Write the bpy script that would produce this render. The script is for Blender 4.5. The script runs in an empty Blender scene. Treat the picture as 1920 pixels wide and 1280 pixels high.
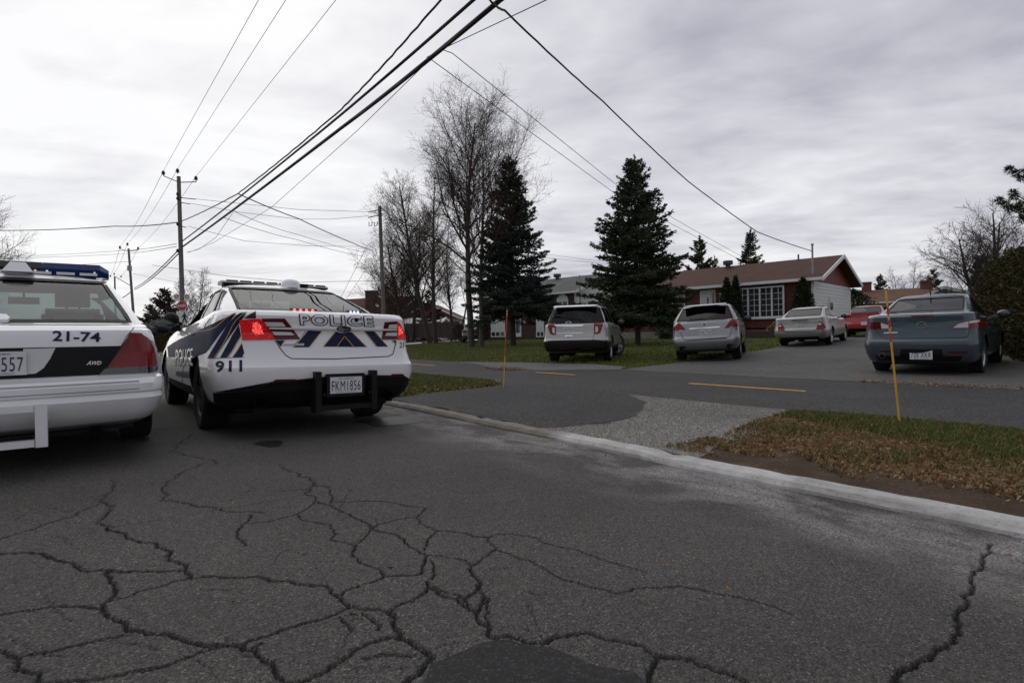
import bpy, bmesh, math, random
import numpy as np
from mathutils import Vector, Matrix
from mathutils.bvhtree import BVHTree

C = bpy.context.scene.collection
rad = math.radians
random.seed(7)
RNG = np.random.default_rng(11)

# ------------------------------------------------------------------ camera
F = 1050.0                      # focal length in photo pixels (1920 wide)
PITCH, ROLL, EYE = rad(-0.75), rad(1.3), 0.93
cam = bpy.data.cameras.new('camera')
cam.sensor_width = 36.0
cam.lens = F / 1920.0 * 36.0
cam.clip_start = 0.05
cam.clip_end = 3000
camo = bpy.data.objects.new('camera', cam)
C.objects.link(camo)
camo.matrix_world = Matrix.Translation((0, 0, EYE)) @ Matrix.Rotation(rad(90) + PITCH, 4, 'X') @ Matrix.Rotation(-ROLL, 4, 'Z')
bpy.context.scene.camera = camo

# ------------------------------------------------------------------ sky, sun, exposure
SUN_AZ, SUN_EL = rad(-28), rad(38)      # azimuth measured from +Y towards +X
world = bpy.data.worlds.new('World')
bpy.context.scene.world = world
world.use_nodes = True
wt = world.node_tree
wn, wl = wt.nodes, wt.links
wn.clear()

def wnode(t, **k):
    n = wn.new(t)
    for a, b in k.items():
        setattr(n, a, b)
    return n

def wmath(op, a, b=None, clamp=False):
    n = wnode('ShaderNodeMath', operation=op, use_clamp=clamp)
    for i, v in enumerate((a, b)):
        if v is None:
            continue
        if isinstance(v, (int, float)):
            n.inputs[i].default_value = v
        else:
            wl.new(v, n.inputs[i])
    return n.outputs[0]

w_out = wnode('ShaderNodeOutputWorld')
w_tc = wnode('ShaderNodeTexCoord')
w_sep = wnode('ShaderNodeSeparateXYZ')
wl.new(w_tc.outputs['Generated'], w_sep.inputs[0])
zc = wmath('MAXIMUM', w_sep.outputs[2], 0.0)
den = wmath('ADD', zc, 0.10)
pxn = wmath('DIVIDE', w_sep.outputs[0], den)
pyn = wmath('DIVIDE', w_sep.outputs[1], den)
w_cmb = wnode('ShaderNodeCombineXYZ')
wl.new(pxn, w_cmb.inputs[0]); wl.new(pyn, w_cmb.inputs[1])

def wnoise(scale, detail, rough, sx, sy, rot, dist=0.0, off=(0, 0, 0)):
    m = wnode('ShaderNodeMapping')
    m.inputs['Rotation'].default_value = (0, 0, rot)
    m.inputs['Scale'].default_value = (sx, sy, 1)
    m.inputs['Location'].default_value = off
    wl.new(w_cmb.outputs[0], m.inputs[0])
    n = wnode('ShaderNodeTexNoise')
    n.inputs['Scale'].default_value = scale
    n.inputs['Detail'].default_value = detail
    n.inputs['Roughness'].default_value = rough
    n.inputs['Distortion'].default_value = dist
    wl.new(m.outputs[0], n.inputs['Vector'])
    return n.outputs['Fac']

n_big = wnoise(0.42, 5, 0.55, 1.0, 1.25, rad(20), 0.4, (3.1, 1.7, 0))
n_str = wnoise(0.9, 7, 0.56, 0.95, 1.3, rad(-12), 0.5, (0.4, 5.2, 0))
n_fine = wnoise(3.6, 5, 0.55, 0.9, 1.35, rad(8), 0.4, (7.4, 2.2, 0))
cl = wmath('ADD', wmath('MULTIPLY', n_big, 0.58), wmath('MULTIPLY', n_str, 0.32))
cl = wmath('ADD', cl, wmath('MULTIPLY', n_fine, 0.10))
# thinner cloud towards the hidden sun: smooth brightening with direction
sv = (math.sin(SUN_AZ) * math.cos(SUN_EL), math.cos(SUN_AZ) * math.cos(SUN_EL), math.sin(SUN_EL))
w_dot = wnode('ShaderNodeVectorMath', operation='DOT_PRODUCT')
wl.new(w_tc.outputs['Generated'], w_dot.inputs[0])
w_dot.inputs[1].default_value = sv
glow = wmath('MULTIPLY', wmath('ADD', w_dot.outputs['Value'], 1.0), 0.5)
glow = wmath('POWER', glow, 5.0)
cl = wmath('ADD', cl, wmath('MULTIPLY', glow, 0.24))
w_ramp = wnode('ShaderNodeValToRGB')
e = w_ramp.color_ramp.elements
e[0].position, e[0].color = 0.42, (0.335, 0.338, 0.395, 1)
e[1].position, e[1].color = 0.71, (0.96, 0.96, 0.97, 1)
x = e.new(0.505); x.color = (0.475, 0.478, 0.54, 1)
x = e.new(0.60); x.color = (0.70, 0.70, 0.745, 1)
wl.new(cl, w_ramp.inputs[0])
# bright band low down where the cloud sheet ends
band = wmath('SUBTRACT', 1.0, wmath('MULTIPLY', wmath('ABSOLUTE', wmath('SUBTRACT', zc, 0.07)), 11.0), True)
band = wmath('MULTIPLY', band, wmath('MULTIPLY', wmath('SUBTRACT', n_str, 0.36), 1.7, True))
w_mixb = wnode('ShaderNodeMix', data_type='RGBA')
wl.new(band, w_mixb.inputs['Factor'])
wl.new(w_ramp.outputs[0], w_mixb.inputs['A'])
w_mixb.inputs['B'].default_value = (0.93, 0.92, 0.90, 1)
w_sky = wnode('ShaderNodeTexSky', sky_type='NISHITA')
w_sky.sun_disc = False
w_sky.sun_elevation = SUN_EL
w_sky.sun_rotation = SUN_AZ
bg1 = wnode('ShaderNodeBackground'); bg1.inputs[1].default_value = 0.05
wl.new(w_sky.outputs[0], bg1.inputs[0])
bg2 = wnode('ShaderNodeBackground'); bg2.inputs[1].default_value = 0.93
wl.new(w_mixb.outputs['Result'], bg2.inputs[0])
w_ms = wnode('ShaderNodeMixShader'); w_ms.inputs[0].default_value = 0.94
wl.new(bg1.outputs[0], w_ms.inputs[1]); wl.new(bg2.outputs[0], w_ms.inputs[2])
wl.new(w_ms.outputs[0], w_out.inputs[0])

sun = bpy.data.lights.new('sun', 'SUN')
sun.energy = 0.5
sun.angle = rad(90)
sun.color = (1.0, 0.96, 0.9)
suno = bpy.data.objects.new('sun', sun)
C.objects.link(suno)
suno.rotation_euler = Vector(sv).to_track_quat('Z', 'Y').to_euler()
vs = bpy.context.scene.view_settings
vs.view_transform = 'Standard'
vs.look = 'None'
vs.exposure = 0.18
vs.gamma = 1.0
vs.use_curve_mapping = False

# ------------------------------------------------------------------ pixel rays and terrain
TH = rad(36.6)                  # the street runs 36.6 degrees left of the camera axis
CT, ST = math.cos(TH), math.sin(TH)

def ray(px, py):
    U = (px - 960) / F; V = (640 - py) / F
    u = U * math.cos(ROLL) + V * math.sin(ROLL); v = -U * math.sin(ROLL) + V * math.cos(ROLL)
    return Vector((u, math.cos(PITCH) - math.sin(PITCH) * v, math.sin(PITCH) + math.cos(PITCH) * v))

def at(px, py, Y):
    d = ray(px, py)
    d = d * (Y / d.y)
    return Vector((d.x, d.y, d.z + EYE))

TA = [-600, -4, -.5, 1.6, 3.25, 3.27, 7, 10.1, 13, 20, 27, 34, 50, 600]
TZ = [.11, .11, .09, .045, -.02, .02, .0, .01, .04, .2, .42, .52, .66, .70]
KA = 3.25
def K(P): return [(a - .25, b * .965) for a, b in P]

def gz(a):
    return float(np.interp(a, TA, TZ))

def AB(x, y):
    return x * CT + y * ST, -x * ST + y * CT

def XY(a, b):
    return a * CT - b * ST, a * ST + b * CT

def gxy(x, y):
    return gz(AB(x, y)[0])

def G(px, py):
    """ground point under a photo pixel -> (a, b)"""
    d = ray(px, py); z = 0
    for _ in range(50):
        t = (z - EYE) / d.z
        a, b = AB(d.x * t, d.y * t)
        z = .5 * z + .5 * gz(a)
    return a, b

# ------------------------------------------------------------------ object helpers
def tag(o, label=None, cat=None, group=None, kind=None):
    if label: o['label'] = label
    if cat: o['category'] = cat
    if group: o['group'] = group
    if kind: o['kind'] = kind
    return o

def empty(name, loc=(0, 0, 0), rz=0.0, mw=None):
    o = bpy.data.objects.new(name, None)
    C.objects.link(o)
    if mw is not None: o.matrix_world = mw
    else:
        o.location = loc; o.rotation_euler = (0, 0, rz)
    o.empty_display_size = 0.2
    return o

def link(name, me, parent=None):
    o = bpy.data.objects.new(name, me)
    C.objects.link(o)
    if parent is not None: o.parent = parent
    return o

def mesh(name, verts, faces, mats=None, parent=None, smooth=None, midx=None):
    me = bpy.data.meshes.new(name)
    me.from_pydata([tuple(v) for v in verts], [], faces)
    for m in (mats if isinstance(mats, (list, tuple)) else [mats]):
        if m: me.materials.append(m)
    if midx is not None:
        me.polygons.foreach_set('material_index', np.array(midx, dtype=np.int32))
    if smooth is not None:
        me.polygons.foreach_set('use_smooth', np.ones(len(me.polygons), dtype=bool))
        if smooth < 3: me.set_sharp_from_angle(angle=smooth)
    me.update()
    return link(name, me, parent)

def big_mesh(name, V, Q, mats, parent=None, midx=None, smooth=False):
    """numpy verts (n,3) and faces (m,3 or 4)"""
    me = bpy.data.meshes.new(name)
    n, k = Q.shape
    me.vertices.add(len(V)); me.vertices.foreach_set('co', np.ascontiguousarray(V, dtype=np.float32).ravel())
    me.loops.add(n * k); me.loops.foreach_set('vertex_index', np.ascontiguousarray(Q, dtype=np.int32).ravel())
    me.polygons.add(n); me.polygons.foreach_set('loop_start', np.arange(0, n * k, k, dtype=np.int32))
    if midx is not None: me.polygons.foreach_set('material_index', np.asarray(midx, dtype=np.int32))
    for m in (mats if isinstance(mats, (list, tuple)) else [mats]): me.materials.append(m)
    if smooth: me.polygons.foreach_set('use_smooth', np.ones(n, dtype=bool))
    me.update(calc_edges=True)
    return link(name, me, parent)

class MB:
    """collects boxes, bars, tubes, lathes; build() links them as one mesh"""
    def __init__(s): s.v = []; s.f = []
    def add(s, vs_, fs): 
        n = len(s.v); s.v += [tuple(v) for v in vs_]; s.f += [tuple(i + n for i in f) for f in fs]; return s
    def box(s, x0, x1, y0, y1, z0, z1, M=None):
        p = [Vector((x, y, z)) for z in (z0, z1) for y in (y0, y1) for x in (x0, x1)]
        if M is not None: p = [M @ q for q in p]
        return s.add(p, [(0, 2, 3, 1), (4, 5, 7, 6), (0, 1, 5, 4), (1, 3, 7, 5), (3, 2, 6, 7), (2, 0, 4, 6)])
    def prism(s, poly, axis, t0, t1):
        """poly of 2-d points extruded along axis 'x','y' or 'z'"""
        def P(u, v, t): return {'x': (t, u, v), 'y': (u, t, v), 'z': (u, v, t)}[axis]
        n = len(poly)
        vs_ = [P(u, v, t0) for u, v in poly] + [P(u, v, t1) for u, v in poly]
        fs = [tuple(range(n))[::-1], tuple(range(n, 2 * n))] + [(i, (i + 1) % n, n + (i + 1) % n, n + i) for i in range(n)]
        return s.add(vs_, fs)
    def tube(s, pts, r, k=6, caps=True):
        pts = [Vector(p) for p in pts]
        rs = r if isinstance(r, (list, tuple)) else [r] * len(pts)
        vs_, fs = [], []
        prev = None
        for i, p in enumerate(pts):
            d = (pts[min(i + 1, len(pts) - 1)] - pts[max(i - 1, 0)]).normalized()
            if prev is None:
                a = Vector((0, 0, 1)) if abs(d.z) < .9 else Vector((1, 0, 0))
                n1 = d.cross(a).normalized()
            else:
                n1 = (prev - d * prev.dot(d)).normalized()
            prev = n1
            n2 = d.cross(n1)
            for j in range(k):
                t = 2 * math.pi * j / k
                vs_.append(p + (n1 * math.cos(t) + n2 * math.sin(t)) * rs[i])
        for i in range(len(pts) - 1):
            for j in range(k):
                fs.append((i * k + j, i * k + (j + 1) % k, (i + 1) * k + (j + 1) % k, (i + 1) * k + j))
        if caps:
            fs.append(tuple(range(k))[::-1]); fs.append(tuple(range((len(pts) - 1) * k, len(pts) * k)))
        return s.add(vs_, fs)
    def lathe(s, prof, k=24, M=None, closed=False):
        """prof [(r, h)] turned about local z"""
        vs_, fs = [], []
        for r, h in prof:
            for j in range(k):
                t = 2 * math.pi * j / k
                v = Vector((r * math.cos(t), r * math.sin(t), h)); vs_.append(M @ v if M is not None else v)
        m = len(prof)
        for i in range(m if closed else m - 1):
            i2 = (i + 1) % m
            for j in range(k):
                fs.append((i * k + j, i * k + (j + 1) % k, i2 * k + (j + 1) % k, i2 * k + j))
        return s.add(vs_, fs)
    def ball(s, c, rx, ry, rz, k=14, h=8):
        vs_, fs = [], []
        for i in range(h + 1):
            p = math.pi * i / h - math.pi / 2
            for j in range(k):
                t = 2 * math.pi * j / k
                vs_.append((c[0] + rx * math.cos(p) * math.cos(t), c[1] + ry * math.cos(p) * math.sin(t), c[2] + rz * math.sin(p)))
        for i in range(h):
            for j in range(k):
                fs.append((i * k + j, i * k + (j + 1) % k, (i + 1) * k + (j + 1) % k, (i + 1) * k + j))
        return s.add(vs_, fs)
    def build(s, name, mats, parent=None, smooth=None):
        return mesh(name, s.v, s.f, mats, parent, smooth)

# ------------------------------------------------------------------ materials
def nt_new(name):
    m = bpy.data.materials.new(name); m.use_nodes = True
    t = m.node_tree; b = t.nodes['Principled BSDF']
    return m, t, b

def N(t, typ, ins=None, **k):
    n = t.nodes.new(typ)
    for a, b in k.items(): setattr(n, a, b)
    for key, v in (ins or {}).items():
        s = n.inputs[key]
        if isinstance(v, bpy.types.NodeSocket): t.links.new(v, s)
        else: s.default_value = v
    return n

def L(t, a, b): t.links.new(a, b)

def ramp(t, fac, stops):
    n = N(t, 'ShaderNodeValToRGB', {'Fac': fac})
    e = n.color_ramp.elements
    e[0].position, e[0].color = stops[0][0], tuple(stops[0][1]) + (1,)
    e[1].position, e[1].color = stops[-1][0], tuple(stops[-1][1]) + (1,)
    for p, c in stops[1:-1]:
        q = e.new(p); q.color = tuple(c) + (1,)
    return n.outputs[0]

def g3(v): return (v, v, v)

def mixc(t, fac, a, b, mode='MIX'):
    n = N(t, 'ShaderNodeMix', data_type='RGBA', blend_type=mode)
    for key, v in (('Factor', fac), ('A', a), ('B', b)):
        s = [q for q in n.inputs if q.name == key and (key == 'Factor' and q.type == 'VALUE' or key != 'Factor' and q.type == 'RGBA')][0]
        if isinstance(v, bpy.types.NodeSocket): L(t, v, s)
        else: s.default_value = v if key == 'Factor' else tuple(v) + (1,)
    return [q for q in n.outputs if q.type == 'RGBA'][0]

def mth(t, op, a, b=None, clamp=False):
    n = t.nodes.new('ShaderNodeMath'); n.operation = op; n.use_clamp = clamp
    for i, v in enumerate((a, b)):
        if v is None: continue
        if isinstance(v, bpy.types.NodeSocket): L(t, v, n.inputs[i])
        else: n.inputs[i].default_value = v
    return n.outputs[0]

def objco(t, scale=(1, 1, 1), rot=(0, 0, 0)):
    tc = N(t, 'ShaderNodeTexCoord')
    m = N(t, 'ShaderNodeMapping', {'Vector': tc.outputs['Object'], 'Scale': scale, 'Rotation': rot})
    return m.outputs[0]

def noise(t, vec, scale, detail=4, rough=.55, dist=0.0):
    return N(t, 'ShaderNodeTexNoise', {'Vector': vec, 'Scale': scale, 'Detail': detail, 'Roughness': rough, 'Distortion': dist}).outputs['Fac']

def bump(t, b, h, strength=.3, dist=.01):
    n = N(t, 'ShaderNodeBump', {'Height': h, 'Strength': strength, 'Distance': dist})
    L(t, n.outputs[0], b.inputs['Normal'])

def plain(name, col, rough=.5, metal=0.0, coat=0.0, var=.12, scale=6.0, bmp=0.0, emit=None, spec=.5):
    """one colour with a slight mottled variation"""
    m, t, b = nt_new(name)
    v = objco(t)
    n = noise(t, v, scale, 5)
    lo = tuple(c * (1 - var) for c in col); hi = tuple(min(1, c * (1 + var)) for c in col)
    L(t, ramp(t, n, [(.3, lo), (.7, hi)]), b.inputs['Base Color'])
    L(t, N(t, 'ShaderNodeMapRange', {'Value': n, 'To Min': max(0.02, rough * .85), 'To Max': min(1, rough * 1.15)}).outputs[0], b.inputs['Roughness'])
    b.inputs['Metallic'].default_value = metal
    b.inputs['Coat Weight'].default_value = coat
    b.inputs['Coat Roughness'].default_value = .04
    b.inputs['Specular IOR Level'].default_value = spec
    if bmp: bump(t, b, noise(t, v, scale * 6, 4), bmp, .01)
    if emit:
        b.inputs['Emission Color'].default_value = tuple(emit[0]) + (1,)
        b.inputs['Emission Strength'].default_value = emit[1]
    return m

def paint(name, col, metal=0.0, rough=.32, dust=.25):
    """car paint under clear coat, with road dust on the lower panels"""
    m, t, b = nt_new(name)
    tc = N(t, 'ShaderNodeTexCoord')
    n = noise(t, tc.outputs['Object'], 3.0, 6, .65)
    n2 = noise(t, tc.outputs['Object'], 40.0, 3, .6)
    sp = N(t, 'ShaderNodeSeparateXYZ', {'Vector': tc.outputs['Object']})
    low = N(t, 'ShaderNodeMapRange', {'Value': sp.outputs[2], 'From Min': .95, 'From Max': .2, 'To Min': .06, 'To Max': dust}).outputs[0]
    d = mth(t, 'MULTIPLY', low, mth(t, 'ADD', mth(t, 'MULTIPLY', n, 1.3), mth(t, 'MULTIPLY', n2, .35)), True)
    L(t, mixc(t, d, col, (.17, .155, .135)), b.inputs['Base Color'])
    L(t, mth(t, 'ADD', mth(t, 'MULTIPLY', d, .5), rough, True), b.inputs['Roughness'])
    b.inputs['Metallic'].default_value = metal
    L(t, mth(t, 'SUBTRACT', 1.0, mth(t, 'MULTIPLY', d, 1.6), True), b.inputs['Coat Weight'])
    b.inputs['Coat Roughness'].default_value = .05
    return m

def glass(name, tint=(.35, .42, .40), refl_rough=.0):
    m = bpy.data.materials.new(name); m.use_nodes = True
    t = m.node_tree; t.nodes.clear()
    o = N(t, 'ShaderNodeOutputMaterial')
    tr = N(t, 'ShaderNodeBsdfTransparent', {'Color': tuple(tint) + (1,)})
    gl = N(t, 'ShaderNodeBsdfGlossy', {'Color': (1, 1, 1, 1), 'Roughness': refl_rough})
    fr = N(t, 'ShaderNodeFresnel', {'IOR': 1.55})
    f2 = mth(t, 'MULTIPLY', fr.outputs[0], .62, True)
    mx = N(t, 'ShaderNodeMixShader', {0: f2, 1: tr.outputs[0], 2: gl.outputs[0]})
    L(t, mx.outputs[0], o.inputs[0])
    return m

def lens(name, col, emit=None, stripes=260):
    """ribbed lamp plastic"""
    m, t, b = nt_new(name)
    v = objco(t)
    w = N(t, 'ShaderNodeTexWave', {'Vector': v, 'Scale': stripes / 6.28, 'Distortion': .4, 'Detail': 1.0}, bands_direction='X').outputs['Fac']
    L(t, mixc(t, w, tuple(c * .82 for c in col), col), b.inputs['Base Color'])
    b.inputs['Roughness'].default_value = .12
    b.inputs['Coat Weight'].default_value = .25
    b.inputs['Specular IOR Level'].default_value = .25
    b.inputs['Coat Roughness'].default_value = .02
    if emit:
        n = N(t, 'ShaderNodeTexVoronoi', {'Vector': v, 'Scale': 85.0}).outputs['Distance']
        k = ramp(t, n, [(.12, (1, 1, 1)), (.5, (.12, .12, .12))])
        L(t, mixc(t, 1.0, tuple(emit[0]), k, 'MULTIPLY'), b.inputs['Emission Color'])
        b.inputs['Emission Strength'].default_value = emit[1]
    bump(t, b, w, .12, .004)
    return m

M = {}
M['white'] = paint('white_paint', (.80, .80, .81), dust=.22)
M['silver'] = paint('silver_paint', (.37, .365, .35), metal=.7, rough=.38, dust=.3)
M['silver_cool'] = paint('cool_silver_paint', (.28, .285, .30), metal=.75, rough=.36, dust=.25)
M['blue'] = paint('blue_grey_paint', (.007, .032, .055), metal=.2, rough=.36, dust=.3)
M['red'] = paint('red_paint', (.42, .012, .022), rough=.3, dust=.1)
M['dark_car'] = paint('dark_paint', (.03, .035, .05), rough=.3, dust=.2)
M['inner'] = plain('inner_lining', (.022, .022, .024), .85)
M['black'] = plain('black_plastic', (.007, .007, .0075), .55, var=.3, spec=.22)
M['gloss_black'] = plain('gloss_black', (.005, .005, .006), .35, spec=.18)
M['rubber'] = plain('tyre_rubber', (.012, .012, .0125), .8, var=.25, scale=14, bmp=.2)
M['rim'] = plain('alloy_rim', (.42, .42, .43), .34, metal=.85, var=.2)
M['steel_rim'] = plain('black_steel_rim', (.02, .02, .021), .5, var=.3)
M['satin'] = plain('satin_chrome', (.72, .72, .73), .42, metal=.35, var=.03)
M['chrome'] = plain('chrome', (.75, .75, .76), .1, metal=1.0, var=.03)
M['glass'] = glass('window_glass', (.50, .60, .585))
M['privacy'] = glass('privacy_glass', (.10, .105, .11))
M['cop_glass'] = glass('rear_window_glass', (.22, .25, .25))
M['navy'] = plain('navy_vinyl', (.013, .017, .052), .55, var=.08, spec=.18)
M['gold'] = plain('gold_vinyl', (.50, .30, .055), .5, var=.08, spec=.2)
M['white_vinyl'] = plain('white_vinyl', (.72, .72, .74), .3, coat=.4, var=.04)
M['grey_vinyl'] = plain('grey_vinyl', (.22, .22, .24), .5, var=.06, spec=.2)
M['lamp_red'] = lens('red_lamp', (.19, .005, .007))
M['lamp_lit'] = lens('red_lamp_lit', (.5, .01, .015), ((1, .02, .025), .38))
M['lamp_led'] = lens('red_lamp_led_cluster', (.5, .02, .02), ((1, .10, .08), 2.6))
M['lamp_maroon'] = lens('maroon_lamp', (.10, .006, .014))
M['lamp_clear'] = lens('clear_lamp', (.62, .62, .63))
M['lamp_dark'] = plain('smoked_lamp', (.012, .010, .012), .12, coat=.8)
M['lamp_cv'] = lens('dark_red_lamp', (.20, .004, .007), stripes=120)
M['led_red'] = plain('red_led', (.8, .05, .05), .3, emit=((1, .10, .08), 6.0))
M['led_blue'] = plain('blue_led', (.2, .25, .9), .3, emit=((.30, .36, 1), 5.0))
M['bar_blue'] = lens('blue_light_dome', (.006, .026, .10), stripes=30)
M['bar_red'] = lens('red_light_dome', (.25, .01, .015), stripes=30)
M['bar_grey'] = plain('smoked_light_bar', (.014, .015, .017), .25, coat=.2, spec=.3)
M['plate'] = plain('plate_white', (.62, .62, .63), .4, var=.05)
M['plate_ink'] = plain('plate_ink', (.015, .02, .075), .4)
M['oval_blue'] = plain('badge_blue', (.006, .012, .05), .2, coat=.8)
M['asph_fill'] = plain('dark_oil', (.012, .012, .012), .45)
M['wood_pole'] = plain('weathered_pole_wood', (.155, .145, .13), .85, var=.35, scale=9, bmp=.3)
M['galv'] = plain('galvanised_steel', (.30, .31, .32), .5, metal=.6)
M['wire'] = plain('cable_sheath', (.012, .012, .013), .6)
M['wire_grey'] = plain('bare_wire', (.10, .10, .105), .5, metal=.3)
M['insul'] = plain('brown_insulator', (.05, .025, .02), .2, coat=.5)
M['stake'] = plain('yellow_fibreglass', (.62, .36, .03), .5, var=.15)
M['stake_red'] = plain('red_tape', (.40, .03, .02), .4)
M['yellow'] = None
M['sign_red'] = plain('sign_red', (.42, .01, .02), .4)
M['sign_white'] = plain('sign_white', (.68, .68, .67), .4)
M['w_trim'] = plain('white_trim', (.72, .72, .72), .5, var=.06)
M['siding'] = plain('white_siding', (.66, .66, .66), .55, var=.08, scale=3)
M['pane'] = plain('window_pane', (.035, .042, .042), .06, coat=.3, var=.3, scale=2)
M['door'] = plain('white_door', (.62, .62, .63), .45, var=.05)
M['gable_red'] = plain('red_gable_boards', (.19, .03, .025), .6, var=.2)
M['vent'] = plain('vent_metal', (.05, .04, .04), .5)
M['concrete'] = plain('foundation_concrete', (.24, .22, .20), .9, var=.25, bmp=.2)
M['cream'] = plain('cream_siding', (.42, .36, .27), .7, var=.1)
M['brown_wood'] = plain('brown_boards', (.055, .035, .028), .8, var=.3)

def brick_mat(name, c1, c2, mortar, scale=1.0):
    m, t, b = nt_new(name)
    tc = N(t, 'ShaderNodeTexCoord')
    sp = N(t, 'ShaderNodeSeparateXYZ', {'Vector': tc.outputs['Object']})
    u = mth(t, 'ADD', sp.outputs[0], sp.outputs[1])
    cb = N(t, 'ShaderNodeCombineXYZ', {0: u, 1: sp.outputs[2]})
    br = N(t, 'ShaderNodeTexBrick', {'Vector': cb.outputs[0], 'Color1': tuple(c1) + (1,), 'Color2': tuple(c2) + (1,), 'Mortar': tuple(mortar) + (1,),
        'Scale': scale, 'Mortar Size': .008, 'Brick Width': .23, 'Row Height': .075, 'Bias': .1})
    n = noise(t, tc.outputs['Object'], 2.2, 4)
    L(t, mixc(t, .5, br.outputs[0], ramp(t, n, [(.3, g3(.55)), (.7, g3(1.1))]), 'MULTIPLY'), b.inputs['Base Color'])
    b.inputs['Roughness'].default_value = .85
    bump(t, b, br.outputs['Fac'], -.4, .01)
    return m
M['brick'] = brick_mat('red_brick', (.20, .045, .028), (.135, .032, .022), (.13, .095, .08))
M['brick_dark'] = brick_mat('dark_brick', (.075, .035, .028), (.05, .026, .022), (.07, .06, .055))

def shingle_mat(name, c1, c2):
    m, t, b = nt_new(name)
    tc = N(t, 'ShaderNodeTexCoord')
    br = N(t, 'ShaderNodeTexBrick', {'Vector': tc.outputs['Object'], 'Color1': tuple(c1) + (1,), 'Color2': tuple(c2) + (1,), 'Mortar': tuple(c * .5 for c in c1) + (1,),
        'Scale': 1.0, 'Mortar Size': .008, 'Brick Width': .32, 'Row Height': .14})
    n = noise(t, tc.outputs['Object'], 1.1, 6, .65)
    n2 = noise(t, tc.outputs['Object'], 9, 3)
    c = mixc(t, .7, br.outputs[0], ramp(t, n, [(.3, g3(.6)), (.7, g3(1.2))]), 'MULTIPLY')
    L(t, mixc(t, .5, c, ramp(t, n2, [(.3, g3(.7)), (.7, g3(1.2))]), 'MULTIPLY'), b.inputs['Base Color'])
    b.inputs['Roughness'].default_value = .9
    bump(t, b, br.outputs['Fac'], -.5, .01)
    return m
M['roof_brown'] = shingle_mat('brown_shingles', (.095, .036, .020), (.064, .025, .015))
M['roof_grey'] = shingle_mat('grey_shingles', (.135, .14, .135), (.10, .105, .10))
M['roof_red'] = shingle_mat('red_shingles', (.10, .032, .028), (.07, .024, .022))
M['roof_tan'] = shingle_mat('tan_shingles', (.17, .085, .05), (.13, .065, .042))

def leaf_mat(name, cols, rough=.7, trans=.0, scale=.9):
    m, t, b = nt_new(name)
    v = objco(t)
    geo = N(t, 'ShaderNodeNewGeometry')
    r = geo.outputs['Random Per Island']
    n = noise(t, v, scale, 3)
    k = mth(t, 'ADD', mth(t, 'MULTIPLY', r, .65), mth(t, 'MULTIPLY', n, .45))
    st = [(.12 + .78 * i / max(1, len(cols) - 1), c) for i, c in enumerate(cols)]
    L(t, ramp(t, k, st), b.inputs['Base Color'])
    b.inputs['Roughness'].default_value = rough
    b.inputs['Specular IOR Level'].default_value = .25
    return m
M['needles'] = leaf_mat('spruce_needles', [(.014, .022, .012), (.032, .046, .022), (.060, .074, .038)])
M['needles_blue'] = leaf_mat('blue_spruce_needles', [(.014, .023, .016), (.032, .046, .034), (.058, .076, .058)])
M['larch'] = leaf_mat('sparse_pine_needles', [(.03, .04, .02), (.05, .06, .03), (.08, .08, .045)])
M['red_conifer'] = leaf_mat('bronze_conifer_needles', [(.028, .028, .020), (.065, .045, .032), (.12, .068, .048)])
M['cedar'] = leaf_mat('cedar_foliage', [(.012, .022, .010), (.022, .036, .014), (.04, .05, .02)])
M['hedge'] = leaf_mat('hedge_foliage', [(.014, .022, .008), (.030, .040, .012), (.075, .058, .018), (.10, .065, .025)], scale=1.6)
M['bark'] = plain('grey_bark', (.075, .064, .055), .9, var=.4, scale=5, bmp=.4)
M['bark_dark'] = plain('dark_bark', (.040, .032, .027), .9, var=.4, scale=5, bmp=.3)
M['twig'] = plain('twig_bark', (.062, .048, .040), .9, var=.3)
M['twig_red'] = plain('reddish_twigs', (.085, .045, .034), .9, var=.3)
M['dead_leaf'] = leaf_mat('dead_leaves', [(.06, .030, .015), (.15, .078, .036), (.26, .155, .080), (.38, .275, .165)], .8)
M['dry_grass'] = leaf_mat('dry_grass_blades', [(.11, .066, .032), (.25, .16, .080), (.40, .285, .16)], .8)
M['grass'] = leaf_mat('green_grass_blades', [(.038, .062, .010), (.066, .100, .016), (.110, .134, .030), (.18, .148, .050)], .7, scale=.6)

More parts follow.
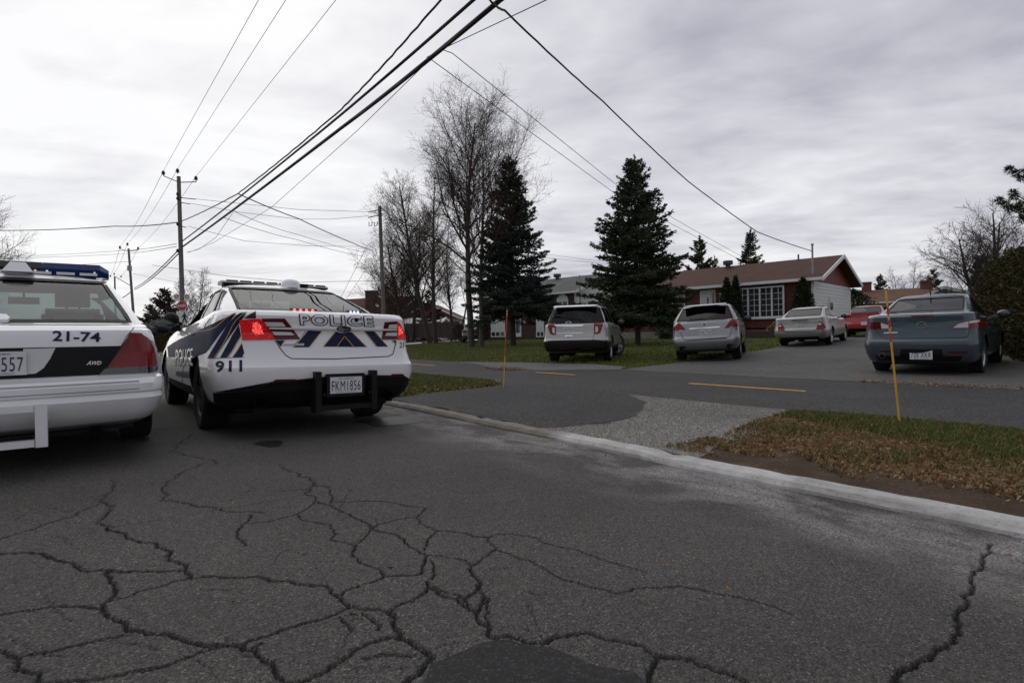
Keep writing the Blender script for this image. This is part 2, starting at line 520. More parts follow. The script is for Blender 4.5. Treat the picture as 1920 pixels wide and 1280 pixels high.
def ground_mats():
    # ---- old cracked asphalt of the street
    m, t, b = nt_new('street_asphalt')
    v = objco(t)
    vor = N(t, 'ShaderNodeTexVoronoi', {'Vector': v, 'Scale': 190.0})
    stone = N(t, 'ShaderNodeSeparateColor', {'Color': vor.outputs['Color']}).outputs[0]
    big = noise(t, v, .55, 5, .6)
    mid = noise(t, v, 6.0, 5, .65)
    c = ramp(t, stone, [(.0, (.032, .030, .028)), (.5, (.070, .066, .061)), (.82, (.106, .099, .090)), (.95, (.130, .120, .107)), (1.0, (.23, .215, .19))])
    c = mixc(t, .75, c, ramp(t, big, [(.3, g3(.66)), (.7, g3(1.28))]), 'MULTIPLY')
    c = mixc(t, .6, c, ramp(t, mid, [(.3, g3(.75)), (.7, g3(1.2))]), 'MULTIPLY')
    sp = N(t, 'ShaderNodeSeparateXYZ', {'Vector': v})
    # pale cement dust swept along the kerb
    da = N(t, 'ShaderNodeMapRange', {'Value': sp.outputs[0], 'From Min': 2.2, 'From Max': 2.95, 'To Min': 0, 'To Max': 1}).outputs[0]
    db = N(t, 'ShaderNodeMapRange', {'Value': sp.outputs[1], 'From Min': 8.5, 'From Max': 4.0, 'To Min': .15, 'To Max': 1}).outputs[0]
    dn = noise(t, objco(t, (1, .6, 1)), 2.1, 6, .68, .5)
    dust = mth(t, 'MULTIPLY', mth(t, 'MULTIPLY', da, db), N(t, 'ShaderNodeMapRange', {'Value': dn, 'From Min': .42, 'From Max': .62}).outputs[0])
    grain = N(t, 'ShaderNodeMapRange', {'Value': noise(t, v, 95, 3, .75), 'From Min': .40, 'From Max': .62}).outputs[0]
    dust = mth(t, 'MULTIPLY', dust, mth(t, 'ADD', mth(t, 'MULTIPLY', grain, 1.35), .06), True)
    c = mixc(t, dust, c, (.34, .325, .31))
    at_ = N(t, 'ShaderNodeAttribute', attribute_name='crack')
    c = mixc(t, mth(t, 'MULTIPLY', at_.outputs['Fac'], .85), c, (.010, .009, .008))
    L(t, c, b.inputs['Base Color'])
    L(t, ramp(t, mid, [(.3, g3(.72)), (.7, g3(.9))]), b.inputs['Roughness'])
    b.inputs['Specular IOR Level'].default_value = .3
    h = mth(t, 'ADD', mth(t, 'MULTIPLY', vor.outputs['Distance'], -.9), mth(t, 'MULTIPLY', noise(t, v, 260, 2), .5))
    bump(t, b, h, .75, .006)
    M['street'] = m
    def asphalt(name, base, spread, sc=120.0, bigv=.25, warm=(1, 1, 1)):
        m, t, b = nt_new(name)
        v = objco(t)
        vor = N(t, 'ShaderNodeTexVoronoi', {'Vector': v, 'Scale': sc})
        st = N(t, 'ShaderNodeSeparateColor', {'Color': vor.outputs['Color']}).outputs[0]
        w = lambda k: tuple(base * k * q for q in warm)
        c = ramp(t, st, [(0, w(1 - spread)), (.7, w(1)), (.92, w(1 + spread * 1.5)), (1, w(1 + spread * 4))])
        c = mixc(t, .8, c, ramp(t, noise(t, v, .5, 6, .65), [(.3, g3(1 - bigv)), (.7, g3(1 + bigv))]), 'MULTIPLY')
        c = mixc(t, .6, c, ramp(t, noise(t, v, 5, 5, .65), [(.3, g3(.8)), (.7, g3(1.2))]), 'MULTIPLY')
        L(t, c, b.inputs['Base Color'])
        b.inputs['Roughness'].default_value = .85
        b.inputs['Specular IOR Level'].default_value = .3
        bump(t, b, vor.outputs['Distance'], -.6, .006)
        return m
    M['bike'] = asphalt('bike_path_asphalt', .036, .55, 75, .32, (1.03, 1, .97))
    M['patch_asphalt'] = asphalt('fresh_asphalt', .024, .35, 150)
    M['apron'] = asphalt('apron_asphalt', .034, .6, 70, .35)
    M['drive'] = asphalt('driveway_asphalt', .082, .38, 75, .26, (1.04, 1, .95))
    M['shoulder'] = asphalt('worn_asphalt', .10, .25, 90, .25)
    M['gravel'] = asphalt('gravel_ground', .165, .5, 110, .4, (1.06, 1, .90))
    M['wet'] = asphalt('wet_asphalt', .022, .35, 120)
    M['wet'].node_tree.nodes['Principled BSDF'].inputs['Roughness'].default_value = .5
    M['stone'] = leaf_mat('gravel_stones', [(.075, .072, .066), (.15, .143, .128), (.25, .24, .215)], .9)
    # ---- kerb concrete
    m, t, b = nt_new('kerb_concrete')
    v = objco(t)
    sp = N(t, 'ShaderNodeSeparateXYZ', {'Vector': v})
    old = N(t, 'ShaderNodeMapRange', {'Value': sp.outputs[1], 'From Min': 3.65, 'From Max': 3.9}).outputs[0]
    n = noise(t, v, 7, 6, .7)
    c = mixc(t, old, ramp(t, n, [(.3, (.36, .355, .34)), (.7, (.56, .555, .54))]), ramp(t, n, [(.3, (.13, .118, .10)), (.7, (.235, .215, .19))]))
    c = mixc(t, N(t, 'ShaderNodeMapRange', {'Value': noise(t, v, 28, 5, .75), 'From Min': .54, 'From Max': .68, 'To Max': .7}).outputs[0], c, (.10, .09, .075))
    c = mixc(t, N(t, 'ShaderNodeMapRange', {'Value': noise(t, objco(t, (1, .35, 1)), 3.2, 5, .7), 'From Min': .48, 'From Max': .66, 'To Max': .6}).outputs[0], c, (.17, .155, .13))
    L(t, c, b.inputs['Base Color']); b.inputs['Roughness'].default_value = .9
    bump(t, b, noise(t, v, 60, 5, .7), .5, .01)
    M['kerb'] = m
    # ---- soils and lawns
    def soil(name, stops, sc=3.0, fine=45):
        m, t, b = nt_new(name)
        v = objco(t)
        k = mth(t, 'ADD', mth(t, 'MULTIPLY', noise(t, v, sc, 5, .65), .6), mth(t, 'MULTIPLY', noise(t, v, fine, 4, .7), .4))
        L(t, ramp(t, k, stops), b.inputs['Base Color']); b.inputs['Roughness'].default_value = .95
        b.inputs['Specular IOR Level'].default_value = .15
        bump(t, b, noise(t, v, fine, 4, .7), .9, .03)
        return m
    M['dirt'] = soil('bare_dirt', [(.3, (.045, .030, .020)), (.5, (.085, .058, .038)), (.7, (.15, .115, .08))])
    M['lawn'] = soil('lawn_ground', [(.30, (.032, .049, .009)), (.48, (.056, .084, .014)), (.60, (.086, .106, .022)), (.74, (.130, .104, .040))], .5, 30)
    M['verge'] = soil('verge_ground', [(.3, (.022, .026, .009)), (.5, (.045, .052, .017)), (.72, (.10, .07, .03))], 2.0, 50)
    # ---- road paint
    m, t, b = nt_new('yellow_road_paint')
    v = objco(t)
    n = noise(t, v, 28, 5, .7)
    L(t, ramp(t, n, [(.28, (.16, .09, .025)), (.42, (.50, .27, .022)), (.7, (.60, .33, .028))]), b.inputs['Base Color'])
    b.inputs['Roughness'].default_value = .8
    M['yellow'] = m
ground_mats()
# ================================================================== street and ground (local x = a across the street, y = b along it)
def sheet(name, poly, dz, mat_, step=1.0, kind='structure', zf=None, jitter=0.0, parent=None, label=None, thick=0.0):
    """a polygon in (a, b) cut into a grid that follows the terrain"""
    bm = bmesh.new()
    pts = list(poly)
    if jitter:
        out = []
        for i, p in enumerate(pts):
            q = pts[(i + 1) % len(pts)]
            n = max(1, int(math.dist(p, q) / .22))
            for k in range(n):
                t = k / n
                j = jitter if k else 0
                out.append((p[0] + (q[0] - p[0]) * t + random.uniform(-j, j), p[1] + (q[1] - p[1]) * t + random.uniform(-j, j)))
        pts = out
    bm.faces.new([bm.verts.new((p[0], p[1], 0)) for p in pts])
    bmesh.ops.triangulate(bm, faces=bm.faces[:])
    a0 = min(p[0] for p in pts); a1 = max(p[0] for p in pts); b0 = min(p[1] for p in pts); b1 = max(p[1] for p in pts)
    cuts = [(a, 0) for a in TA if a0 < a < a1]
    if step:
        cuts += [(a0 + step * i, 0) for i in range(1, int((a1 - a0) / step) + 1)] + [(b0 + step * i, 1) for i in range(1, int((b1 - b0) / step) + 1)]
    for c, ax in cuts:
        bmesh.ops.bisect_plane(bm, geom=bm.verts[:] + bm.edges[:] + bm.faces[:], dist=1e-5,
                               plane_co=(c, 0, 0) if ax == 0 else (0, c, 0), plane_no=(1, 0, 0) if ax == 0 else (0, 1, 0))
    for v in bm.verts:
        v.co.z = (zf(v.co.x, v.co.y) if zf else gz(v.co.x)) + dz
    if thick:
        top = bm.faces[:]
        r = bmesh.ops.extrude_face_region(bm, geom=top)
        for v in [q for q in r['geom'] if isinstance(q, bmesh.types.BMVert)]: pass
        for v in [q for q in bm.verts if q not in set(w for w in r['geom'] if isinstance(w, bmesh.types.BMVert))]: v.co.z -= thick
    bmesh.ops.recalc_face_normals(bm, faces=bm.faces[:])
    up = sum(f.normal.z * f.calc_area() for f in bm.faces)
    if up < 0 and not thick: bmesh.ops.reverse_faces(bm, faces=bm.faces[:])
    me = bpy.data.meshes.new(name); bm.to_mesh(me); bm.free()
    me.materials.append(mat_)
    o = link(name, me, parent)
    if parent is None: o.rotation_euler = (0, 0, TH)
    if kind: o['kind'] = kind
    return o

def rect(a0, a1, b0, b1): return [(a0, b0), (a1, b0), (a1, b1), (a0, b1)]
def PG(*px): return [G(*p) for p in px]

# ---- cracked near road: one dense grid, cracks pressed into it along traced lines
def zA(*p): return [(x / 2, 780 + y / 2) for x, y in p]
def zB(*p): return [(960 + x / 2, 780 + y / 2) for x, y in p]
CR = [
 (1.5, zA((-60,520),(0,515),(90,510),(160,512),(270,545),(400,572),(560,577),(690,575))),
 (.9, zA((415,690),(520,655),(640,620),(710,605))),
 (1.6, zA((710,605),(830,600),(930,600),(1080,615),(1190,635),(1260,670),(1290,700),(1320,715))),
 (1.4, zA((-60,745),(0,740),(150,720),(310,710),(380,720))),
 (1.8, zA((400,575),(415,620),(400,690),(385,725),(400,745),(470,780),(500,805),(560,815),(640,815),(700,840),(760,858),(850,858),(900,860))),
 (1.6, zA((900,860),(1000,825),(1100,790),(1200,765),(1280,730),(1320,712),(1380,725),(1455,735),(1490,710),(1550,690),(1600,655),(1605,625))),
 (1.2, zA((80,900),(200,880),(320,850),(480,820))),
 (1.2, zA((-40,870),(0,880),(70,905),(150,965),(160,1010))),
 (1.5, zA((150,1010),(200,1000),(400,980),(560,950),(700,905),(800,870),(850,858))),
 (1.6, zA((900,862),(970,900),(1030,940),(1080,1010))),
 (1.6, zA((1110,1000),(1200,970),(1300,905),(1380,855),(1450,835),(1490,830))),
 (2.2, zA((1455,735),(1480,790),(1500,835),(1560,860),(1600,890),(1610,920),(1560,975),(1520,1010))),
 (.8, zA((-50,475),(0,460),(100,430),(200,395),(290,360),(370,330))),
 (.7, zA((415,240),(405,290),(370,320))),
 (1.4, zA((370,320),(405,360),(380,405),(440,430),(500,460),(570,470),(640,500),(630,520),(690,550),(695,575),(715,605))),
 (.7, zA((770,175),(700,205),(660,235),(605,270),(605,315),(720,325),(800,340),(860,355),(940,355),(990,360))),
 (.9, zA((940,365),(930,390),(895,420),(890,445),(920,480))),
 (.7, zA((720,65),(680,90),(665,115),(690,145),(800,165),(815,180))),
 (.9, zA((1050,180),(1110,210),(1170,240),(1165,265),(1145,285),(1180,315),(1230,330),(1290,360),(1340,385),(1390,415))),
 (.6, zA((1050,280),(1150,275))), (.7, zA((1170,260),(1240,275),(1250,300),(1240,325))),
 (.8, zA((1180,320),(1120,365),(1020,390),(920,400))),
 (.7, zA((1250,322),(1350,318),(1480,325),(1600,345))),
 (.9, zA((1390,415),(1480,390),(1560,380),(1600,345))),
 (.7, zA((1120,370),(1150,390),(1240,405),(1260,440),(1240,460),(1330,480),(1380,440),(1400,415))),
 (1.2, zA((1330,480),(1320,520),(1370,555),(1440,600),(1360,630),(1290,655),(1280,670))),
 (1.3, zA((1390,415),(1480,440),(1530,480),(1600,520),(1580,590),(1560,595),(1440,600))),
 (.9, zA((1560,380),(1650,430),(1600,480),(1590,500))),
 (1.0, zA((1650,430),(1750,440),(1830,455),(1860,500),(1800,540),(1760,570))),
 (1.7, zA((1760,570),(1800,620),(1780,660),(1750,680))), (.9, zA((1600,520),(1700,530),(1770,560))),
 (1.0, zA((1615,540),(1630,590),(1620,610))),
 (1.8, zA((1600,620),(1650,670),(1750,715),(1790,760),(1830,790),(1840,830),(1910,820))),
 (1.4, zA((1800,620),(1810,680),(1790,740))), (1.2, zA((1830,680),(1840,790))), (1.0, zA((1630,640),(1740,685),(1760,720))),
 (1.0, zA((1270,755),(1330,740),(1400,770),(1420,800))), (.8, zA((1280,760),(1320,805))), (.8, zA((930,880),(990,850))),
 (.9, zA((1360,910),(1440,895),(1560,900))),
 (.6, zA((1830,455),(1920,440)) + zB((90,455),(200,495),(280,515),(400,550),(500,580))),
 (.8, zA((1860,500),(1920,520)) + zB((80,545),(150,590),(270,630),(400,665))),
 (.7, zB((400,665),(540,640),(700,645),(830,670),(920,690),(1050,740))),
 (1.45, zB((1800,480),(1770,545),(1730,590),(1690,670),(1670,740),(1680,800),(1660,845),(1580,885),(1510,935),(1450,950),(1420,1010))),
 (1.9, zB((0,830),(60,850),(130,850),(220,820),(330,825),(480,855),(540,895),(680,910),(780,955),(890,1005))),
 (2.0, zB((540,895),(520,950),(510,1010))),
]
RC = random.Random(14)
for _ in range(26):             # short hairline cracks between the main ones
    x, y = RC.uniform(20, 1080), RC.uniform(905, 1275); an = RC.uniform(0, 6.28); pl = [(x, y)]
    for _k in range(RC.randint(2, 5)):
        an += RC.gauss(0, .55); st_ = RC.uniform(14, 38) * (y - 640) / 420; x += math.cos(an) * st_; y += math.sin(an) * st_ * .55; pl.append((x, max(y, 880)))
    CR.append((RC.uniform(.12, .4), pl))
def road_mesh(b0, b1, st):
    a0, a1 = -1.7, KA
    na, nb = int((a1 - a0) / st) + 1, int((b1 - b0) / st) + 1
    ga = np.linspace(a0, a1, na); gb = np.linspace(b0, b1, nb)
    X, Y = np.meshgrid(ga, gb, indexing='ij')
    Z = np.interp(X, TA, TZ)
    crk = np.zeros_like(X)
    rs = np.random.default_rng(3)
    JN = rs.normal(0, .0011, X.shape)
    da, db = ga[1] - ga[0], gb[1] - gb[0]
    for w, px in CR:
        P = np.array([G(*p) for p in px])
        for _ in range(4):                      # fractal jitter between traced points
            mid = (P[:-1] + P[1:]) / 2
            ln = np.linalg.norm(P[1:] - P[:-1], axis=1, keepdims=True)
            d = (P[1:] - P[:-1])[:, ::-1] * np.array([1, -1])
            mid = mid + d * rs.normal(0, .085, (len(mid), 1))
            Q = np.empty((len(P) + len(mid), 2)); Q[0::2] = P; Q[1::2] = mid; P = Q
        far = math.sqrt((XY(*P[0])[0]) ** 2 + XY(*P[0])[1] ** 2)
        hw0 = w * .0019 * (1.0 if far < 3 else 1.5)
        for p, q in zip(P[:-1], P[1:]):
            hw = hw0 * rs.uniform(.2, 1.9)
            R = hw * 2.2 + .016
            i0 = max(0, int((min(p[0], q[0]) - R - a0) / da)); i1 = min(na, int((max(p[0], q[0]) + R - a0) / da) + 2)
            j0 = max(0, int((min(p[1], q[1]) - R - b0) / db)); j1 = min(nb, int((max(p[1], q[1]) + R - b0) / db) + 2)
            if i0 >= i1 or j0 >= j1: continue
            x = X[i0:i1, j0:j1] - p[0]; y = Y[i0:i1, j0:j1] - p[1]
            dx, dy = q - p; l2 = dx * dx + dy * dy + 1e-12
            t = np.clip((x * dx + y * dy) / l2, 0, 1)
            dist = np.hypot(x - t * dx, y - t * dy)
            dist = dist + JN[i0:i1, j0:j1]
            c = np.clip((hw + .55 * st - dist) / (.55 * st), 0, 1) * (1.0 if w > .45 else .4)
            crk[i0:i1, j0:j1] = np.maximum(crk[i0:i1, j0:j1], c)
    # worn, slightly sunken lips and general unevenness
    Z = Z - crk * .016 + .004 * np.sin(X * 2.1 + .7) * np.sin(Y * 1.7)
    Z += rs.normal(0, .0007, Z.shape)
    Z[0, :] = np.interp(ga[0], TA, TZ); Z[-1, :] = np.interp(ga[-1], TA, TZ); Z[:, 0] = np.interp(ga, TA, TZ); Z[:, -1] = np.interp(ga, TA, TZ)
    V = np.stack([X, Y, Z], -1).reshape(-1, 3)
    idx = np.arange(na * nb).reshape(na, nb)
    Q = np.stack([idx[:-1, :-1], idx[1:, :-1], idx[1:, 1:], idx[:-1, 1:]], -1).reshape(-1, 4)
    o = big_mesh('street', V, Q, M['street'])
    at_ = o.data.attributes.new('crack', 'FLOAT', 'POINT')
    at_.data.foreach_set('value', crk.astype(np.float32).ravel())
    o.rotation_euler = (0, 0, TH); o['kind'] = 'structure'
    return o
road_mesh(-.2, 3.2, .0056)
road_mesh(3.2, 6.6, .0105)
sheet('street', rect(-1.7, KA, 6.6, 46.5), 0, M['street'], 0)
sheet('street', rect(-1.7, KA, -14, -.2), 0, M['street'], 0)
sheet('street', rect(-4.0, -1.7, -14, 46.5), 0, M['street'], 0)
sheet('street', rect(-4.0, KA, 54, 420), 0, M['street'], 0)
sheet('cross_street', rect(-90, 60, 46.5, 54), 0.002, M['drive'], 0)
# terrain: one sheet to the horizon on each side
sheet('lawn_ground', rect(KA + .02, 600, -300, 46.5), -.03, M['lawn'], 0)
sheet('lawn_ground', rect(KA + .02, 600, 54, 900), -.03, M['lawn'], 0)
sheet('lawn_ground', rect(60, 600, 46.5, 54), -.03, M['lawn'], 0)
sheet('far_ground', rect(-600, -4.0, -300, 46.5), 0, M['lawn'], 0)
sheet('far_ground', rect(-600, -4.0, 54, 900), 0, M['lawn'], 0)

# fresh asphalt repair patch in front of the camera
sheet('asphalt_patch', PG((808, 1245), (830, 1238), (868, 1222), (905, 1206), (948, 1200), (985, 1210), (1035, 1216), (1075, 1232), (1120, 1250), (1190, 1262), (1230, 1300), (1100, 1345), (900, 1345), (790, 1300)), .004, M['patch_asphalt'], 0, jitter=.012)

# kerb: low concrete, newly patched at the near end
def kerb(b0, b1):
    mb = MB()
    n = int((b1 - b0) / .12)
    rs = random.Random(5)
    V, Fc = [], []
    for i in range(n + 1):
        b = b0 + (b1 - b0) * i / n
        w = .012 * math.sin(b * 2.3) + rs.uniform(-.006, .006)
        h = rs.uniform(-.004, .004) - (.014 if i % 21 == 0 else 0)
        new = b < 3.75
        V += [(KA - .015 + w, b, -.08), (KA - .01 + w, b, .0 + h), (KA + .015 + w, b, .026 + h), (KA + .115 + w + (.03 if new else .0), b, .034 + h), (KA + .17 + w + (.03 if new else 0), b, -.02)]
    for i in range(n):
        for k in range(4): Fc.append((i * 5 + k, i * 5 + k + 1, i * 5 + k + 6, i * 5 + k + 5))
    o = mesh('kerb', V, Fc, M['kerb'], smooth=rad(40)); o.rotation_euler = (0, 0, TH); o['kind'] = 'structure'
kerb(-10, 46.4)

# verge between kerb and bicycle path
GRASS_L = K([(3.64, 46), (3.64, 7.9), (4.4, 8.15), (5.2, 8.3), (6.15, 8.45), (6.55, 9.2), (6.6, 14), (6.6, 46)])
sheet('verge_lawn', GRASS_L, .0, M['verge'], 0, jitter=.05)
sheet('asphalt_apron', K([(3.66, 7.95), (3.66, 4.35), (4.35, 4.1), (4.95, 4.22), (5.5, 4.62), (6.1, 5.2), (6.45, 5.75), (6.6, 6.2), (6.6, 9.4), (6.2, 8.55), (5.2, 8.4), (4.4, 8.25)]), .006, M['apron'], 0, jitter=.06)
GRAVEL = K([(3.62, 4.9), (3.66, 2.5), (4.3, 2.7), (5.2, 2.8), (6.0, 3.1), (6.5, 3.2), (6.62, 4.2), (6.62, 6.4), (6.4, 5.7), (5.4, 4.6), (4.3, 4.0)])
sheet('gravel_patch', GRAVEL, .002, M['gravel'], 0, jitter=.05)
DIRT = K([(3.62, 3.3), (3.62, -6), (6.45, -6), (6.5, 1.0), (6.42, 2.5), (6.35, 3.3), (5.4, 3.2), (4.6, 3.0), (4.1, 3.2)])
sheet('bare_soil', DIRT, .0, M['dirt'], 0, jitter=.05)

# bicycle path, dashes, driveway, worn asphalt beside it
sheet('bicycle_path', K([(6.5, -14), (6.5, 44), (10.35, 44), (10.35, -14)]), .004, M['bike'], 0, jitter=.015)
DRIVE = K([(10.36, 9.6), (10.36, -12), (12, -9), (14, -4), (22, -2), (31, 2), (34, 6), (30.5, 11.5), (26, 13.5), (21.2, 11.4), (19.4, 10.9), (16, 10.5), (12.6, 9.9)])
sheet('driveway', DRIVE, .006, M['drive'], 0, jitter=.03)
SHOULDER = K([(10.36, 9.6), (11.2, 10.2), (11.5, 11.8), (11.2, 13.6), (10.8, 15.5), (10.2, 17.5), (9.9, 15.5), (9.2, 13.8), (8.9, 12.6), (9.2, 11.0), (9.9, 10.2)])
sheet('worn_asphalt', SHOULDER, .010, M['shoulder'], 0, jitter=.06)
sheet('dirt_hollow', K([(8.55, 12.2), (8.75, 11.7), (9.1, 11.9), (9.35, 12.5), (9.3, 13.1), (8.95, 13.2), (8.6, 12.8)]), .015, M['dirt'], 0, jitter=.04)
sheet('garden_path', [(30, 57), (31.0, 57), (31.0, 80), (30, 80)], .02, M['shoulder'], 0)
k = 0
for b0, b1 in ((3.95, 5.96), (8.91, 10.3), (15.35, 17.2), (22.0, 24), (28.5, 30.4)):
    a = 8.2 + .02 * (b0 - 4)
    o = sheet('yellow_dash', [(a - .055, b0), (a + .055, b0 + .02), (a + .065, b1), (a - .05, b1 - .03)], .0145 if k == 1 else .009, M['yellow'], 0, kind='structure', jitter=.008)
    k += 1
# damp and oily spots by the police sedan
WET = [(2.55 + .36 * math.cos(t) * (1 + .22 * math.sin(3 * t + 1)), 5.72 + .42 * math.sin(t) * (1 + .25 * math.cos(2 * t))) for t in np.linspace(0, 6.28, 21)[:-1]]
sheet('wet_patch', WET, .004, M['wet'], 0, jitter=.03)
o = sheet('oil_spot', [(1.15 + .10 * math.cos(t) * (1 + .25 * math.sin(3 * t)), 4.99 + .17 * math.sin(t)) for t in np.linspace(0, 6.28, 17)[:-1]], .0045, M['asph_fill'], 0)

# ---- scattered ground cover
def inpoly(P, poly):
    x, y = P[:, 0], P[:, 1]; r = np.zeros(len(P), bool)
    for i in range(len(poly)):
        x0, y0 = poly[i]; x1, y1 = poly[(i + 1) % len(poly)]
        c = ((y0 > y) != (y1 > y)) & (x < (x1 - x0) * (y - y0) / (y1 - y0 + 1e-12) + x0)
        r ^= c
    return r

def scatter(poly, n, dens=None):
    p = np.array(poly); lo, hi = p.min(0), p.max(0)
    P = RNG.uniform(lo, hi, (int(n), 2)); P = P[inpoly(P, poly)]
    if dens is not None: P = P[RNG.uniform(0, 1, len(P)) < dens(P)]
    return P

def noise2(P, s, seed=0):
    r = np.random.default_rng(seed); f = np.zeros(len(P))
    for k in range(6):
        a = r.uniform(0, 6.28); w = s * r.uniform(.5, 1.8)
        f += np.sin((P[:, 0] * math.cos(a) + P[:, 1] * math.sin(a)) * w + r.uniform(0, 6.28))
    return f / 3.0

def blades(name, P, h, w, mats, midx=None, lean=.5, base=None):
    """grass blades: one bent pair of triangles each"""
    n = len(P)
    z = np.interp(P[:, 0], TA, TZ) if base is None else base
    ang = RNG.uniform(0, 6.28, n); l = RNG.uniform(.15, 1, n) * lean
    hh = h * RNG.uniform(.5, 1.25, n); ww = w * RNG.uniform(.6, 1.3, n)
    d = np.stack([np.cos(ang), np.sin(ang)], 1)
    s = np.stack([-d[:, 1], d[:, 0]], 1)
    b0 = np.concatenate([P - s * ww[:, None] / 2, z[:, None] - .01], 1)
    b1 = np.concatenate([P + s * ww[:, None] / 2, z[:, None] - .01], 1)
    mpt = P + d * (hh * l * .4)[:, None]
    m1 = np.concatenate([mpt + s * ww[:, None] * .4, (z + hh * .6)[:, None]], 1)
    tip = np.concatenate([P + d * (hh * l * 1.2)[:, None], (z + hh * (1 - .4 * l))[:, None]], 1)
    V = np.stack([b0, b1, m1, tip], 1).reshape(-1, 3)
    i = np.arange(n) * 4
    Q = np.concatenate([np.stack([i, i + 1, i + 2], 1), np.stack([i, i + 2, i + 3], 1)])
    mi = None if midx is None else np.concatenate([midx, midx])
    o = big_mesh(name, V, Q, mats, midx=mi); o.rotation_euler = (0, 0, TH)
    return o

def leaf_litter(name, P, size, mats, midx=None, lift=.01, up=.5, base=None):
    n = len(P)
    z = (np.interp(P[:, 0], TA, TZ) if base is None else base) + RNG.uniform(0, 1, n) * lift
    nrm = RNG.normal(0, up, (n, 3)); nrm[:, 2] = 1; nrm /= np.linalg.norm(nrm, axis=1)[:, None]
    a = RNG.normal(0, 1, (n, 3)); u = np.cross(nrm, a); u /= np.linalg.norm(u, axis=1)[:, None]; v = np.cross(nrm, u)
    s = size * RNG.uniform(.5, 1.4, n)
    c = np.stack([P[:, 0], P[:, 1], z], 1)
    wd = RNG.uniform(.18, .45, n)
    curl = RNG.uniform(.1, .5, n)
    p0 = c - u * s[:, None] * .5 + nrm * (s * curl * .3)[:, None]
    p1 = c + v * (s * wd * .5)[:, None]
    p2 = c + u * s[:, None] * .5 + nrm * (s * curl * .4)[:, None]
    p3 = c - v * (s * wd * .5)[:, None] + nrm * (s * curl * .3)[:, None]
    V = np.stack([p0, p1, p2, p3], 1).reshape(-1, 3)
    i = np.arange(n) * 4
    Q = np.concatenate([np.stack([i, i + 1, i + 2], 1), np.stack([i, i + 2, i + 3], 1)])
    mi = None if midx is None else np.concatenate([midx, midx])
    o = big_mesh(name, V, Q, mats, midx=mi); o.rotation_euler = (0, 0, TH)
    return o

def stuff(o, label, cat): tag(o, label, cat, kind='stuff'); return o

# right-hand verge: green towards the path, dead leaves and thatch towards the kerb
VR = K([(3.8, 2.9), (3.8, -3), (6.5, -3), (6.5, 2.6), (6.3, 3.2), (5.4, 3.1), (4.6, 2.9)])
def green_d(P): return np.clip((P[:, 0] - 4.62 - .30 * (P[:, 1] - 1.0) + noise2(P, 2.5, 4) * .3) * 1.8, 0, 1)
def brown_d(P):
    c = np.clip(1 - np.abs(P[:, 0] - 4.50 - .30 * (P[:, 1] - .7) + .28 * noise2(P, 3, 9)) / .85, 0, 1)
    return np.clip(np.maximum(c, .34 * (noise2(P, 6, 5) > .15) * (P[:, 0] < 5.2)), 0, 1)
P = scatter(VR, 110000, green_d)
stuff(blades('grass', P, .055, .006, [M['grass'], M['dry_grass']], (RNG.uniform(0, 1, len(P)) < .12).astype(int)), 'short green grass on the right verge beside the cycle path', 'grass')
P = scatter(VR, 150000, lambda P: brown_d(P) * np.clip(.75 + .6 * noise2(P, 7, 21), .12, 1))
stuff(blades('dry_grass', P, .034, .0048, [M['dry_grass'], M['dead_leaf']], (RNG.uniform(0, 1, len(P)) < .28).astype(int), lean=1.6), 'dead brown grass matted along the right verge', 'dry grass')
P = scatter(VR, 11000, lambda P: np.clip(brown_d(P) * .95 + .05, 0, 1))
stuff(leaf_litter('dead_leaves', P, .026, M['dead_leaf'], lift=.022), 'shrivelled brown leaves piled on the right verge by the gravel', 'leaves')
# left-hand verge
P = scatter(K([(3.75, 20), (3.75, 8.1), (5.2, 8.45), (6.1, 8.6), (6.5, 9.4), (6.5, 20)]), 90000)
stuff(blades('grass', P, .06, .008, [M['grass'], M['dry_grass']], (RNG.uniform(0, 1, len(P)) < .10).astype(int)), 'short green grass on the verge beside the police sedan', 'grass')
P = scatter(K([(3.7, 12), (3.65, 7.95), (5.2, 8.3), (6.2, 8.45), (6.5, 9.2), (6.5, 12)]), 5200, lambda P: np.clip(1.15 - (P[:, 1] - 7.6) * .55, .06, 1))
stuff(leaf_litter('dead_leaves', P, .05, M['dead_leaf'], lift=.05), 'brown leaves along the edge of the left verge', 'leaves')
# lawn beyond the path
LAWN = K([(10.5, 9.9), (12.6, 10.1), (19.4, 11.1), (21.2, 11.6), (26, 13.7), (29, 15), (29, 46), (10.5, 46), (10.5, 17.5), (11.3, 13.6), (11.6, 11.8), (11.3, 10.2)])
P = scatter(LAWN, 170000, lambda P: np.clip(1.25 - (P[:, 0] - 10) / 16, .1, 1))
stuff(blades('grass', P, .07, .016, [M['grass'], M['dry_grass']], (RNG.uniform(0, 1, len(P)) < .07 + .10 * (noise2(P, 1.2, 2) > .5)).astype(int), base=np.interp(P[:, 0], TA, TZ) - .03), 'rough autumn lawn in front of the houses', 'grass')
P = scatter(LAWN, 7000, lambda P: np.clip(.9 - (P[:, 0] - 10.5) * .5 - (P[:, 1] - 12) * .02, .05, 1))
stuff(leaf_litter('dead_leaves', P, .05, M['dead_leaf'], lift=.06, base=np.interp(P[:, 0], TA, TZ) - .03), 'fallen leaves on the lawn edge by the path', 'leaves')
P = scatter(K([(10.25, 4.2), (10.55, 4.2), (10.6, -2), (10.25, -2)]), 2600)
stuff(leaf_litter('dead_leaves', P, .04, M['dead_leaf'], lift=.035), 'line of leaves where driveway meets cycle path', 'leaves')
P = scatter(K([(8.5, 11.6), (9.4, 11.8), (9.4, 13.2), (8.5, 13.2)]), 700)
stuff(leaf_litter('dead_leaves', P, .05, M['dead_leaf'], lift=.03), 'leaves caught in the hollow beside the cycle path', 'leaves')
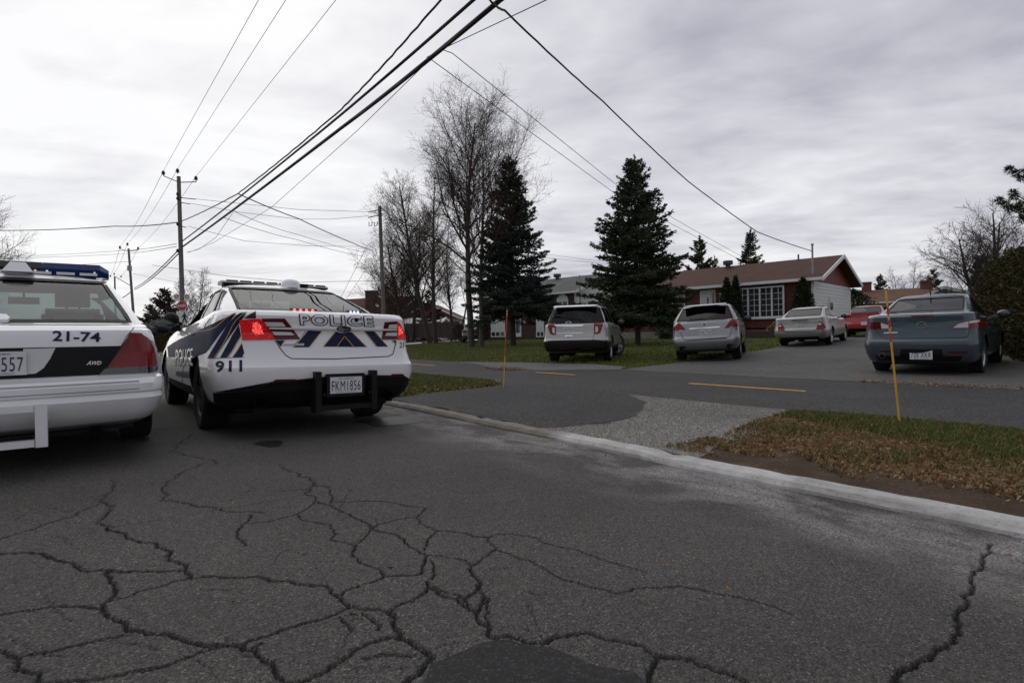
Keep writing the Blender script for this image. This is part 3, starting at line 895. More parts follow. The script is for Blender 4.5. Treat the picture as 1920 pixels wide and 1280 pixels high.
# gravel stones and grit
def stones(name, P, s, m_, z=0.0):
    n = len(P)
    base = np.array([(1, 0, 0), (0, 1, 0), (-1, 0, 0), (0, -1, 0), (0, 0, .8), (0, 0, -.5)], float)
    sc = s * RNG.uniform(.35, 1.3, (n, 1, 1)) * RNG.uniform(.6, 1.2, (n, 6, 1))
    an = RNG.uniform(0, 6.28, n); c, s_ = np.cos(an), np.sin(an)
    R = np.zeros((n, 3, 3)); R[:, 0, 0] = c; R[:, 0, 1] = -s_; R[:, 1, 0] = s_; R[:, 1, 1] = c; R[:, 2, 2] = 1
    V = np.einsum('nij,vj->nvi', R, base) * sc
    V += np.stack([P[:, 0], P[:, 1], np.interp(P[:, 0], TA, TZ) + z], 1)[:, None, :]
    f = np.array([(0, 1, 4), (1, 2, 4), (2, 3, 4), (3, 0, 4), (1, 0, 5), (2, 1, 5), (3, 2, 5), (0, 3, 5)])
    Q = (f[None] + (np.arange(n) * 6)[:, None, None]).reshape(-1, 3)
    o = big_mesh(name, V.reshape(-1, 3), Q, m_); o.rotation_euler = (0, 0, TH); return o
P = scatter(VR, 60000, lambda P: np.clip(brown_d(P) * np.clip(.5 - .7 * noise2(P, 5, 21), .05, 1), 0, 1))
stuff(blades('grass', P, .05, .005, [M['grass'], M['dry_grass']], (RNG.uniform(0, 1, len(P)) < .35).astype(int)), 'green tufts growing through the dead leaves of the right verge', 'grass')
P = scatter(K([(3.66, 5.6), (3.66, 2.2), (4.6, 2.5), (6.4, 2.7), (7.2, 3.0), (7.0, 6.8), (6.0, 6.4), (5.0, 5.4), (4.2, 4.6)]), 6500)
stuff(stones('gravel', P, .0055, M['stone'], .008), 'stray gravel kicked onto the asphalt around the pale patch', 'gravel')
P = scatter(GRAVEL, 42000)
stuff(stones('gravel', P, .0052, M['stone'], .002), 'loose pale gravel beside the kerb', 'gravel')
P = scatter(K([(2.3, -1), (3.48, -1), (3.48, 7), (2.9, 7)]), 900)
stuff(stones('gravel', P, .0042, M['stone'], .001), 'loose grit on the road along the kerb', 'gravel')
P = scatter(K([(3.7, 3.2), (3.7, -3), (4.6, -3), (4.8, 2.9)]), 1500)
stuff(stones('gravel', P, .0045, M['stone'], .0), 'small stones in the bare soil behind the kerb', 'gravel')
P = scatter([(-1.5, 0), (3.4, 0), (3.4, 6), (-1.5, 6)], 130)
stuff(leaf_litter('leaf_crumbs', P, .022, M['dead_leaf'], lift=.004), 'dry leaf crumbs scattered on the cracked street', 'leaves')
# ================================================================== vehicles
def lerp(a, b, t): return a + (b - a) * t

def ring(w, yr, yf, rr=.22, rf=.35, br=.06, bf=.14, taper=.02):
    """half outline of a rounded plan, from rear centre round the right side to front centre"""
    P = []
    for i in range(9):
        x = (w - rr) * i / 9; P.append((x, yr + br * (x / w) ** 2))
    c = br * ((w - rr) / w) ** 2
    for i in range(9):
        t = math.pi / 2 * i / 9
        P.append((w - rr + rr * math.sin(t), yr + c + rr * (1 - math.cos(t)) * (1.0 + .3 * math.sin(t))))
    ya = yr + c + rr * 1.3; cf = bf * ((w - rf) / w) ** 2; yb = yf - cf - rf * 1.3
    for i in range(30):
        t = i / 29; P.append((w, lerp(ya, yb, t)))
    for i in range(1, 10):
        t = math.pi / 2 * (1 - i / 9)
        P.append((w - rf + rf * math.sin(t), yf - cf - rf * (1 - math.cos(t)) * (1 + .3 * math.sin(t))))
    for i in range(1, 9):
        x = (w - rf) * (1 - i / 8); P.append((x, yf - bf * (x / w) ** 2))
    ym = (yr + yf) / 2; hl = (yf - yr) / 2
    return [(x * (1 - taper * abs((y - ym) / hl) ** 4), y) for x, y in P]

def tess(poly, step):
    bm = bmesh.new()
    bm.faces.new([bm.verts.new((p[0], p[1], 0)) for p in poly])
    bmesh.ops.triangulate(bm, faces=bm.faces[:], ngon_method='EAR_CLIP')
    grid_cut(bm, step)
    return bm

def grid_cut(bm, step):
    for ax in (0, 1):
        c = [v.co[ax] for v in bm.verts]
        lo, hi = min(c), max(c)
        n = int((hi - lo) / step)
        for i in range(1, n + 1):
            q = lo + (hi - lo) * i / (n + 1)
            co = [0, 0, 0]; no = [0, 0, 0]; co[ax] = q; no[ax] = 1
            bmesh.ops.bisect_plane(bm, geom=bm.verts[:] + bm.edges[:] + bm.faces[:], dist=1e-7, plane_co=co, plane_no=no)

def text_bm(s, bold=0.0, spacing=1.0, shear=0.0):
    cu = bpy.data.curves.new('lettering', 'FONT')
    cu.body = s; cu.size = 1; cu.offset = bold; cu.space_character = spacing; cu.shear = shear; cu.resolution_u = 3
    o = bpy.data.objects.new('lettering', cu); C.objects.link(o)
    dg = bpy.context.evaluated_depsgraph_get()
    me = bpy.data.meshes.new_from_object(o.evaluated_get(dg))
    bm = bmesh.new(); bm.from_mesh(me)
    bpy.data.objects.remove(o); bpy.data.meshes.remove(me); bpy.data.curves.remove(cu)
    bmesh.ops.remove_doubles(bm, verts=bm.verts[:], dist=1e-5)
    return bm

class Car:
    def __init__(s, name, label, pos, heading, spec, paintm, glassm, group=None, cat='car', tilt=0.0, lift=0.0, cut=True):
        """heading: degrees right of the camera axis; pos: rear-axle centre on the ground"""
        s.sp = spec; sp = spec; s.near = pos[1] < 8
        a, b = AB(pos[0], pos[1])
        h = rad(heading)
        fwd = Vector((math.sin(h), math.cos(h), 0)); rt = Vector((math.cos(h), -math.sin(h), 0))
        hw = sp['W'] - .12; wb = sp['wb']
        P = [Vector((pos[0], pos[1], 0)) + rt * sx * hw + fwd * sy for sx in (-1, 1) for sy in (0, wb)]
        z = [gxy(p.x, p.y) for p in P]          # rl, fl, rr, fr
        zl, zr_, zrear, zfront = (z[0] + z[1]) / 2, (z[2] + z[3]) / 2, (z[0] + z[2]) / 2, (z[1] + z[3]) / 2
        fwd = (fwd * wb + Vector((0, 0, zfront - zrear))).normalized()
        rt = (rt * 2 * hw + Vector((0, 0, zr_ - zl))).normalized()
        rt = Matrix.Rotation(rad(-tilt), 3, fwd) @ rt
        up = rt.cross(fwd).normalized(); rt = fwd.cross(up).normalized()
        mw = Matrix((( rt.x, fwd.x, up.x, pos[0]), (rt.y, fwd.y, up.y, pos[1]), (rt.z, fwd.z, up.z, zrear + lift), (0, 0, 0, 1)))
        s.mw = mw; s.inv = mw.inverted()
        s.root = tag(empty(name, mw=mw), label, cat, group)
        s.paint = paintm; s.glass = glassm
        s.build_body(cut)
    # ---- pixel -> body surface
    def px(s, p):
        o = s.inv @ Vector((0, 0, EYE)); d = (s.inv.to_3x3() @ ray(*p)).normalized()
        h = s.bvh.ray_cast(o, d)
        return (h[0], h[1], d) if h[0] is not None else (None, None, d)
    def zs(s, y):
        pts = s.sp['shoulder']
        return float(np.interp(y, [p[0] for p in pts], [p[1] for p in pts]))
    def build_body(s, cut):
        sp = s.sp
        W = sp['W']; zb = sp.get('zb', .24)
        R = []
        for zf, wf, yr, yf in sp['lower']:
            r = ring(W * wf, yr, yf, sp.get('rr', .22), sp.get('rf', .4), sp.get('br', .07), sp.get('bf', .2), sp.get('taper', .03))
            R.append([(x, y, lerp(zb, s.zs(y), zf)) for x, y in r])
        g0 = sp['gh'][0]
        top = R[-1]
        gr = ring(g0[1], g0[2], g0[3], sp.get('grr', .14), .25, sp.get('gbr', .10), .25, .05)
        base = [(x, y, s.zs(y) + g0[0]) for x, y in gr]
        for t in (.06, .3, .6, .9):
            R.append([(lerp(p[0], q[0], t), lerp(p[1], q[1], t), lerp(p[2], q[2], t) + sp.get('crown', .02) * math.sin(math.pi * min(1, t * 1.0)) + (.008 if t < .1 else 0)) for p, q in zip(top, base)])
        s.nlow = len(R)
        R.append(base)
        zroof = sp['roof']
        for fz, w, yr, yf in sp['gh'][1:]:
            r = ring(w, yr, yf, sp.get('grr', .14), .25, sp.get('gbr', .10), .22, .04)
            R.append([(x, y, lerp(b_[2], zroof - .045, fz)) for (x, y), b_ in zip(r, base)])
        last = R[-1]
        yc0, yc1 = sp['gh'][-1][2], sp['gh'][-1][3]; ym = (yc0 + yc1) / 2
        for k, dz in ((.93, .022), (.75, .036), (.4, .045), (.02, .048)):
            R.append([(x * k, ym + (y - ym) * lerp(1, k, .35), z + dz - sp.get('roofdrop', .02) * max(0, (ym - y) / (ym - yc0 + 1e-6)) ** 2 * k) for x, y, z in last])
        n = len(R[0]); V = []; Fc = []
        for r in R:
            V += r + [(-x, y, z) for x, y, z in r[-2:0:-1]]
        m = 2 * n - 2
        for i in range(len(R) - 1):
            for j in range(m):
                Fc.append((i * m + j, i * m + (j + 1) % m, (i + 1) * m + (j + 1) % m, (i + 1) * m + j))
        t0 = (len(R) - 1) * m
        for j in range(1, n - 1):
            a, b_ = t0 + j, t0 + j + 1
            c, d = t0 + (m - j - 1) % m, t0 + (m - j) % m
            if j + 1 == n - 1: Fc.append((a, b_, d))
            else: Fc.append((a, b_, c, d))
        Fc.append((t0, t0 + 1, t0 + m - 1))
        bm = bmesh.new()
        vv = [bm.verts.new(v) for v in V]
        for f in Fc:
            try: bm.faces.new([vv[i] for i in f])
            except ValueError: pass
        bmesh.ops.recalc_face_normals(bm, faces=bm.faces[:])
        s.bvh = BVHTree.FromBMesh(bm)
        s.zgh = min(p[2] for p in base) - .02
        bm2 = bm.copy()
        wr = sp['wr']; ar = wr + .040
        for y0 in (0, sp['wb']):
            poly = [(y0 + ar * math.cos(t), wr + .01 + ar * math.sin(t)) for t in np.linspace(-.9, math.pi + .9, 17)]
            s.cut(bm2, poly, 'x', lambda c: abs(c.x) > W * .55 and c.z < 1.0 and abs(c.y - y0) < .9)
        s.holes = []
        if cut:
            for ax, poly in sp['windows'].items():
                if ax.startswith('rear'):
                    s.cut(bm2, poly, 'y', lambda c: c.z > s.zgh and c.y < 1.0)
                elif ax.startswith('front'):
                    s.cut(bm2, poly, 'y', lambda c: c.z > s.zgh and c.y > 1.0)
                else:
                    s.cut(bm2, poly, 'x', lambda c: c.z > s.zgh and abs(c.x) > .45)
        me = bpy.data.meshes.new('body'); bm2.to_mesh(me); bm2.free(); bm.free()
        me.materials.append(s.paint); me.materials.append(M['inner'])
        me.polygons.foreach_set('use_smooth', np.ones(len(me.polygons), bool)); me.set_sharp_from_angle(angle=rad(34))
        s.body = link('body', me, s.root)
        md = s.body.modifiers.new('thickness', 'SOLIDIFY'); md.thickness = .022; md.offset = -1; md.material_offset = 1; md.material_offset_rim = 1
        for ax, poly in sp['windows'].items():
            name = {'rear': 'rear_window', 'front': 'windscreen'}.get(ax, 'side_window')
            if ax in ('rear', 'front'):
                s.proj(name, poly, 'rear' if ax == 'rear' else 'front', s.glass if ax == 'rear' else M['glass'], -.004)
            else:
                gm = sp.get('open', None)
                for sd in ('left', 'right'):
                    if not (sp.get('open_left') == ax and sd == 'left'):
                        s.proj(name, poly, sd, s.glass, -.004)
                    s.line('window_trim', poly + [poly[0]], sd, .022, M['black'], .003)
        s.line('window_trim', sp['windows']['rear'] + [sp['windows']['rear'][0]], 'rear', .028, M['black'], .003)
        # wheels, wells, underbody
        for sx in (-1, 1):
            for y0, steer in ((0, 0), (sp['wb'], sp.get('steer', 0))):
                s.wheel(sx, y0, steer)
        mb = MB()
        for sx in (-1, 1):
            for y0 in (0, sp['wb']):
                x0, x1 = (W * .50, W * .945)
                pts = [(ar * math.cos(t), ar * math.sin(t)) for t in np.linspace(-.5, math.pi + .5, 13)]
                vs_ = [(sx * x1, y0 + p, wr + q) for p, q in pts] + [(sx * x0, y0 + p, wr + q) for p, q in pts]
                mb.add(vs_, [(i, i + 1, 14 + i, 13 + i) for i in range(12)] + [tuple(range(13, 26))])
        mb.box(-W * .78, W * .78, sp['lower'][0][2] + .1, sp['lower'][0][3] - .1, zb - .03, zb + .08)
        mb.build('underbody', M['black'], s.root)
        s.interior()
    def cut(s, bm, poly, axis, pred):
        c2 = (lambda v: (v.y, v.z)) if axis == 'x' else (lambda v: (v.x, v.z))
        n = len(poly)
        us = [p[0] for p in poly]; ws = [p[1] for p in poly]
        lo = (min(us) - .25, min(ws) - .25); hi = (max(us) + .25, max(ws) + .25)
        def sel():
            fs = []
            for f in bm.faces:
                c = f.calc_center_median()
                if pred(c):
                    u, w = c2(c)
                    if lo[0] < u < hi[0] and lo[1] < w < hi[1]: fs.append(f)
            return fs
        for i in range(n):
            p, q = poly[i], poly[(i + 1) % n]
            d = (q[0] - p[0], q[1] - p[1])
            no = (d[1], -d[0])
            co3 = (0, p[0], p[1]) if axis == 'x' else (p[0], 0, p[1])
            no3 = (0, no[0], no[1]) if axis == 'x' else (no[0], 0, no[1])
            fs = sel()
            g = set(fs)
            for f in fs:
                g.update(f.edges); g.update(f.verts)
            bmesh.ops.bisect_plane(bm, geom=list(g), dist=1e-5, plane_co=co3, plane_no=no3)
        sg = sum(poly[i][0] * poly[(i + 1) % n][1] - poly[(i + 1) % n][0] * poly[i][1] for i in range(n))
        kill = []
        for f in sel():
            u, w = c2(f.calc_center_median())
            if all(((poly[(i + 1) % n][0] - poly[i][0]) * (w - poly[i][1]) - (poly[(i + 1) % n][1] - poly[i][1]) * (u - poly[i][0])) * sg > 0 for i in range(n)):
                kill.append(f)
        bmesh.ops.delete(bm, geom=kill, context='FACES')
    def shoot(s, mode, u, w):
        if mode == 'rear': o, d = Vector((u, -6, w)), Vector((0, 1, 0))
        elif mode == 'front': o, d = Vector((u, 9, w)), Vector((0, -1, 0))
        elif mode == 'left': o, d = Vector((-6, u, w)), Vector((1, 0, 0))
        elif mode == 'right': o, d = Vector((6, u, w)), Vector((-1, 0, 0))
        elif mode == 'top': o, d = Vector((u, w, 6)), Vector((0, 0, -1))
        else:
            h = s.px((u, w)); return h
        h = s.bvh.ray_cast(o, d)
        return (h[0], h[1], d)
    def place(s, bm, mode, off):
        """move the flat bmesh onto the body; verts that miss take the nearest hit depth"""
        hits, miss = [], []
        for v in bm.verts:
            p, n, d = s.shoot(mode, v.co.x, v.co.y)
            if p is None or n is None: miss.append(v); continue
            if n.dot(d) > 0: n = -n
            hits.append((v, v.co.copy(), p + n * off))
        for v in miss:
            if not hits: continue
            _, c, q = min(hits, key=lambda h: (h[1] - v.co).length_squared)
            if mode == 'cam': v.co = q
            elif mode in ('rear', 'front'): v.co = Vector((v.co.x, q.y, v.co.y))
            elif mode == 'top': v.co = Vector((v.co.x, v.co.y, q.z))
            else: v.co = Vector((q.x, v.co.x, v.co.y))
        for v, c, q in hits: v.co = q
    def finish(s, name, bm, mt, parent, skirt, mode):
        bmesh.ops.recalc_face_normals(bm, faces=bm.faces[:])
        # face outwards from the car's middle
        ctr = Vector((0, s.sp['wb'] / 2, .8))
        if sum((f.calc_center_median() - ctr).dot(f.normal) * f.calc_area() for f in bm.faces) < 0:
            bmesh.ops.reverse_faces(bm, faces=bm.faces[:])
        if skirt:
            bm.normal_update()
            be = [e for e in bm.edges if e.is_boundary]
            nv = {}
            for e in be:
                for v in e.verts:
                    if v not in nv:
                        nv[v] = v.normal.copy()
            new = {v: bm.verts.new(v.co - n * skirt) for v, n in nv.items()}
            for e in be:
                a, b = e.verts
                try: bm.faces.new((a, b, new[b], new[a]))
                except ValueError: pass
            bmesh.ops.recalc_face_normals(bm, faces=bm.faces[:])
        me = bpy.data.meshes.new(name); bm.to_mesh(me); bm.free()
        me.materials.append(mt)
        me.polygons.foreach_set('use_smooth', np.ones(len(me.polygons), bool)); me.set_sharp_from_angle(angle=rad(40))
        return link(name, me, parent or s.root)
    def proj(s, name, poly, mode, mt, off=.003, parent=None, skirt=0, step=None):
        bm = tess(poly, step or ((3.2 if s.near else 2.0) if mode == 'cam' else .04))
        s.place(bm, mode, off)
        return s.finish(name, bm, mt, parent, skirt, mode)
    def line(s, name, pts, mode, w, mt, off=.003, parent=None):
        """strip of width w (metres, or pixels for mode 'cam')"""
        bm = bmesh.new(); P = [Vector((p[0], p[1])) for p in pts]
        step = (3 if s.near else 1.5) if mode == 'cam' else .05
        Q = []
        for p, q in zip(P[:-1], P[1:]):
            n = max(1, int((q - p).length / step))
            Q += [p.lerp(q, i / n) for i in range(n)]
        Q.append(P[-1])
        prev = None
        for i, p in enumerate(Q):
            d = (Q[min(i + 1, len(Q) - 1)] - Q[max(i - 1, 0)])
            if d.length < 1e-9: d = Vector((1, 0))
            d.normalize(); nn = Vector((-d.y, d.x)) * w / 2
            a = bm.verts.new((p.x + nn.x, p.y + nn.y, 0)); b = bm.verts.new((p.x - nn.x, p.y - nn.y, 0))
            if prev: bm.faces.new((prev[0], prev[1], b, a))
            prev = (a, b)
        s.place(bm, mode, off)
        return s.finish(name, bm, mt, parent, 0, mode)
    def letters(s, name, txt, quad, mt, off=.004, bold=0.0, parent=None, mode='cam', spacing=1.0, shear=0.0, step=None):
        """quad: bottom-left, bottom-right, top-right, top-left"""
        bm = text_bm(txt, bold, spacing, shear)
        xs = [v.co.x for v in bm.verts]; ys = [v.co.y for v in bm.verts]
        x0, x1, y0, y1 = min(xs), max(xs), min(ys), max(ys)
        if hasattr(s, '_bb') and s._bb: x0, x1, y0, y1 = s._bb
        grid_cut(bm, (x1 - x0) / (34 if s.near else 14))
        q = [Vector((p[0], p[1])) for p in quad]
        for v in bm.verts:
            u = (v.co.x - x0) / (x1 - x0); w = (v.co.y - y0) / (y1 - y0)
            p = q[0].lerp(q[1], u).lerp(q[3].lerp(q[2], u), w)
            v.co = (p.x, p.y, 0)
        s.place(bm, mode, off)
        s.last_bb = (x0, x1, y0, y1)
        return s.finish(name, bm, mt, parent, 0, mode)
    def part(s, mb, name, mt, parent=None, smooth=None): return mb.build(name, mt, parent or s.root, smooth)
    def wheel(s, sx, y0, steer):
        sp = s.sp; r = sp['wr']; w = sp.get('tw', .23); xo = sp['W'] - .035
        t = empty('wheel')
        MX = Matrix.Translation((sx * (xo - w / 2), y0, r)) @ Matrix.Rotation(rad(-steer), 4, 'Z') @ Matrix.Rotation(rad(90) * sx, 4, 'Y')
        bpy.data.objects.remove(t)
        h = w / 2; rr = r * .68
        mb = MB(); mb.lathe([(rr, -h * .8), (r * .9, -h), (r * .975, -h * .9), (r, -h * .62), (r, h * .62), (r * .975, h * .9), (r * .9, h), (rr, h * .8)], 36, MX)
        ty = mb.build('wheel', M['rubber'], s.root, rad(50))
        mb = MB()
        mb.lathe([(rr, -h * .7), (rr * 1.02, h * .72), (rr * .97, h * .84), (rr * .93, h * .6), (rr * .9, -h * .2), (.02, -h * .2)], 36, MX)
        ns = sp.get('spokes', 5)
        for k in range(ns):
            a = 2 * math.pi * k / ns; ca, sa = math.cos(a), math.sin(a)
            def Q(u, v, z): return MX @ Vector((u * ca - v * sa, u * sa + v * ca, z))
            vs_ = [Q(.05, -.04, h * .62), Q(.05, .04, h * .62), Q(rr * .95, .05, h * .74), Q(rr * .95, -.05, h * .74), Q(.05, -.04, h * .2), Q(.05, .04, h * .2), Q(rr * .95, .05, h * .4), Q(rr * .95, -.05, h * .4)]
            mb.add(vs_, [(0, 1, 2, 3), (0, 4, 5, 1), (1, 5, 6, 2), (2, 6, 7, 3), (3, 7, 4, 0)])
        mb.lathe([(.075, h * .55), (.07, h * .7), (.0, h * .74)], 16, MX)
        mb.build('rim', sp.get('rimm', M['rim']), ty, rad(40))
    def interior(s):
        sp = s.sp; W = sp['W']; wb = sp['wb']; sh = s.zs(.3)
        front = wb - 1.25
        mb = MB()
        for sx in (-1, 1):
            x = sx * W * .40
            mb = MB()
            mb.box(x - .25, x + .25, front - .35, front + .22, .45, .62)
            T = Matrix.Translation((x, front - .35, .6)) @ Matrix.Rotation(rad(16), 4, 'X')
            mb.box(-.25, .25, -.07, .07, 0, .56, T); mb.box(-.22, .22, -.06, .06, .56, .62, T); mb.box(-.14, .14, -.06, .05, .66, .86, T); mb.box(-.11, .11, -.055, .045, .86, .89, T); mb.box(-.06, -.04, -.01, .01, .6, .7, T); mb.box(.04, .06, -.01, .01, .6, .7, T)
            mb.build('front_seat', M['inner'], s.root)
        mb = MB(); ys = sp.get('rear_seat', .15)
        mb.box(-W * .7, W * .7, ys - .1, ys + .5, .45, .6); T = Matrix.Translation((0, ys - .08, .58)) @ Matrix.Rotation(rad(22), 4, 'X')
        mb.box(-W * .7, W * .7, -.08, .08, 0, sh - .56, T)
        for x in (-.42, .42): mb.box(x - .13, x + .13, -.06, .05, sh - .54, sh - .42, T)
        mb.build('rear_seat', M['inner'], s.root)
        mb = MB(); yd = sp['gh'][0][3]
        mb.box(-W * .76, W * .76, yd - .75, yd - .25, .62, sh - .02)
        mb.lathe([(.17, -.015), (.19, 0), (.17, .015)], 18, Matrix.Translation((-W * .40, yd - .85, sh - .06)) @ Matrix.Rotation(rad(65), 4, 'X'))
        mb.build('dashboard', M['inner'], s.root)
        mb = MB(); yg = sp['gh'][0][2]
        if sp.get('shelf', True):
            mb.box(-W * .72, W * .72, yg + .06, ys - .25, s.zs(yg) - .06, s.zs(yg) - .03); mb.build('parcel_shelf', M['inner'], s.root)
        mb = MB(); T = Matrix.Translation((0, sp['gh'][-1][3] + .12, sp['roof'] - .18)); mb.box(-.12, .12, -.015, .015, -.035, .035, T); mb.box(-.01, .01, 0, .02, .03, .1, T); mb.build('rear_view_mirror', M['black'], s.root)
    def mirrors(s, y, z, mt, x=None, size=(.12, .07, .085), sides=(-1, 1)):
        for sx in sides:
            mb = MB(); xx = (x or s.sp['W']) + .12
            mb.ball((sx * xx, y, z), *size)
            mb.box(min(sx * (xx - .2), sx * xx), max(sx * (xx - .2), sx * xx), y - .02, y + .04, z - .06, z - .02)
            m_ = mb.build('door_mirror', mt, s.root, rad(60))
            mb = MB(); mb.ball((sx * xx, y - size[1] * .8, z), size[0] * .8, .02, size[2] * .72, 12, 6); mb.build('mirror_glass', M['pane'], m_, rad(60))
    def handles(s, ys, z, mt):
        for sx in (-1, 1):
            for y in ys:
                p, n, d = s.shoot('left' if sx < 0 else 'right', y, z)
                if p is None: continue
                mb = MB(); mb.box(min(p.x, p.x + sx * .035), max(p.x, p.x + sx * .035), y - .10, y + .10, z - .014, z + .014); mb.build('door_handle', mt, s.root)
    def plate(s, quadpx, txt, off=.012, frame=None, size=.0):
        """licence plate from its four photo corners: bl, br, tr, tl"""
        pts = []
        q = [Vector((p[0], p[1])) for p in quadpx]
        c = sum(q, Vector((0, 0))) / 4
        p, n, d = s.px(c)
        yy = p.y - off
        o = s.inv @ Vector((0, 0, EYE))
        def pl(pt):
            dd = s.inv.to_3x3() @ ray(*pt); t = (yy - o.y) / dd.y; return o + dd * t
        bl, br, tr, tl = [pl(k) for k in q]
        cx, cz = (bl.x + br.x + tr.x + tl.x) / 4, (bl.z + br.z + tr.z + tl.z) / 4
        hw, hh = .1524, .0762
        if size: hw, hh = size, size / 2
        if frame:
            mb = MB(); mb.box(cx - hw - .03, cx + hw + .03, yy + .004, yy + .05, cz - hh - .03, cz + hh + .03); mb.build('plate_holder', frame, s.root)
        mb = MB(); mb.box(cx - hw, cx + hw, yy, yy + .003 + off * .0 + .006, cz - hh, cz + hh)
        pm = mb.build('licence_plate', M['plate'], s.root)
        bm = text_bm(txt, .0, 1.08)
        xs = [v.co.x for v in bm.verts]; ys = [v.co.y for v in bm.verts]
        x0, x1, y0, y1 = min(xs), max(xs), min(ys), max(ys)
        for v in bm.verts:
            v.co = (cx + ((v.co.x - x0) / (x1 - x0) - .5) * hw * 1.8, yy - .002, cz - hh * .08 + ((v.co.y - y0) / (y1 - y0) - .5) * hh * 1.22)
        me = bpy.data.meshes.new('plate_number'); bm.to_mesh(me); bm.free(); me.materials.append(M['plate_ink']); link('plate_number', me, pm)
        for tx, zz, hgt, wd in (('Québec', .80, .16, .5), ('Je me souviens', -.85, .13, .62)):
            bm = text_bm(tx, .008)
            xs = [v.co.x for v in bm.verts]; ys = [v.co.y for v in bm.verts]
            x0, x1, y0, y1 = min(xs), max(xs), min(ys), max(ys)
            for v in bm.verts:
                v.co = (cx + ((v.co.x - x0) / (x1 - x0) - .5) * hw * 2 * wd, yy - .002, cz + hh * zz + ((v.co.y - y0) / (y1 - y0) - .5) * hh * 2 * hgt * .6)
            me = bpy.data.meshes.new('plate_lettering'); bm.to_mesh(me); bm.free(); me.materials.append(M['plate_ink']); link('plate_lettering', me, pm)
        return pm
    def badge(s, cpx, rpx, txt=None):
        """oval badge at a pixel"""
        c = Vector(cpx)
        def ov(k): return [(c.x + rpx[0] * k * math.cos(t), c.y - rpx[1] * k * math.sin(t)) for t in np.linspace(0, 6.283, 25)[:-1]]
        b = s.proj('badge', ov(1), 'cam', M['chrome'], .016, None, .02, 3)
        s.proj('badge_field', ov(.84), 'cam', M['oval_blue'], .0185, b, 0, 3)
        if txt: s.letters('badge_script', txt, [(c.x - rpx[0] * .58, c.y + rpx[1] * .42), (c.x + rpx[0] * .58, c.y + rpx[1] * .42), (c.x + rpx[0] * .62, c.y - rpx[1] * .5), (c.x - rpx[0] * .52, c.y - rpx[1] * .5)], M['chrome'], .0205, .0, b, shear=.3)
        return b

def mirx(poly): return [(-x, z) for x, z in poly]
# ------------------------------------------------------------------ police sedan (nearest whole car)
SEDAN = dict(W=.968, wb=2.868, roof=1.53, wr=.355, tw=.25, zb=.27, br=.085, rr=.20, bf=.25,
  shoulder=[(-1.3, 1.125), (-.6, 1.135), (.1, 1.085), (.9, 1.04), (2.0, 1.0), (2.6, .96), (3.95, .76)],
  lower=[(0, .89, -.96, 3.80), (.05, .94, -1.06, 3.88), (.18, .975, -1.14, 3.95), (.33, 1.0, -1.17, 3.98), (.43, 1.0, -1.165, 3.97), (.475, .997, -1.12, 3.96), (.58, .99, -1.075, 3.93), (.78, .975, -1.055, 3.85), (.90, .955, -1.07, 3.75), (.965, .945, -1.075, 3.7), (1.0, .925, -1.05, 3.65)],
  gh=[(.02, .80, -.62, 2.45), (.25, .765, -.38, 2.2), (.6, .695, -.02, 1.85), (.9, .635, .28, 1.5), (1.0, .60, .40, 1.40)],
  windows={'rear': [(-.655, 1.175), (.655, 1.175), (.575, 1.462), (-.575, 1.462)], 'front': [(-.66, 1.06), (.66, 1.06), (.55, 1.43), (-.55, 1.43)],
           'side1': [(2.0, 1.045), (1.42, 1.40), (1.02, 1.435), (.95, 1.08)], 'side2': [(.88, 1.085), (.95, 1.44), (.52, 1.445), (.10, 1.13)], 'side3': [(.05, 1.135), (.44, 1.43), (.26, 1.39), (-.16, 1.19), (-.14, 1.145)]},
  open_left='side1', spokes=8, rimm=M['steel_rim'], rear_seat=.25)
police = Car('police_car', 'white police sedan with navy stripes and glowing red tail lamps', (-2.41, 6.14), -37, SEDAN, M['white'], M['cop_glass'], 'police cars stopped in the street', 'police car', tilt=.2)
T = police
def z2(*p): return [(290 + x / 3.84, 510 + y / 3.84) for x, y in p]
def z7(*p): return [(290 + x / 4.574, 520 + y / 4.574) for x, y in p]
def grow(poly, k):
    cx = sum(p[0] for p in poly) / len(poly); cy = sum(p[1] for p in poly) / len(poly)
    out = []
    for x, y in poly:
        d = math.hypot(x - cx, y - cy) + 1e-9; out.append((x + (x - cx) / d * k, y + (y - cy) / d * k))
    return out
def vinyl(poly, edges=(), mt=None, name='stripe'):
    o = T.proj(name, poly, 'cam', mt or M['navy'], .004)
    for e in edges: T.line('gold_edging', e, 'cam', 1.3, M['gold'], .006, o)
    return o
# side and quarter stripes
vinyl(z7((110, 600), (160, 565), (222, 530), (300, 495), (350, 472), (430, 458), (490, 445), (530, 425), (570, 390), (620, 345), (665, 318), (700, 307), (660, 330), (610, 382), (570, 445), (535, 515), (490, 580), (440, 645), (418, 615), (385, 600), (362, 620), (350, 680), (230, 682), (120, 682)),
      [z7((110, 600), (160, 565), (222, 530), (300, 495), (350, 472), (430, 458), (490, 445), (530, 425), (570, 390), (620, 345), (665, 318), (700, 307)), z7((120, 684), (230, 684), (350, 682))])
vinyl(z7((455, 690), (500, 630), (545, 560), (580, 500), (610, 430), (650, 375), (700, 325), (735, 305), (790, 300), (745, 325), (700, 365), (665, 420), (635, 490), (590, 575), (515, 690)),
      [z7((790, 300), (745, 325), (700, 365), (665, 420), (635, 490), (590, 575), (515, 690))])
vinyl(z7((562, 690), (600, 620), (640, 545), (675, 480), (700, 440), (722, 405), (740, 500), (705, 560), (660, 640), (625, 690)), [z7((740, 500), (705, 560), (660, 640), (625, 690))])
vinyl(z7((668, 686), (700, 640), (730, 590), (748, 562), (768, 650), (750, 682)), [z7((668, 686), (700, 640), (730, 590), (748, 562))])
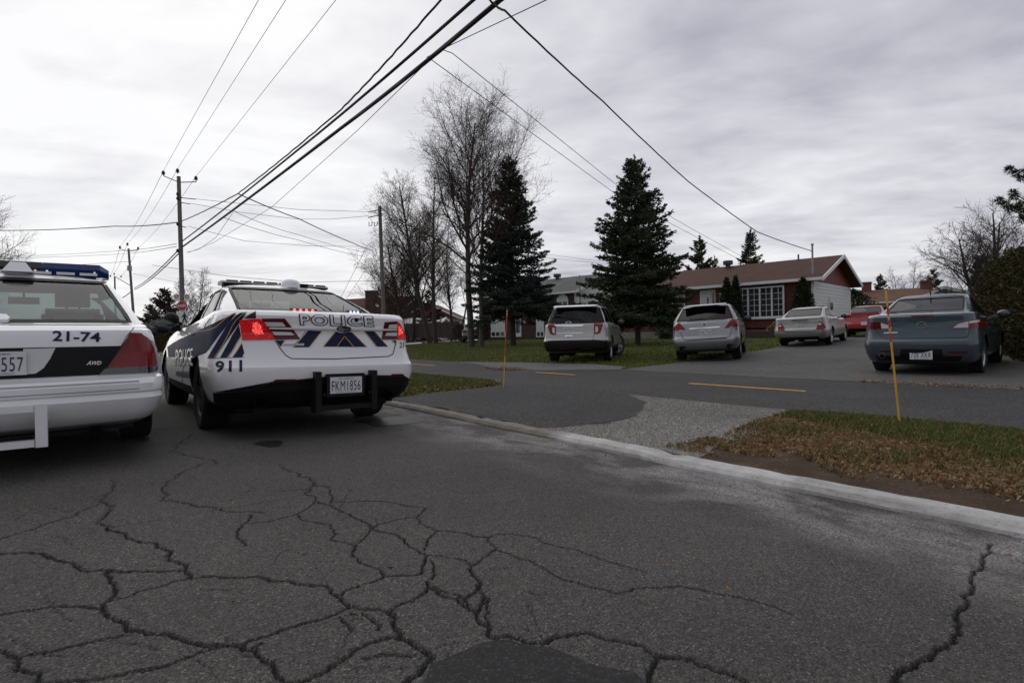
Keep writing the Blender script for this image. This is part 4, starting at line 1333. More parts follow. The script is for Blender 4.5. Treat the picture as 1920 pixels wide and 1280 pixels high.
vinyl(z7((762, 352), (800, 325), (868, 293), (868, 352)), [z7((762, 352), (800, 325), (868, 293))])
T.line('gold_edging', z7((455, 694), (770, 684)), 'cam', .8, M['navy'])
o = T.letters('door_lettering', 'POLICE', z7((176, 762), (332, 762), (336, 598), (184, 612)), M['grey_vinyl'], .005, .02)
T._bb = T.last_bb
T.letters('door_lettering_fill', 'POLICE', z7((180, 757), (328, 757), (332, 603), (187, 616)), M['white_vinyl'], .007, -.012, o)
T._bb = None
T.proj('motto_strip', z7((185, 805), (300, 805), (300, 862), (284, 865), (280, 842), (185, 842)), 'cam', M['grey_vinyl'], .003)
T.letters('quarter_number', '911', z2((438, 720), (630, 718), (630, 632), (440, 640)), M['navy'], .004, .03, spacing=1.15)
T.letters('bumper_number', '21-74', z2((1762, 545), (1850, 545), (1850, 503), (1762, 505)), M['navy'], .004, .012)
# boot face stripes
for pl, ed in ((((872, 492), (936, 492), (905, 538)), [((936, 492), (905, 538))]),
               (((1106, 420), (1203, 424), (1112, 540), (1002, 541)), [((1094, 420), (992, 541)), ((1203, 424), (1112, 540))]),
               (((1300, 430), (1418, 432), (1524, 538), (1432, 538), (1366, 462), (1312, 536), (1214, 536)), [((1300, 430), (1214, 536)), ((1418, 432), (1524, 538)), ((1432, 538), (1366, 462), (1312, 536))]),
               (((1508, 425), (1580, 425), (1676, 536), (1598, 536)), [((1508, 425), (1598, 536)), ((1580, 425), (1676, 536))]),
               (((1706, 491), (1736, 491), (1738, 520)), [((1706, 491), (1738, 520))])):
    vinyl(z2(*pl), [z2(*e) for e in ed])
# boot shut line, bumper crease
T.line('panel_gap', z2((866, 490), (900, 545), (945, 600), (985, 623), (1300, 625), (1680, 607), (1715, 590), (1738, 500)), 'cam', 1.5, M['black'])
T.line('panel_gap', z7((478, 350), (440, 400), (412, 470), (400, 560)), 'cam', 1.0, M['black'])
T.line('panel_gap', z7((330, 500), (250, 690), (235, 940)), 'cam', .9, M['black'])
# lamps
T.proj('tail_lamp', z2((610, 345), (750, 334), (782, 352), (872, 487), (630, 490)), 'cam', M['lamp_lit'], .012, None, .03)
T.proj('led_cluster', z2((705, 368), (742, 358), (768, 392), (782, 446), (722, 452), (700, 420)), 'cam', M['lamp_led'], .015)
mr = T.proj('tail_lamp_surround', z2((766, 334), (935, 333), (985, 395), (1046, 482), (874, 488), (784, 352)), 'cam', M['lamp_maroon'], .010, None, .03)
T.proj('reverse_lamp', z2((786, 358), (918, 361), (942, 391), (806, 391)), 'cam', M['lamp_clear'], .020, mr)
T.proj('reverse_lamp', z2((838, 426), (978, 430), (1002, 456), (860, 456)), 'cam', M['lamp_clear'], .020, mr)
mr = T.proj('tail_lamp_surround', z2((1655, 360), (1742, 354), (1744, 485), (1632, 486)), 'cam', M['lamp_maroon'], .010, None, .03)
T.proj('reverse_lamp', z2((1682, 378), (1739, 375), (1739, 404), (1673, 403)), 'cam', M['lamp_clear'], .020, mr)
T.proj('reverse_lamp', z2((1662, 434), (1738, 432), (1738, 461), (1652, 460)), 'cam', M['lamp_clear'], .020, mr)
T.proj('tail_lamp', z2((1743, 356), (1762, 372), (1790, 430), (1806, 488), (1744, 487)), 'cam', M['lamp_lit'], .012, None, .02)
T.proj('led_cluster', z2((1748, 385), (1768, 395), (1782, 445), (1750, 455)), 'cam', M['lamp_led'], .015)
T.proj('boot_chrome_strip', z2((822, 397), (1738, 408), (1738, 421), (822, 409)), 'cam', M['satin'], .018, None, .02)
T.badge(z2((1356, 411))[0], (16.5, 6.6), 'Ford')
o = T.letters('boot_lettering', 'POLICE', z2((1045, 384), (1583, 396), (1574, 318), (1036, 303)), M['navy'], .005, .060, spacing=1.12)
T._bb = T.last_bb
T.letters('boot_lettering_fill', 'POLICE', z2((1045, 384), (1583, 396), (1574, 318), (1036, 303)), M['white_vinyl'], .008, .004, o, spacing=1.12)
T._bb = None
T.proj('boot_lock', [(z2((1452, 346))[0][0] + 3.5 * math.cos(t), z2((1452, 346))[0][1] + 3.5 * math.sin(t)) for t in np.linspace(0, 6.28, 13)[:-1]], 'cam', M['gloss_black'], .007, None, .004)
b_ = T.proj('name_strip', z2((922, 516), (1074, 514), (1074, 528), (922, 530)), 'cam', M['white_vinyl'], .005)
T.letters('name_strip_lettering', 'POLICE INTERCEPTOR', z2((927, 527), (1070, 525), (1070, 517), (927, 519)), M['navy'], .007, .01, b_)
# bumper valance, reflectors, plate, push bar
T.proj('bumper_valance', z2((424, 864), (560, 856), (690, 846), (770, 815), (830, 790), (1030, 770), (1240, 748), (1530, 738), (1690, 748), (1792, 742), (1834, 768), (1836, 900), (1700, 940), (1500, 1000), (1000, 1025), (470, 1015), (430, 930)), 'cam', M['black'], .007, None, .03)
T.proj('rear_reflector', z2((834, 795), (872, 771), (1012, 768), (1026, 786)), 'cam', M['lamp_maroon'], .013, None, .01)
T.proj('rear_reflector', z2((1688, 748), (1712, 731), (1786, 731), (1795, 745)), 'cam', M['lamp_maroon'], .013, None, .01)
for sd in ('left', 'right'):
    T.proj('side_skirt', [(.48, .27), (2.40, .27), (2.44, .40), (.46, .40)], sd, M['black'], .006, None, .02)
T.plate(z2((1265, 878), (1493, 863), (1490, 748), (1265, 757)), 'FKM1856', .07, M['black'])
mb = MB()
def planex(px, py, y):
    o_ = T.inv @ Vector((0, 0, EYE)); d_ = T.inv.to_3x3() @ ray(px, py); t_ = (y - o_.y) / d_.y; return (o_ + d_ * t_).x
bxl, bxr = planex(*z2((1187, 880))[0], -1.27), planex(*z2((1590, 850))[0], -1.27)
for x in (bxl, bxr): mb.box(x - .027, x + .027, -1.25, -1.10, .22, .59)
mb.box(bxl - .02, bxr + .02, -1.24, -1.20, .235, .28)
for x in (bxl + .05, bxr - .05): mb.box(x - .012, x + .012, -1.255, -1.24, .37, .395)
T.part(mb, 'push_bar', M['black'])
for sx in (-1, 1):
    mb = MB(); mb.lathe([(.046, .0), (.05, .012), (.044, -.005), (.04, .12), (.0, .12)], 20, Matrix.Translation((sx * .60, -1.12, .33)) @ Matrix.Rotation(rad(-90), 4, 'X')); T.part(mb, 'exhaust_pipe', M['black'], smooth=rad(50))
# roof light bar, antenna dome
mb = MB()
prof = [(-.13, .02), (-.15, .04), (-.10, .062), (.12, .066), (.16, .04), (.13, .02)]
mb.prism([(y + .82, z + 1.505) for y, z in prof], 'x', -.60, .60)
bar = T.part(mb, 'light_bar', M['bar_grey'])
for sx in (-1, 1):
    mb = MB(); mb.box(sx * .52 - .05, sx * .52 + .05, .76, .90, 1.46, 1.545); mb.build('bar_foot', M['black'], bar)
mb = MB()
for i in range(8): mb.box(-.56 + i * .143, -.56 + i * .143 + .12, .665, .674, 1.553, 1.574)
mb.build('bar_lamp', M['lamp_dark'], bar)
mb = MB(); mb.lathe([(.11, 1.50), (.105, 1.56), (.085, 1.59), (.05, 1.605), (0, 1.61)], 24, Matrix.Translation((.10, .52, 0))); T.part(mb, 'antenna_dome', M['white_vinyl'], smooth=rad(50))
mb = MB(); mb.prism([(.58, 1.52), (.50, 1.53), (.50, 1.56), (.62, 1.57)], 'x', .20, .30); T.part(mb, 'roof_antenna', M['black'])
# warning lamps behind the rear glass
mb = MB(); mb.box(-.19, .07, -.545, -.49, 1.158, 1.20); wl_ = T.part(mb, 'warning_lamp', M['black'])
mb = MB()
for i in range(4): mb.lathe([(.0, 0), (.015, .002), (.017, .0)], 10, Matrix.Translation((-.155 + i * .06, -.548, 1.18)) @ Matrix.Rotation(rad(90), 4, 'X'))
mb.build('lamp_bulb', M['led_red'], wl_)
mb = MB(); mb.box(.40, .56, -.52, -.46, 1.158, 1.20); wl_ = T.part(mb, 'warning_lamp', M['black'])
mb = MB()
for i in range(3): mb.lathe([(.0, 0), (.014, .002), (.016, .0)], 10, Matrix.Translation((.435 + i * .04, -.523, 1.18)) @ Matrix.Rotation(rad(90), 4, 'X'))
mb.build('lamp_bulb', M['led_blue'], wl_)
mb = MB(); mb.tube([(.36, -.50, 1.16), (.37, -.49, 1.26)], .003, 4); T.part(mb, 'whip_antenna', M['black'])
T.mirrors(1.72, 1.06, M['black'], size=(.14, .08, .085))
mb = MB(); mb.ball((-.98, 1.84, 1.15), .09, .085, .09, 18, 10); mb.tube([(-.86, 1.84, 1.09), (-.98, 1.84, 1.15)], .02); T.part(mb, 'spotlight', M['black'], smooth=rad(60))
T.handles((.35, 1.32), .96, M['white_vinyl'])

# ------------------------------------------------------------------ older police car, front left of the picture
OLD = dict(W=.985, wb=2.913, roof=1.475, wr=.355, tw=.24, zb=.265, br=.10, rr=.17, bf=.2, roofdrop=.03, grr=.10,
  shoulder=[(-1.5, .955), (-.7, .965), (.2, .955), (1.2, .94), (2.2, .93), (2.8, .92), (4.0, .76)],
  lower=[(0, .86, -1.22, 3.75), (.06, .92, -1.30, 3.9), (.15, .965, -1.36, 3.98), (.28, .995, -1.385, 4.0), (.335, .985, -1.37, 4.0), (.35, .995, -1.38, 4.0), (.43, 1.0, -1.38, 4.0), (.485, .995, -1.35, 3.99), (.505, .98, -1.285, 3.96), (.75, .97, -1.275, 3.9), (.93, .945, -1.265, 3.85), (.98, .93, -1.25, 3.8), (1.0, .91, -1.21, 3.75)],
  gh=[(.02, .90, -.82, 2.35), (.25, .85, -.60, 2.05), (.6, .775, -.24, 1.65), (.9, .70, .06, 1.35), (1.0, .665, .18, 1.25)],
  windows={'rear': [(-.785, 1.02), (.785, 1.02), (.63, 1.40), (-.63, 1.40)], 'front': [(-.72, 1.0), (.72, 1.0), (.60, 1.39), (-.60, 1.39)],
           'side1': [(1.85, 1.0), (1.35, 1.32), (.86, 1.36), (.84, 1.02)], 'side2': [(.78, 1.025), (.80, 1.36), (.30, 1.35), (-.12, 1.09), (-.08, 1.03)]},
  spokes=8, rimm=M['steel_rim'], rear_seat=.1, shelf=True)
old = Car('police_car', 'older white police sedan with roof beacons, half out of the picture', (-4.10, 4.56), -37, OLD, M['white'], M['glass'], 'police cars stopped in the street', 'police car', tilt=0.3)
T = old
def z1(*p): return [(x / 3.2, 460 + y / 3.2) for x, y in p]
def lamp_pair(name, poly, mt, off=.012, skirt=.03, sub=None):
    o = T.proj(name, poly, 'cam', mt, off, None, skirt)
    return o
def both(name, poly, mt, off=.012, skirt=.02):
    """photo polygon on the visible side, mirrored to the other side of the car"""
    loc = []
    for p in poly:
        h = T.px(p)
        if h[0] is not None: loc.append((h[0].x, h[0].z))
    o = T.proj(name, poly, 'cam', mt, off, None, skirt)
    if len(loc) > 2: T.proj(name, mirx(loc), 'rear', mt, off, None, skirt)
    return o
both('tail_lamp', z1((780, 527), (840, 530), (885, 560), (915, 620), (935, 722), (635, 738), (705, 640)), M['lamp_cv'])
both('lamp_base', z1((628, 740), (936, 724), (938, 755), (900, 764), (590, 778)), M['lamp_dark'], .011)
loc = []
for p in z1((120, 600), (728, 603), (652, 738), (596, 776), (300, 786), (120, 792)):
    h = T.px(p)[0]; loc.append((h.x, h.z))
xr = max(l[0] for l in loc)
zt = loc[1][1]; zb_ = loc[3][1]
T.proj('boot_trim_panel', [(-loc[3][0], zb_), (loc[3][0], zb_), (loc[2][0], loc[2][1]), (loc[1][0], zt), (-loc[1][0], zt), (-loc[2][0], loc[2][1])], 'rear', M['gloss_black'], .010, None, .02)
both('reverse_lamp', z1((140, 622), (332, 616), (300, 680), (262, 735), (215, 768), (140, 775)), M['lamp_clear'], .016, .008)
T.letters('boot_number', '21-74', z1((314, 574), (602, 580), (604, 524), (316, 512)), M['navy'], .005, .022)
T.plate(z1((-176, 800), (107, 772), (107, 632), (-176, 640)), 'FGB4557', .03)
T.letters('trim_script', 'AWD', z1((516, 718), (608, 716), (606, 694), (520, 692)), M['satin'], .016, .02, shear=.4)
T.line('panel_gap', [(x, .575) for x in np.linspace(-.80, .80, 25)], 'rear', .006, M['grey_vinyl'], .006)
T.line('panel_gap', [(x, .525) for x in np.linspace(-.80, .80, 25)], 'rear', .005, M['grey_vinyl'], .006)
T.line('panel_gap', z1((805, 492), (760, 545), (705, 640), (640, 738), (590, 780)), 'cam', 1.2, M['black'])
T.proj('boot_knob', z1((0, 432), (40, 434), (62, 452), (50, 464), (0, 466)), 'cam', M['white_vinyl'], .03, None, .03)
T.proj('side_lamp', z1((893, 566), (918, 580), (945, 640), (962, 730), (942, 742), (934, 700), (915, 620)), 'cam', M['lamp_clear'], .008, None, .01)
# steel guard frame bolted below the bumper
mb = MB()
for x in (-.27, .27): mb.box(x - .030, x + .030, -1.515, -1.44, .205, .475)
mb.box(-.235, .235, -1.50, -1.44, .208, .25); mb.box(-.235, .235, -1.52, -1.47, .43, .472)
for x in (-.27, .27): mb.box(x - .03, x + .03, -1.438, -1.2, .36, .42)
T.part(mb, 'guard_frame', M['white'])
# roof beacons
def bar_seg(name, x0, x1, mt, parent, z0=1.465, cap=False):
    mb = MB(); y = .55
    a = [(y - .15, z0), (y - .16, z0 + .065), (y - .12, z0 + .12), (y + .12, z0 + .12), (y + .16, z0 + .065), (y + .15, z0)]
    n = 6
    def sec(x, k=1.0): return [(x, y + (p - y) * k, z0 + (q - z0) * k) for p, q in a]
    xs = [(x0, 1), (x1, 1)] if not cap else ([(x0, 1), (x1 - .07, 1), (x1, .62)] if x1 > 0 else [(x0, .62), (x0 + .07, 1), (x1, 1)])
    V = []; Fc = []
    for x, k in xs: V += sec(x, k)
    for i in range(len(xs) - 1):
        for j in range(n): Fc.append((i * n + j, i * n + (j + 1) % n, (i + 1) * n + (j + 1) % n, (i + 1) * n + j))
    Fc += [tuple(range(n)), tuple(range((len(xs) - 1) * n, len(xs) * n))]
    mb.add(V, Fc); return mb.build(name, mt, parent)
mb = MB(); mb.box(-.58, .58, .40, .70, 1.445, 1.465)
for x in (-.52, .52): mb.box(x - .06, x + .06, .45, .65, 1.38, 1.445)
bar = T.part(mb, 'light_bar', M['black'])
bar_seg('beacon_dome', .20, .68, M['bar_blue'], bar, cap=True)['label'] = 'blue beacon dome'
bar_seg('beacon_dome', -.68, -.20, M['bar_red'], bar, cap=True)['label'] = 'red beacon dome'
bar_seg('beacon_centre', -.197, .197, M['bar_grey'], bar)
mb = MB()
for i in range(7):
    x = -.53 + i * .165
    mb.box(x, x + .13, .375, .385, 1.477, 1.50)
mb.build('beacon_reflector', M['lamp_clear'], bar)
mb = MB()
for x in (-.57, -.23, -.15, .15, .23, .57): mb.box(x - .008, x + .008, .375, .39, 1.495, 1.513)
mb.build('beacon_clip', M['chrome'], bar)
mb = MB(); mb.prism([(-.10, 1.43), (.10, 1.43), (.095, 1.49), (.05, 1.545), (-.04, 1.55), (-.09, 1.50)], 'y', .17, .24)
mb = MB(); V = [(-.10, .06, 1.445), (.10, .06, 1.445), (.10, .26, 1.45), (-.10, .26, 1.45), (-.05, .12, 1.53), (.05, .12, 1.53), (.05, .22, 1.53), (-.05, .22, 1.53)]
mb.add(V, [(4, 5, 6, 7), (0, 1, 5, 4), (1, 2, 6, 5), (2, 3, 7, 6), (3, 0, 4, 7)])
o = T.part(mb, 'antenna_dome', M['white_vinyl']); o.location = (.05, .06, .02)
T.mirrors(1.72, .99, M['black'], x=.93, size=(.12, .07, .085))
T.handles((.2, 1.15), .88, M['white_vinyl'])
mb = MB(); mb.lathe([(.04, 0), (.045, .01), (.038, .1), (0, .1)], 16, Matrix.Translation((.55, -1.22, .22)) @ Matrix.Rotation(rad(-90), 4, 'X')); T.part(mb, 'exhaust_pipe', M['black'], smooth=rad(50))

# ------------------------------------------------------------------ silver sport utility on the lawn
SUV = dict(W=1.0, wb=2.865, roof=1.75, wr=.385, tw=.25, zb=.32, br=.06, rr=.16, bf=.22, grr=.16, gbr=.08, roofdrop=.01, crown=.0, steer=28,
  shoulder=[(-1.3, 1.16), (0, 1.15), (1.8, 1.10), (2.5, 1.08), (3.9, .92)],
  lower=[(0, .9, -.98, 3.6), (.06, .94, -1.06, 3.7), (.18, .98, -1.14, 3.82), (.34, 1.0, -1.16, 3.86), (.44, 1.0, -1.15, 3.86), (.48, .995, -1.10, 3.85), (.56, .99, -1.065, 3.83), (.8, .98, -1.05, 3.78), (.97, .97, -1.04, 3.7), (1.0, .96, -1.02, 3.65)],
  gh=[(.01, .925, -.995, 2.35), (.3, .88, -.93, 2.1), (.65, .80, -.84, 1.75), (.92, .735, -.79, 1.5), (1.0, .70, -.76, 1.42)],
  windows={'rear': [(-.85, 1.20), (.85, 1.20), (.70, 1.645), (-.70, 1.645)], 'front': [(-.75, 1.15), (.75, 1.15), (.62, 1.62), (-.62, 1.62)],
           'side1': [(2.0, 1.15), (1.5, 1.58), (1.05, 1.645), (1.0, 1.18)], 'side2': [(.92, 1.18), (.98, 1.65), (.22, 1.66), (.1, 1.20)], 'side3': [(.02, 1.20), (.12, 1.66), (-.55, 1.645), (-.78, 1.21)]}, rear_seat=.3, shelf=False)
suv = Car('parked_car', 'silver sport utility vehicle parked on the lawn with front wheels turned right', (2.17, 17.7), 16, SUV, M['silver'], M['privacy'], 'cars parked by the houses', 'car', tilt=-.6)
T = suv
def ze(*p): return [(1000 + x / 9.6, 560 + y / 9.6) for x, y in p]
both('tail_lamp', ze((1100, 425), (1245, 425), (1252, 480), (1225, 540), (1205, 610), (1170, 632), (1098, 634)), M['lamp_red'])
both('reverse_lamp', ze((1118, 500), (1160, 500), (1168, 560), (1150, 605), (1118, 606)), M['lamp_clear'], .016, .004)
T.badge(ze((635, 432))[0], (5.4, 2.4), None)
T.proj('tailgate_bar', ze((370, 478), (640, 468), (920, 470), (880, 492), (640, 500), (410, 496)), 'cam', M['chrome'], .02, None, .02)
T.line('panel_gap', ze((222, 410), (224, 690), (250, 755), (1060, 755), (1088, 690), (1098, 410)), 'cam', .7, M['black'])
T.proj('tailgate_handle', ze((565, 655), (710, 655), (700, 688), (580, 688)), 'cam', M['chrome'], .018, None, .02)
T.line('tailgate_crease', ze((390, 615), (890, 612)), 'cam', .9, M['chrome'], .006)
T.plate(ze((541, 606), (738, 598), (738, 508), (541, 514)), 'FJS7301', .014)
T.proj('bumper_valance', [(-.93, .36), (.93, .36), (.96, .655), (.72, .66), (.62, .69), (-.62, .69), (-.72, .66), (-.96, .655)], 'rear', M['black'], .008, None, .02)
for sd in ('left', 'right'): T.proj('side_cladding', [(-.98, .36), (-.45, .36), (-.46, .62), (-.98, .64)], sd, M['black'], .008); T.proj('side_cladding', [(.48, .34), (2.38, .34), (2.40, .46), (.46, .46)], sd, M['black'], .008)
both('rear_reflector', ze((860, 885), (1050, 880), (1050, 900), (860, 908)), M['lamp_maroon'], .012, .005)
mb = MB()
for sx in (-1, 1): mb.tube([(sx * .62, -.62, 1.70), (sx * .63, -.5, 1.765), (sx * .63, 1.0, 1.79), (sx * .6, 1.2, 1.72)], .022, 6)
T.part(mb, 'roof_rail', M['black'])
mb = MB(); mb.prism([(-.72, 1.735), (-.95, 1.70), (-.95, 1.675), (-.72, 1.69)], 'x', -.66, .66); T.part(mb, 'rear_spoiler', M['silver'])
T.line('wiper', ze((640, 375), (860, 372)), 'cam', 2.2, M['black'], .012)
T.mirrors(1.75, 1.20, M['black'], size=(.12, .08, .095))
T.handles((.35, 1.35), 1.02, M['black'])

# ------------------------------------------------------------------ silver crossover at the lawn edge
CROSS = dict(W=.905, wb=2.775, roof=1.60, wr=.36, tw=.24, zb=.30, br=.10, rr=.20, bf=.25, grr=.16, gbr=.12, roofdrop=.06, crown=.01,
  shoulder=[(-1.2, 1.10), (0, 1.09), (1.8, 1.04), (2.5, 1.0), (3.8, .80)],
  lower=[(0, .86, -.84, 3.5), (.08, .93, -.93, 3.6), (.2, .975, -1.0, 3.74), (.36, 1.0, -1.02, 3.78), (.46, 1.0, -1.0, 3.78), (.52, .995, -.95, 3.77), (.7, .99, -.93, 3.75), (.85, .98, -.92, 3.7), (.97, .96, -.91, 3.6), (1.0, .945, -.89, 3.55)],
  gh=[(.02, .88, -.80, 2.35), (.3, .83, -.66, 2.05), (.65, .74, -.48, 1.65), (.92, .66, -.36, 1.4), (1.0, .62, -.30, 1.3)],
  windows={'rear': [(-.74, 1.15), (.74, 1.15), (.60, 1.50), (-.60, 1.50)], 'front': [(-.72, 1.08), (.72, 1.08), (.56, 1.5), (-.56, 1.5)],
           'side1': [(1.95, 1.08), (1.4, 1.44), (.98, 1.50), (.93, 1.12)], 'side2': [(.86, 1.12), (.92, 1.51), (.25, 1.51), (.08, 1.14)], 'side3': [(.0, 1.15), (.16, 1.50), (-.15, 1.46), (-.5, 1.18)]}, rear_seat=.25, shelf=False)
cross = Car('parked_car', 'silver crossover with triangular red tail lamps at the edge of the driveway', (5.70, 16.2), 25, CROSS, M['silver_cool'], M['privacy'], 'cars parked by the houses', 'car', tilt=1.6)
T = cross
def zv(*p): return [(1250 + x / 9.847, 560 + y / 9.847) for x, y in p]
T.proj('tail_lamp', zv((232, 440), (352, 565), (262, 585), (115, 590), (128, 540)), 'cam', M['lamp_red'], .014, None, .03)
T.proj('tail_lamp', zv((1210, 358), (1300, 400), (1362, 460), (1340, 500), (1200, 515), (1065, 540)), 'cam', M['lamp_red'], .014, None, .03)
T.proj('reverse_lamp', zv((240, 580), (285, 578), (262, 604), (240, 604)), 'cam', M['lamp_clear'], .015)
T.proj('reverse_lamp', zv((1175, 512), (1220, 508), (1205, 532), (1180, 534)), 'cam', M['lamp_clear'], .015)
T.line('panel_gap', zv((240, 560), (290, 720), (345, 770), (1115, 715), (1170, 680), (1215, 520)), 'cam', .9, M['black'])
T.proj('tailgate_shadow_gap', zv((330, 765), (1120, 712), (1090, 735), (370, 778)), 'cam', M['black'], .006)
T.proj('tailgate_bar', zv((400, 545), (1000, 510), (960, 530), (440, 565)), 'cam', M['chrome'], .02, None, .02)
T.badge(zv((700, 475))[0], (4.2, 2.6), None)
T.plate(zv((612, 672), (826, 660), (826, 568), (604, 576)), 'FHL7723', .016)
T.proj('rear_reflector', zv((225, 885), (362, 880), (345, 905), (240, 908)), 'cam', M['lamp_maroon'], .012)
T.proj('rear_reflector', zv((1110, 842), (1255, 832), (1240, 852), (1130, 860)), 'cam', M['lamp_maroon'], .012)
for sx in (-1, 1):
    mb = MB(); mb.lathe([(.055, 0), (.06, .012), (.05, .1), (0, .1)], 16, Matrix.Translation((sx * .62, -.99, .40)) @ Matrix.Rotation(rad(-90), 4, 'X')); T.part(mb, 'exhaust_pipe', M['black'], smooth=rad(50))
mb = MB(); mb.prism([(-.26, 1.59), (-.52, 1.56), (-.52, 1.54), (-.28, 1.55)], 'x', -.57, .57); T.part(mb, 'rear_spoiler', M['silver_cool'])
T.line('wiper', zv((410, 400), (700, 372)), 'cam', 2.0, M['black'], .012)
T.mirrors(1.7, 1.12, M['black'], size=(.11, .07, .08))
T.handles((.3, 1.25), .96, M['silver_cool'])

# ------------------------------------------------------------------ small silver sedan far up the driveway
def sedan_spec(W, wb, roof, roh, foh, deck, belt, **k):
    d = dict(W=W, wb=wb, roof=roof, wr=.325, tw=.215, zb=.27, br=.09, rr=.2, bf=.25, grr=.14,
      shoulder=[(-roh - .2, deck), (-.5, deck), (.2, deck - .05), (1.0, belt), (wb - .9, belt - .03), (wb - .2, belt - .06), (wb + foh, belt - .26)],
      lower=[(0, .88, -roh + .18, wb + foh - .2), (.06, .93, -roh + .09, wb + foh - .1), (.2, .975, -roh + .02, wb + foh - .02), (.36, 1.0, -roh, wb + foh), (.46, 1.0, -roh + .01, wb + foh), (.52, .995, -roh + .06, wb + foh - .01), (.7, .985, -roh + .09, wb + foh - .04), (.9, .96, -roh + .085, wb + foh - .2), (.97, .95, -roh + .085, wb + foh - .25), (1.0, .93, -roh + .11, wb + foh - .3)],
      gh=[(.02, .80 * W / .96, -roh + .50, wb - .45), (.25, .765 * W / .96, -roh + .75, wb - .7), (.6, .70 * W / .96, -roh + 1.05, wb - 1.05), (.9, .635 * W / .96, -roh + 1.32, wb - 1.38), (1.0, .60 * W / .96, -roh + 1.44, wb - 1.48)],
      windows={'rear': [(-.64 * W / .96, deck + .065), (.64 * W / .96, deck + .065), (.565 * W / .96, roof - .075), (-.565 * W / .96, roof - .075)], 'front': [(-.62, belt + .06), (.62, belt + .06), (.52, roof - .11), (-.52, roof - .11)],
               'side1': [(wb - .88, belt + .05), (wb - 1.42, roof - .13), (wb - 1.86, roof - .095), (wb - 1.92, belt + .07)], 'side2': [(wb - 1.98, belt + .07), (wb - 1.93, roof - .09), (-roh + 1.5, roof - .1), (-roh + 1.02, deck + .06), (-roh + 1.2, deck + .03)]}, rear_seat=.2)
    d.update(k); return d
fus = Car('parked_car', 'silver four door sedan in front of the bay window', (11.25, 21.4), 40, sedan_spec(.917, 2.728, 1.445, 1.15, .96, 1.06, .98), M['silver'], M['privacy'], 'cars parked by the houses', 'car', tilt=1.0)
T = fus
def zf_(*p): return [(1440 + x / 8.727, 560 + y / 8.727) for x, y in p]
T.proj('tail_lamp', zf_((178, 425), (222, 405), (255, 450), (268, 528), (162, 525)), 'cam', M['lamp_red'], .013, None, .03)
T.proj('tail_lamp', zf_((825, 368), (868, 370), (925, 430), (948, 478), (880, 505), (785, 508)), 'cam', M['lamp_red'], .013, None, .03)
T.proj('lamp_inset', zf_((188, 430), (215, 425), (225, 455), (185, 462)), 'cam', M['lamp_clear'], .015)  # clear lens panels set into the red tail lamps
T.proj('lamp_inset', zf_((830, 385), (862, 385), (880, 425), (818, 430)), 'cam', M['lamp_clear'], .015)
T.proj('boot_chrome_strip', zf_((250, 402), (800, 378), (800, 388), (250, 412)), 'cam', M['chrome'], .012, None, .01)
T.proj('brake_lamp', zf_((385, 355), (655, 343), (650, 356), (390, 368)), 'cam', M['lamp_maroon'], .010, None, .01)
T.plate(zf_((445, 470), (598, 462), (598, 402), (445, 412)), 'N 28 KBE', .012)
T.line('panel_gap', zf_((262, 470), (285, 545), (740, 545), (790, 505)), 'cam', .7, M['black'])
T.proj('bumper_valance', [(-.62, .27), (.62, .27), (.66, .36), (-.66, .36)], 'rear', M['black'], .008)
T.mirrors(1.55, 1.02, M['gloss_black'], size=(.11, .07, .08)); T.handles((.25, 1.15), .88, M['silver'])

# ------------------------------------------------------------------ red sedan behind it
redc = Car('parked_car', 'red sedan at the far end of the driveway', (16.55, 26.1), 36, sedan_spec(.89, 2.65, 1.44, 1.05, .9, 1.06, .98), M['red'], M['privacy'], 'cars parked by the houses', 'car')
T = redc
def loc_both(name, poly, mt, off=.012, skirt=.02):
    T.proj(name, poly, 'rear', mt, off, None, skirt); T.proj(name, mirx(poly), 'rear', mt, off, None, skirt)
loc_both('tail_lamp', [(.50, .90), (.84, .90), (.83, 1.02), (.62, 1.03)], M['lamp_red'])
T.proj('boot_strip', [(-.5, 1.04), (.5, 1.04), (.5, 1.065), (-.5, 1.065)], 'rear', M['chrome'], .02, None, .02)
T.proj('badge', [(-.07, .955), (.07, .955), (.07, .985), (-.07, .985)], 'rear', M['chrome'], .012, None, .01)
mb = MB(); mb.box(-.1524, .1524, -1.075, -1.05, .55, .70); T.part(mb, 'licence_plate', M['plate'])
mb = MB(); mb.box(-.6, .6, -1.0, -.9, 1.09, 1.115)
for x in (-.5, .5): mb.box(x - .03, x + .03, -.98, -.92, 1.04, 1.09)
T.part(mb, 'boot_spoiler', M['red'])
T.proj('bumper_valance', [(-.7, .27), (.7, .27), (.74, .40), (-.74, .40)], 'rear', M['black'], .008)
T.mirrors(1.5, 1.0, M['gloss_black'], size=(.11, .07, .08))

# ------------------------------------------------------------------ blue-grey sedan beside the hedge
blue = Car('parked_car', 'blue-grey sedan with clear tail lamps parked beside the hedge', (7.92, 10.68), 46, sedan_spec(.8775, 2.64, 1.475, 1.0, .94, 1.09, .985, zb=.22), M['blue'], M['cop_glass'], 'cars parked by the houses', 'car', tilt=.1)
T = blue
def zm(*p): return [(1420 + x / 3.368, 440 + y / 3.368) for x, y in p]
o = T.proj('tail_lamp', zm((712, 548), (780, 552), (845, 575), (860, 594), (745, 594), (704, 596)), 'cam', M['lamp_red'], .013, None, .03)
T.proj('lamp_inset', zm((782, 556), (842, 575), (856, 592), (786, 592)), 'cam', M['lamp_clear'], .016, o)  # clear and maroon lens panels over the red lamp body
T.proj('lamp_inset', zm((722, 556), (776, 556), (778, 590), (716, 590)), 'cam', M['lamp_maroon'], .016, o)
o = T.proj('tail_lamp', zm((1225, 590), (1262, 560), (1330, 542), (1400, 532), (1440, 540), (1450, 575), (1420, 588)), 'cam', M['lamp_red'], .013, None, .03)
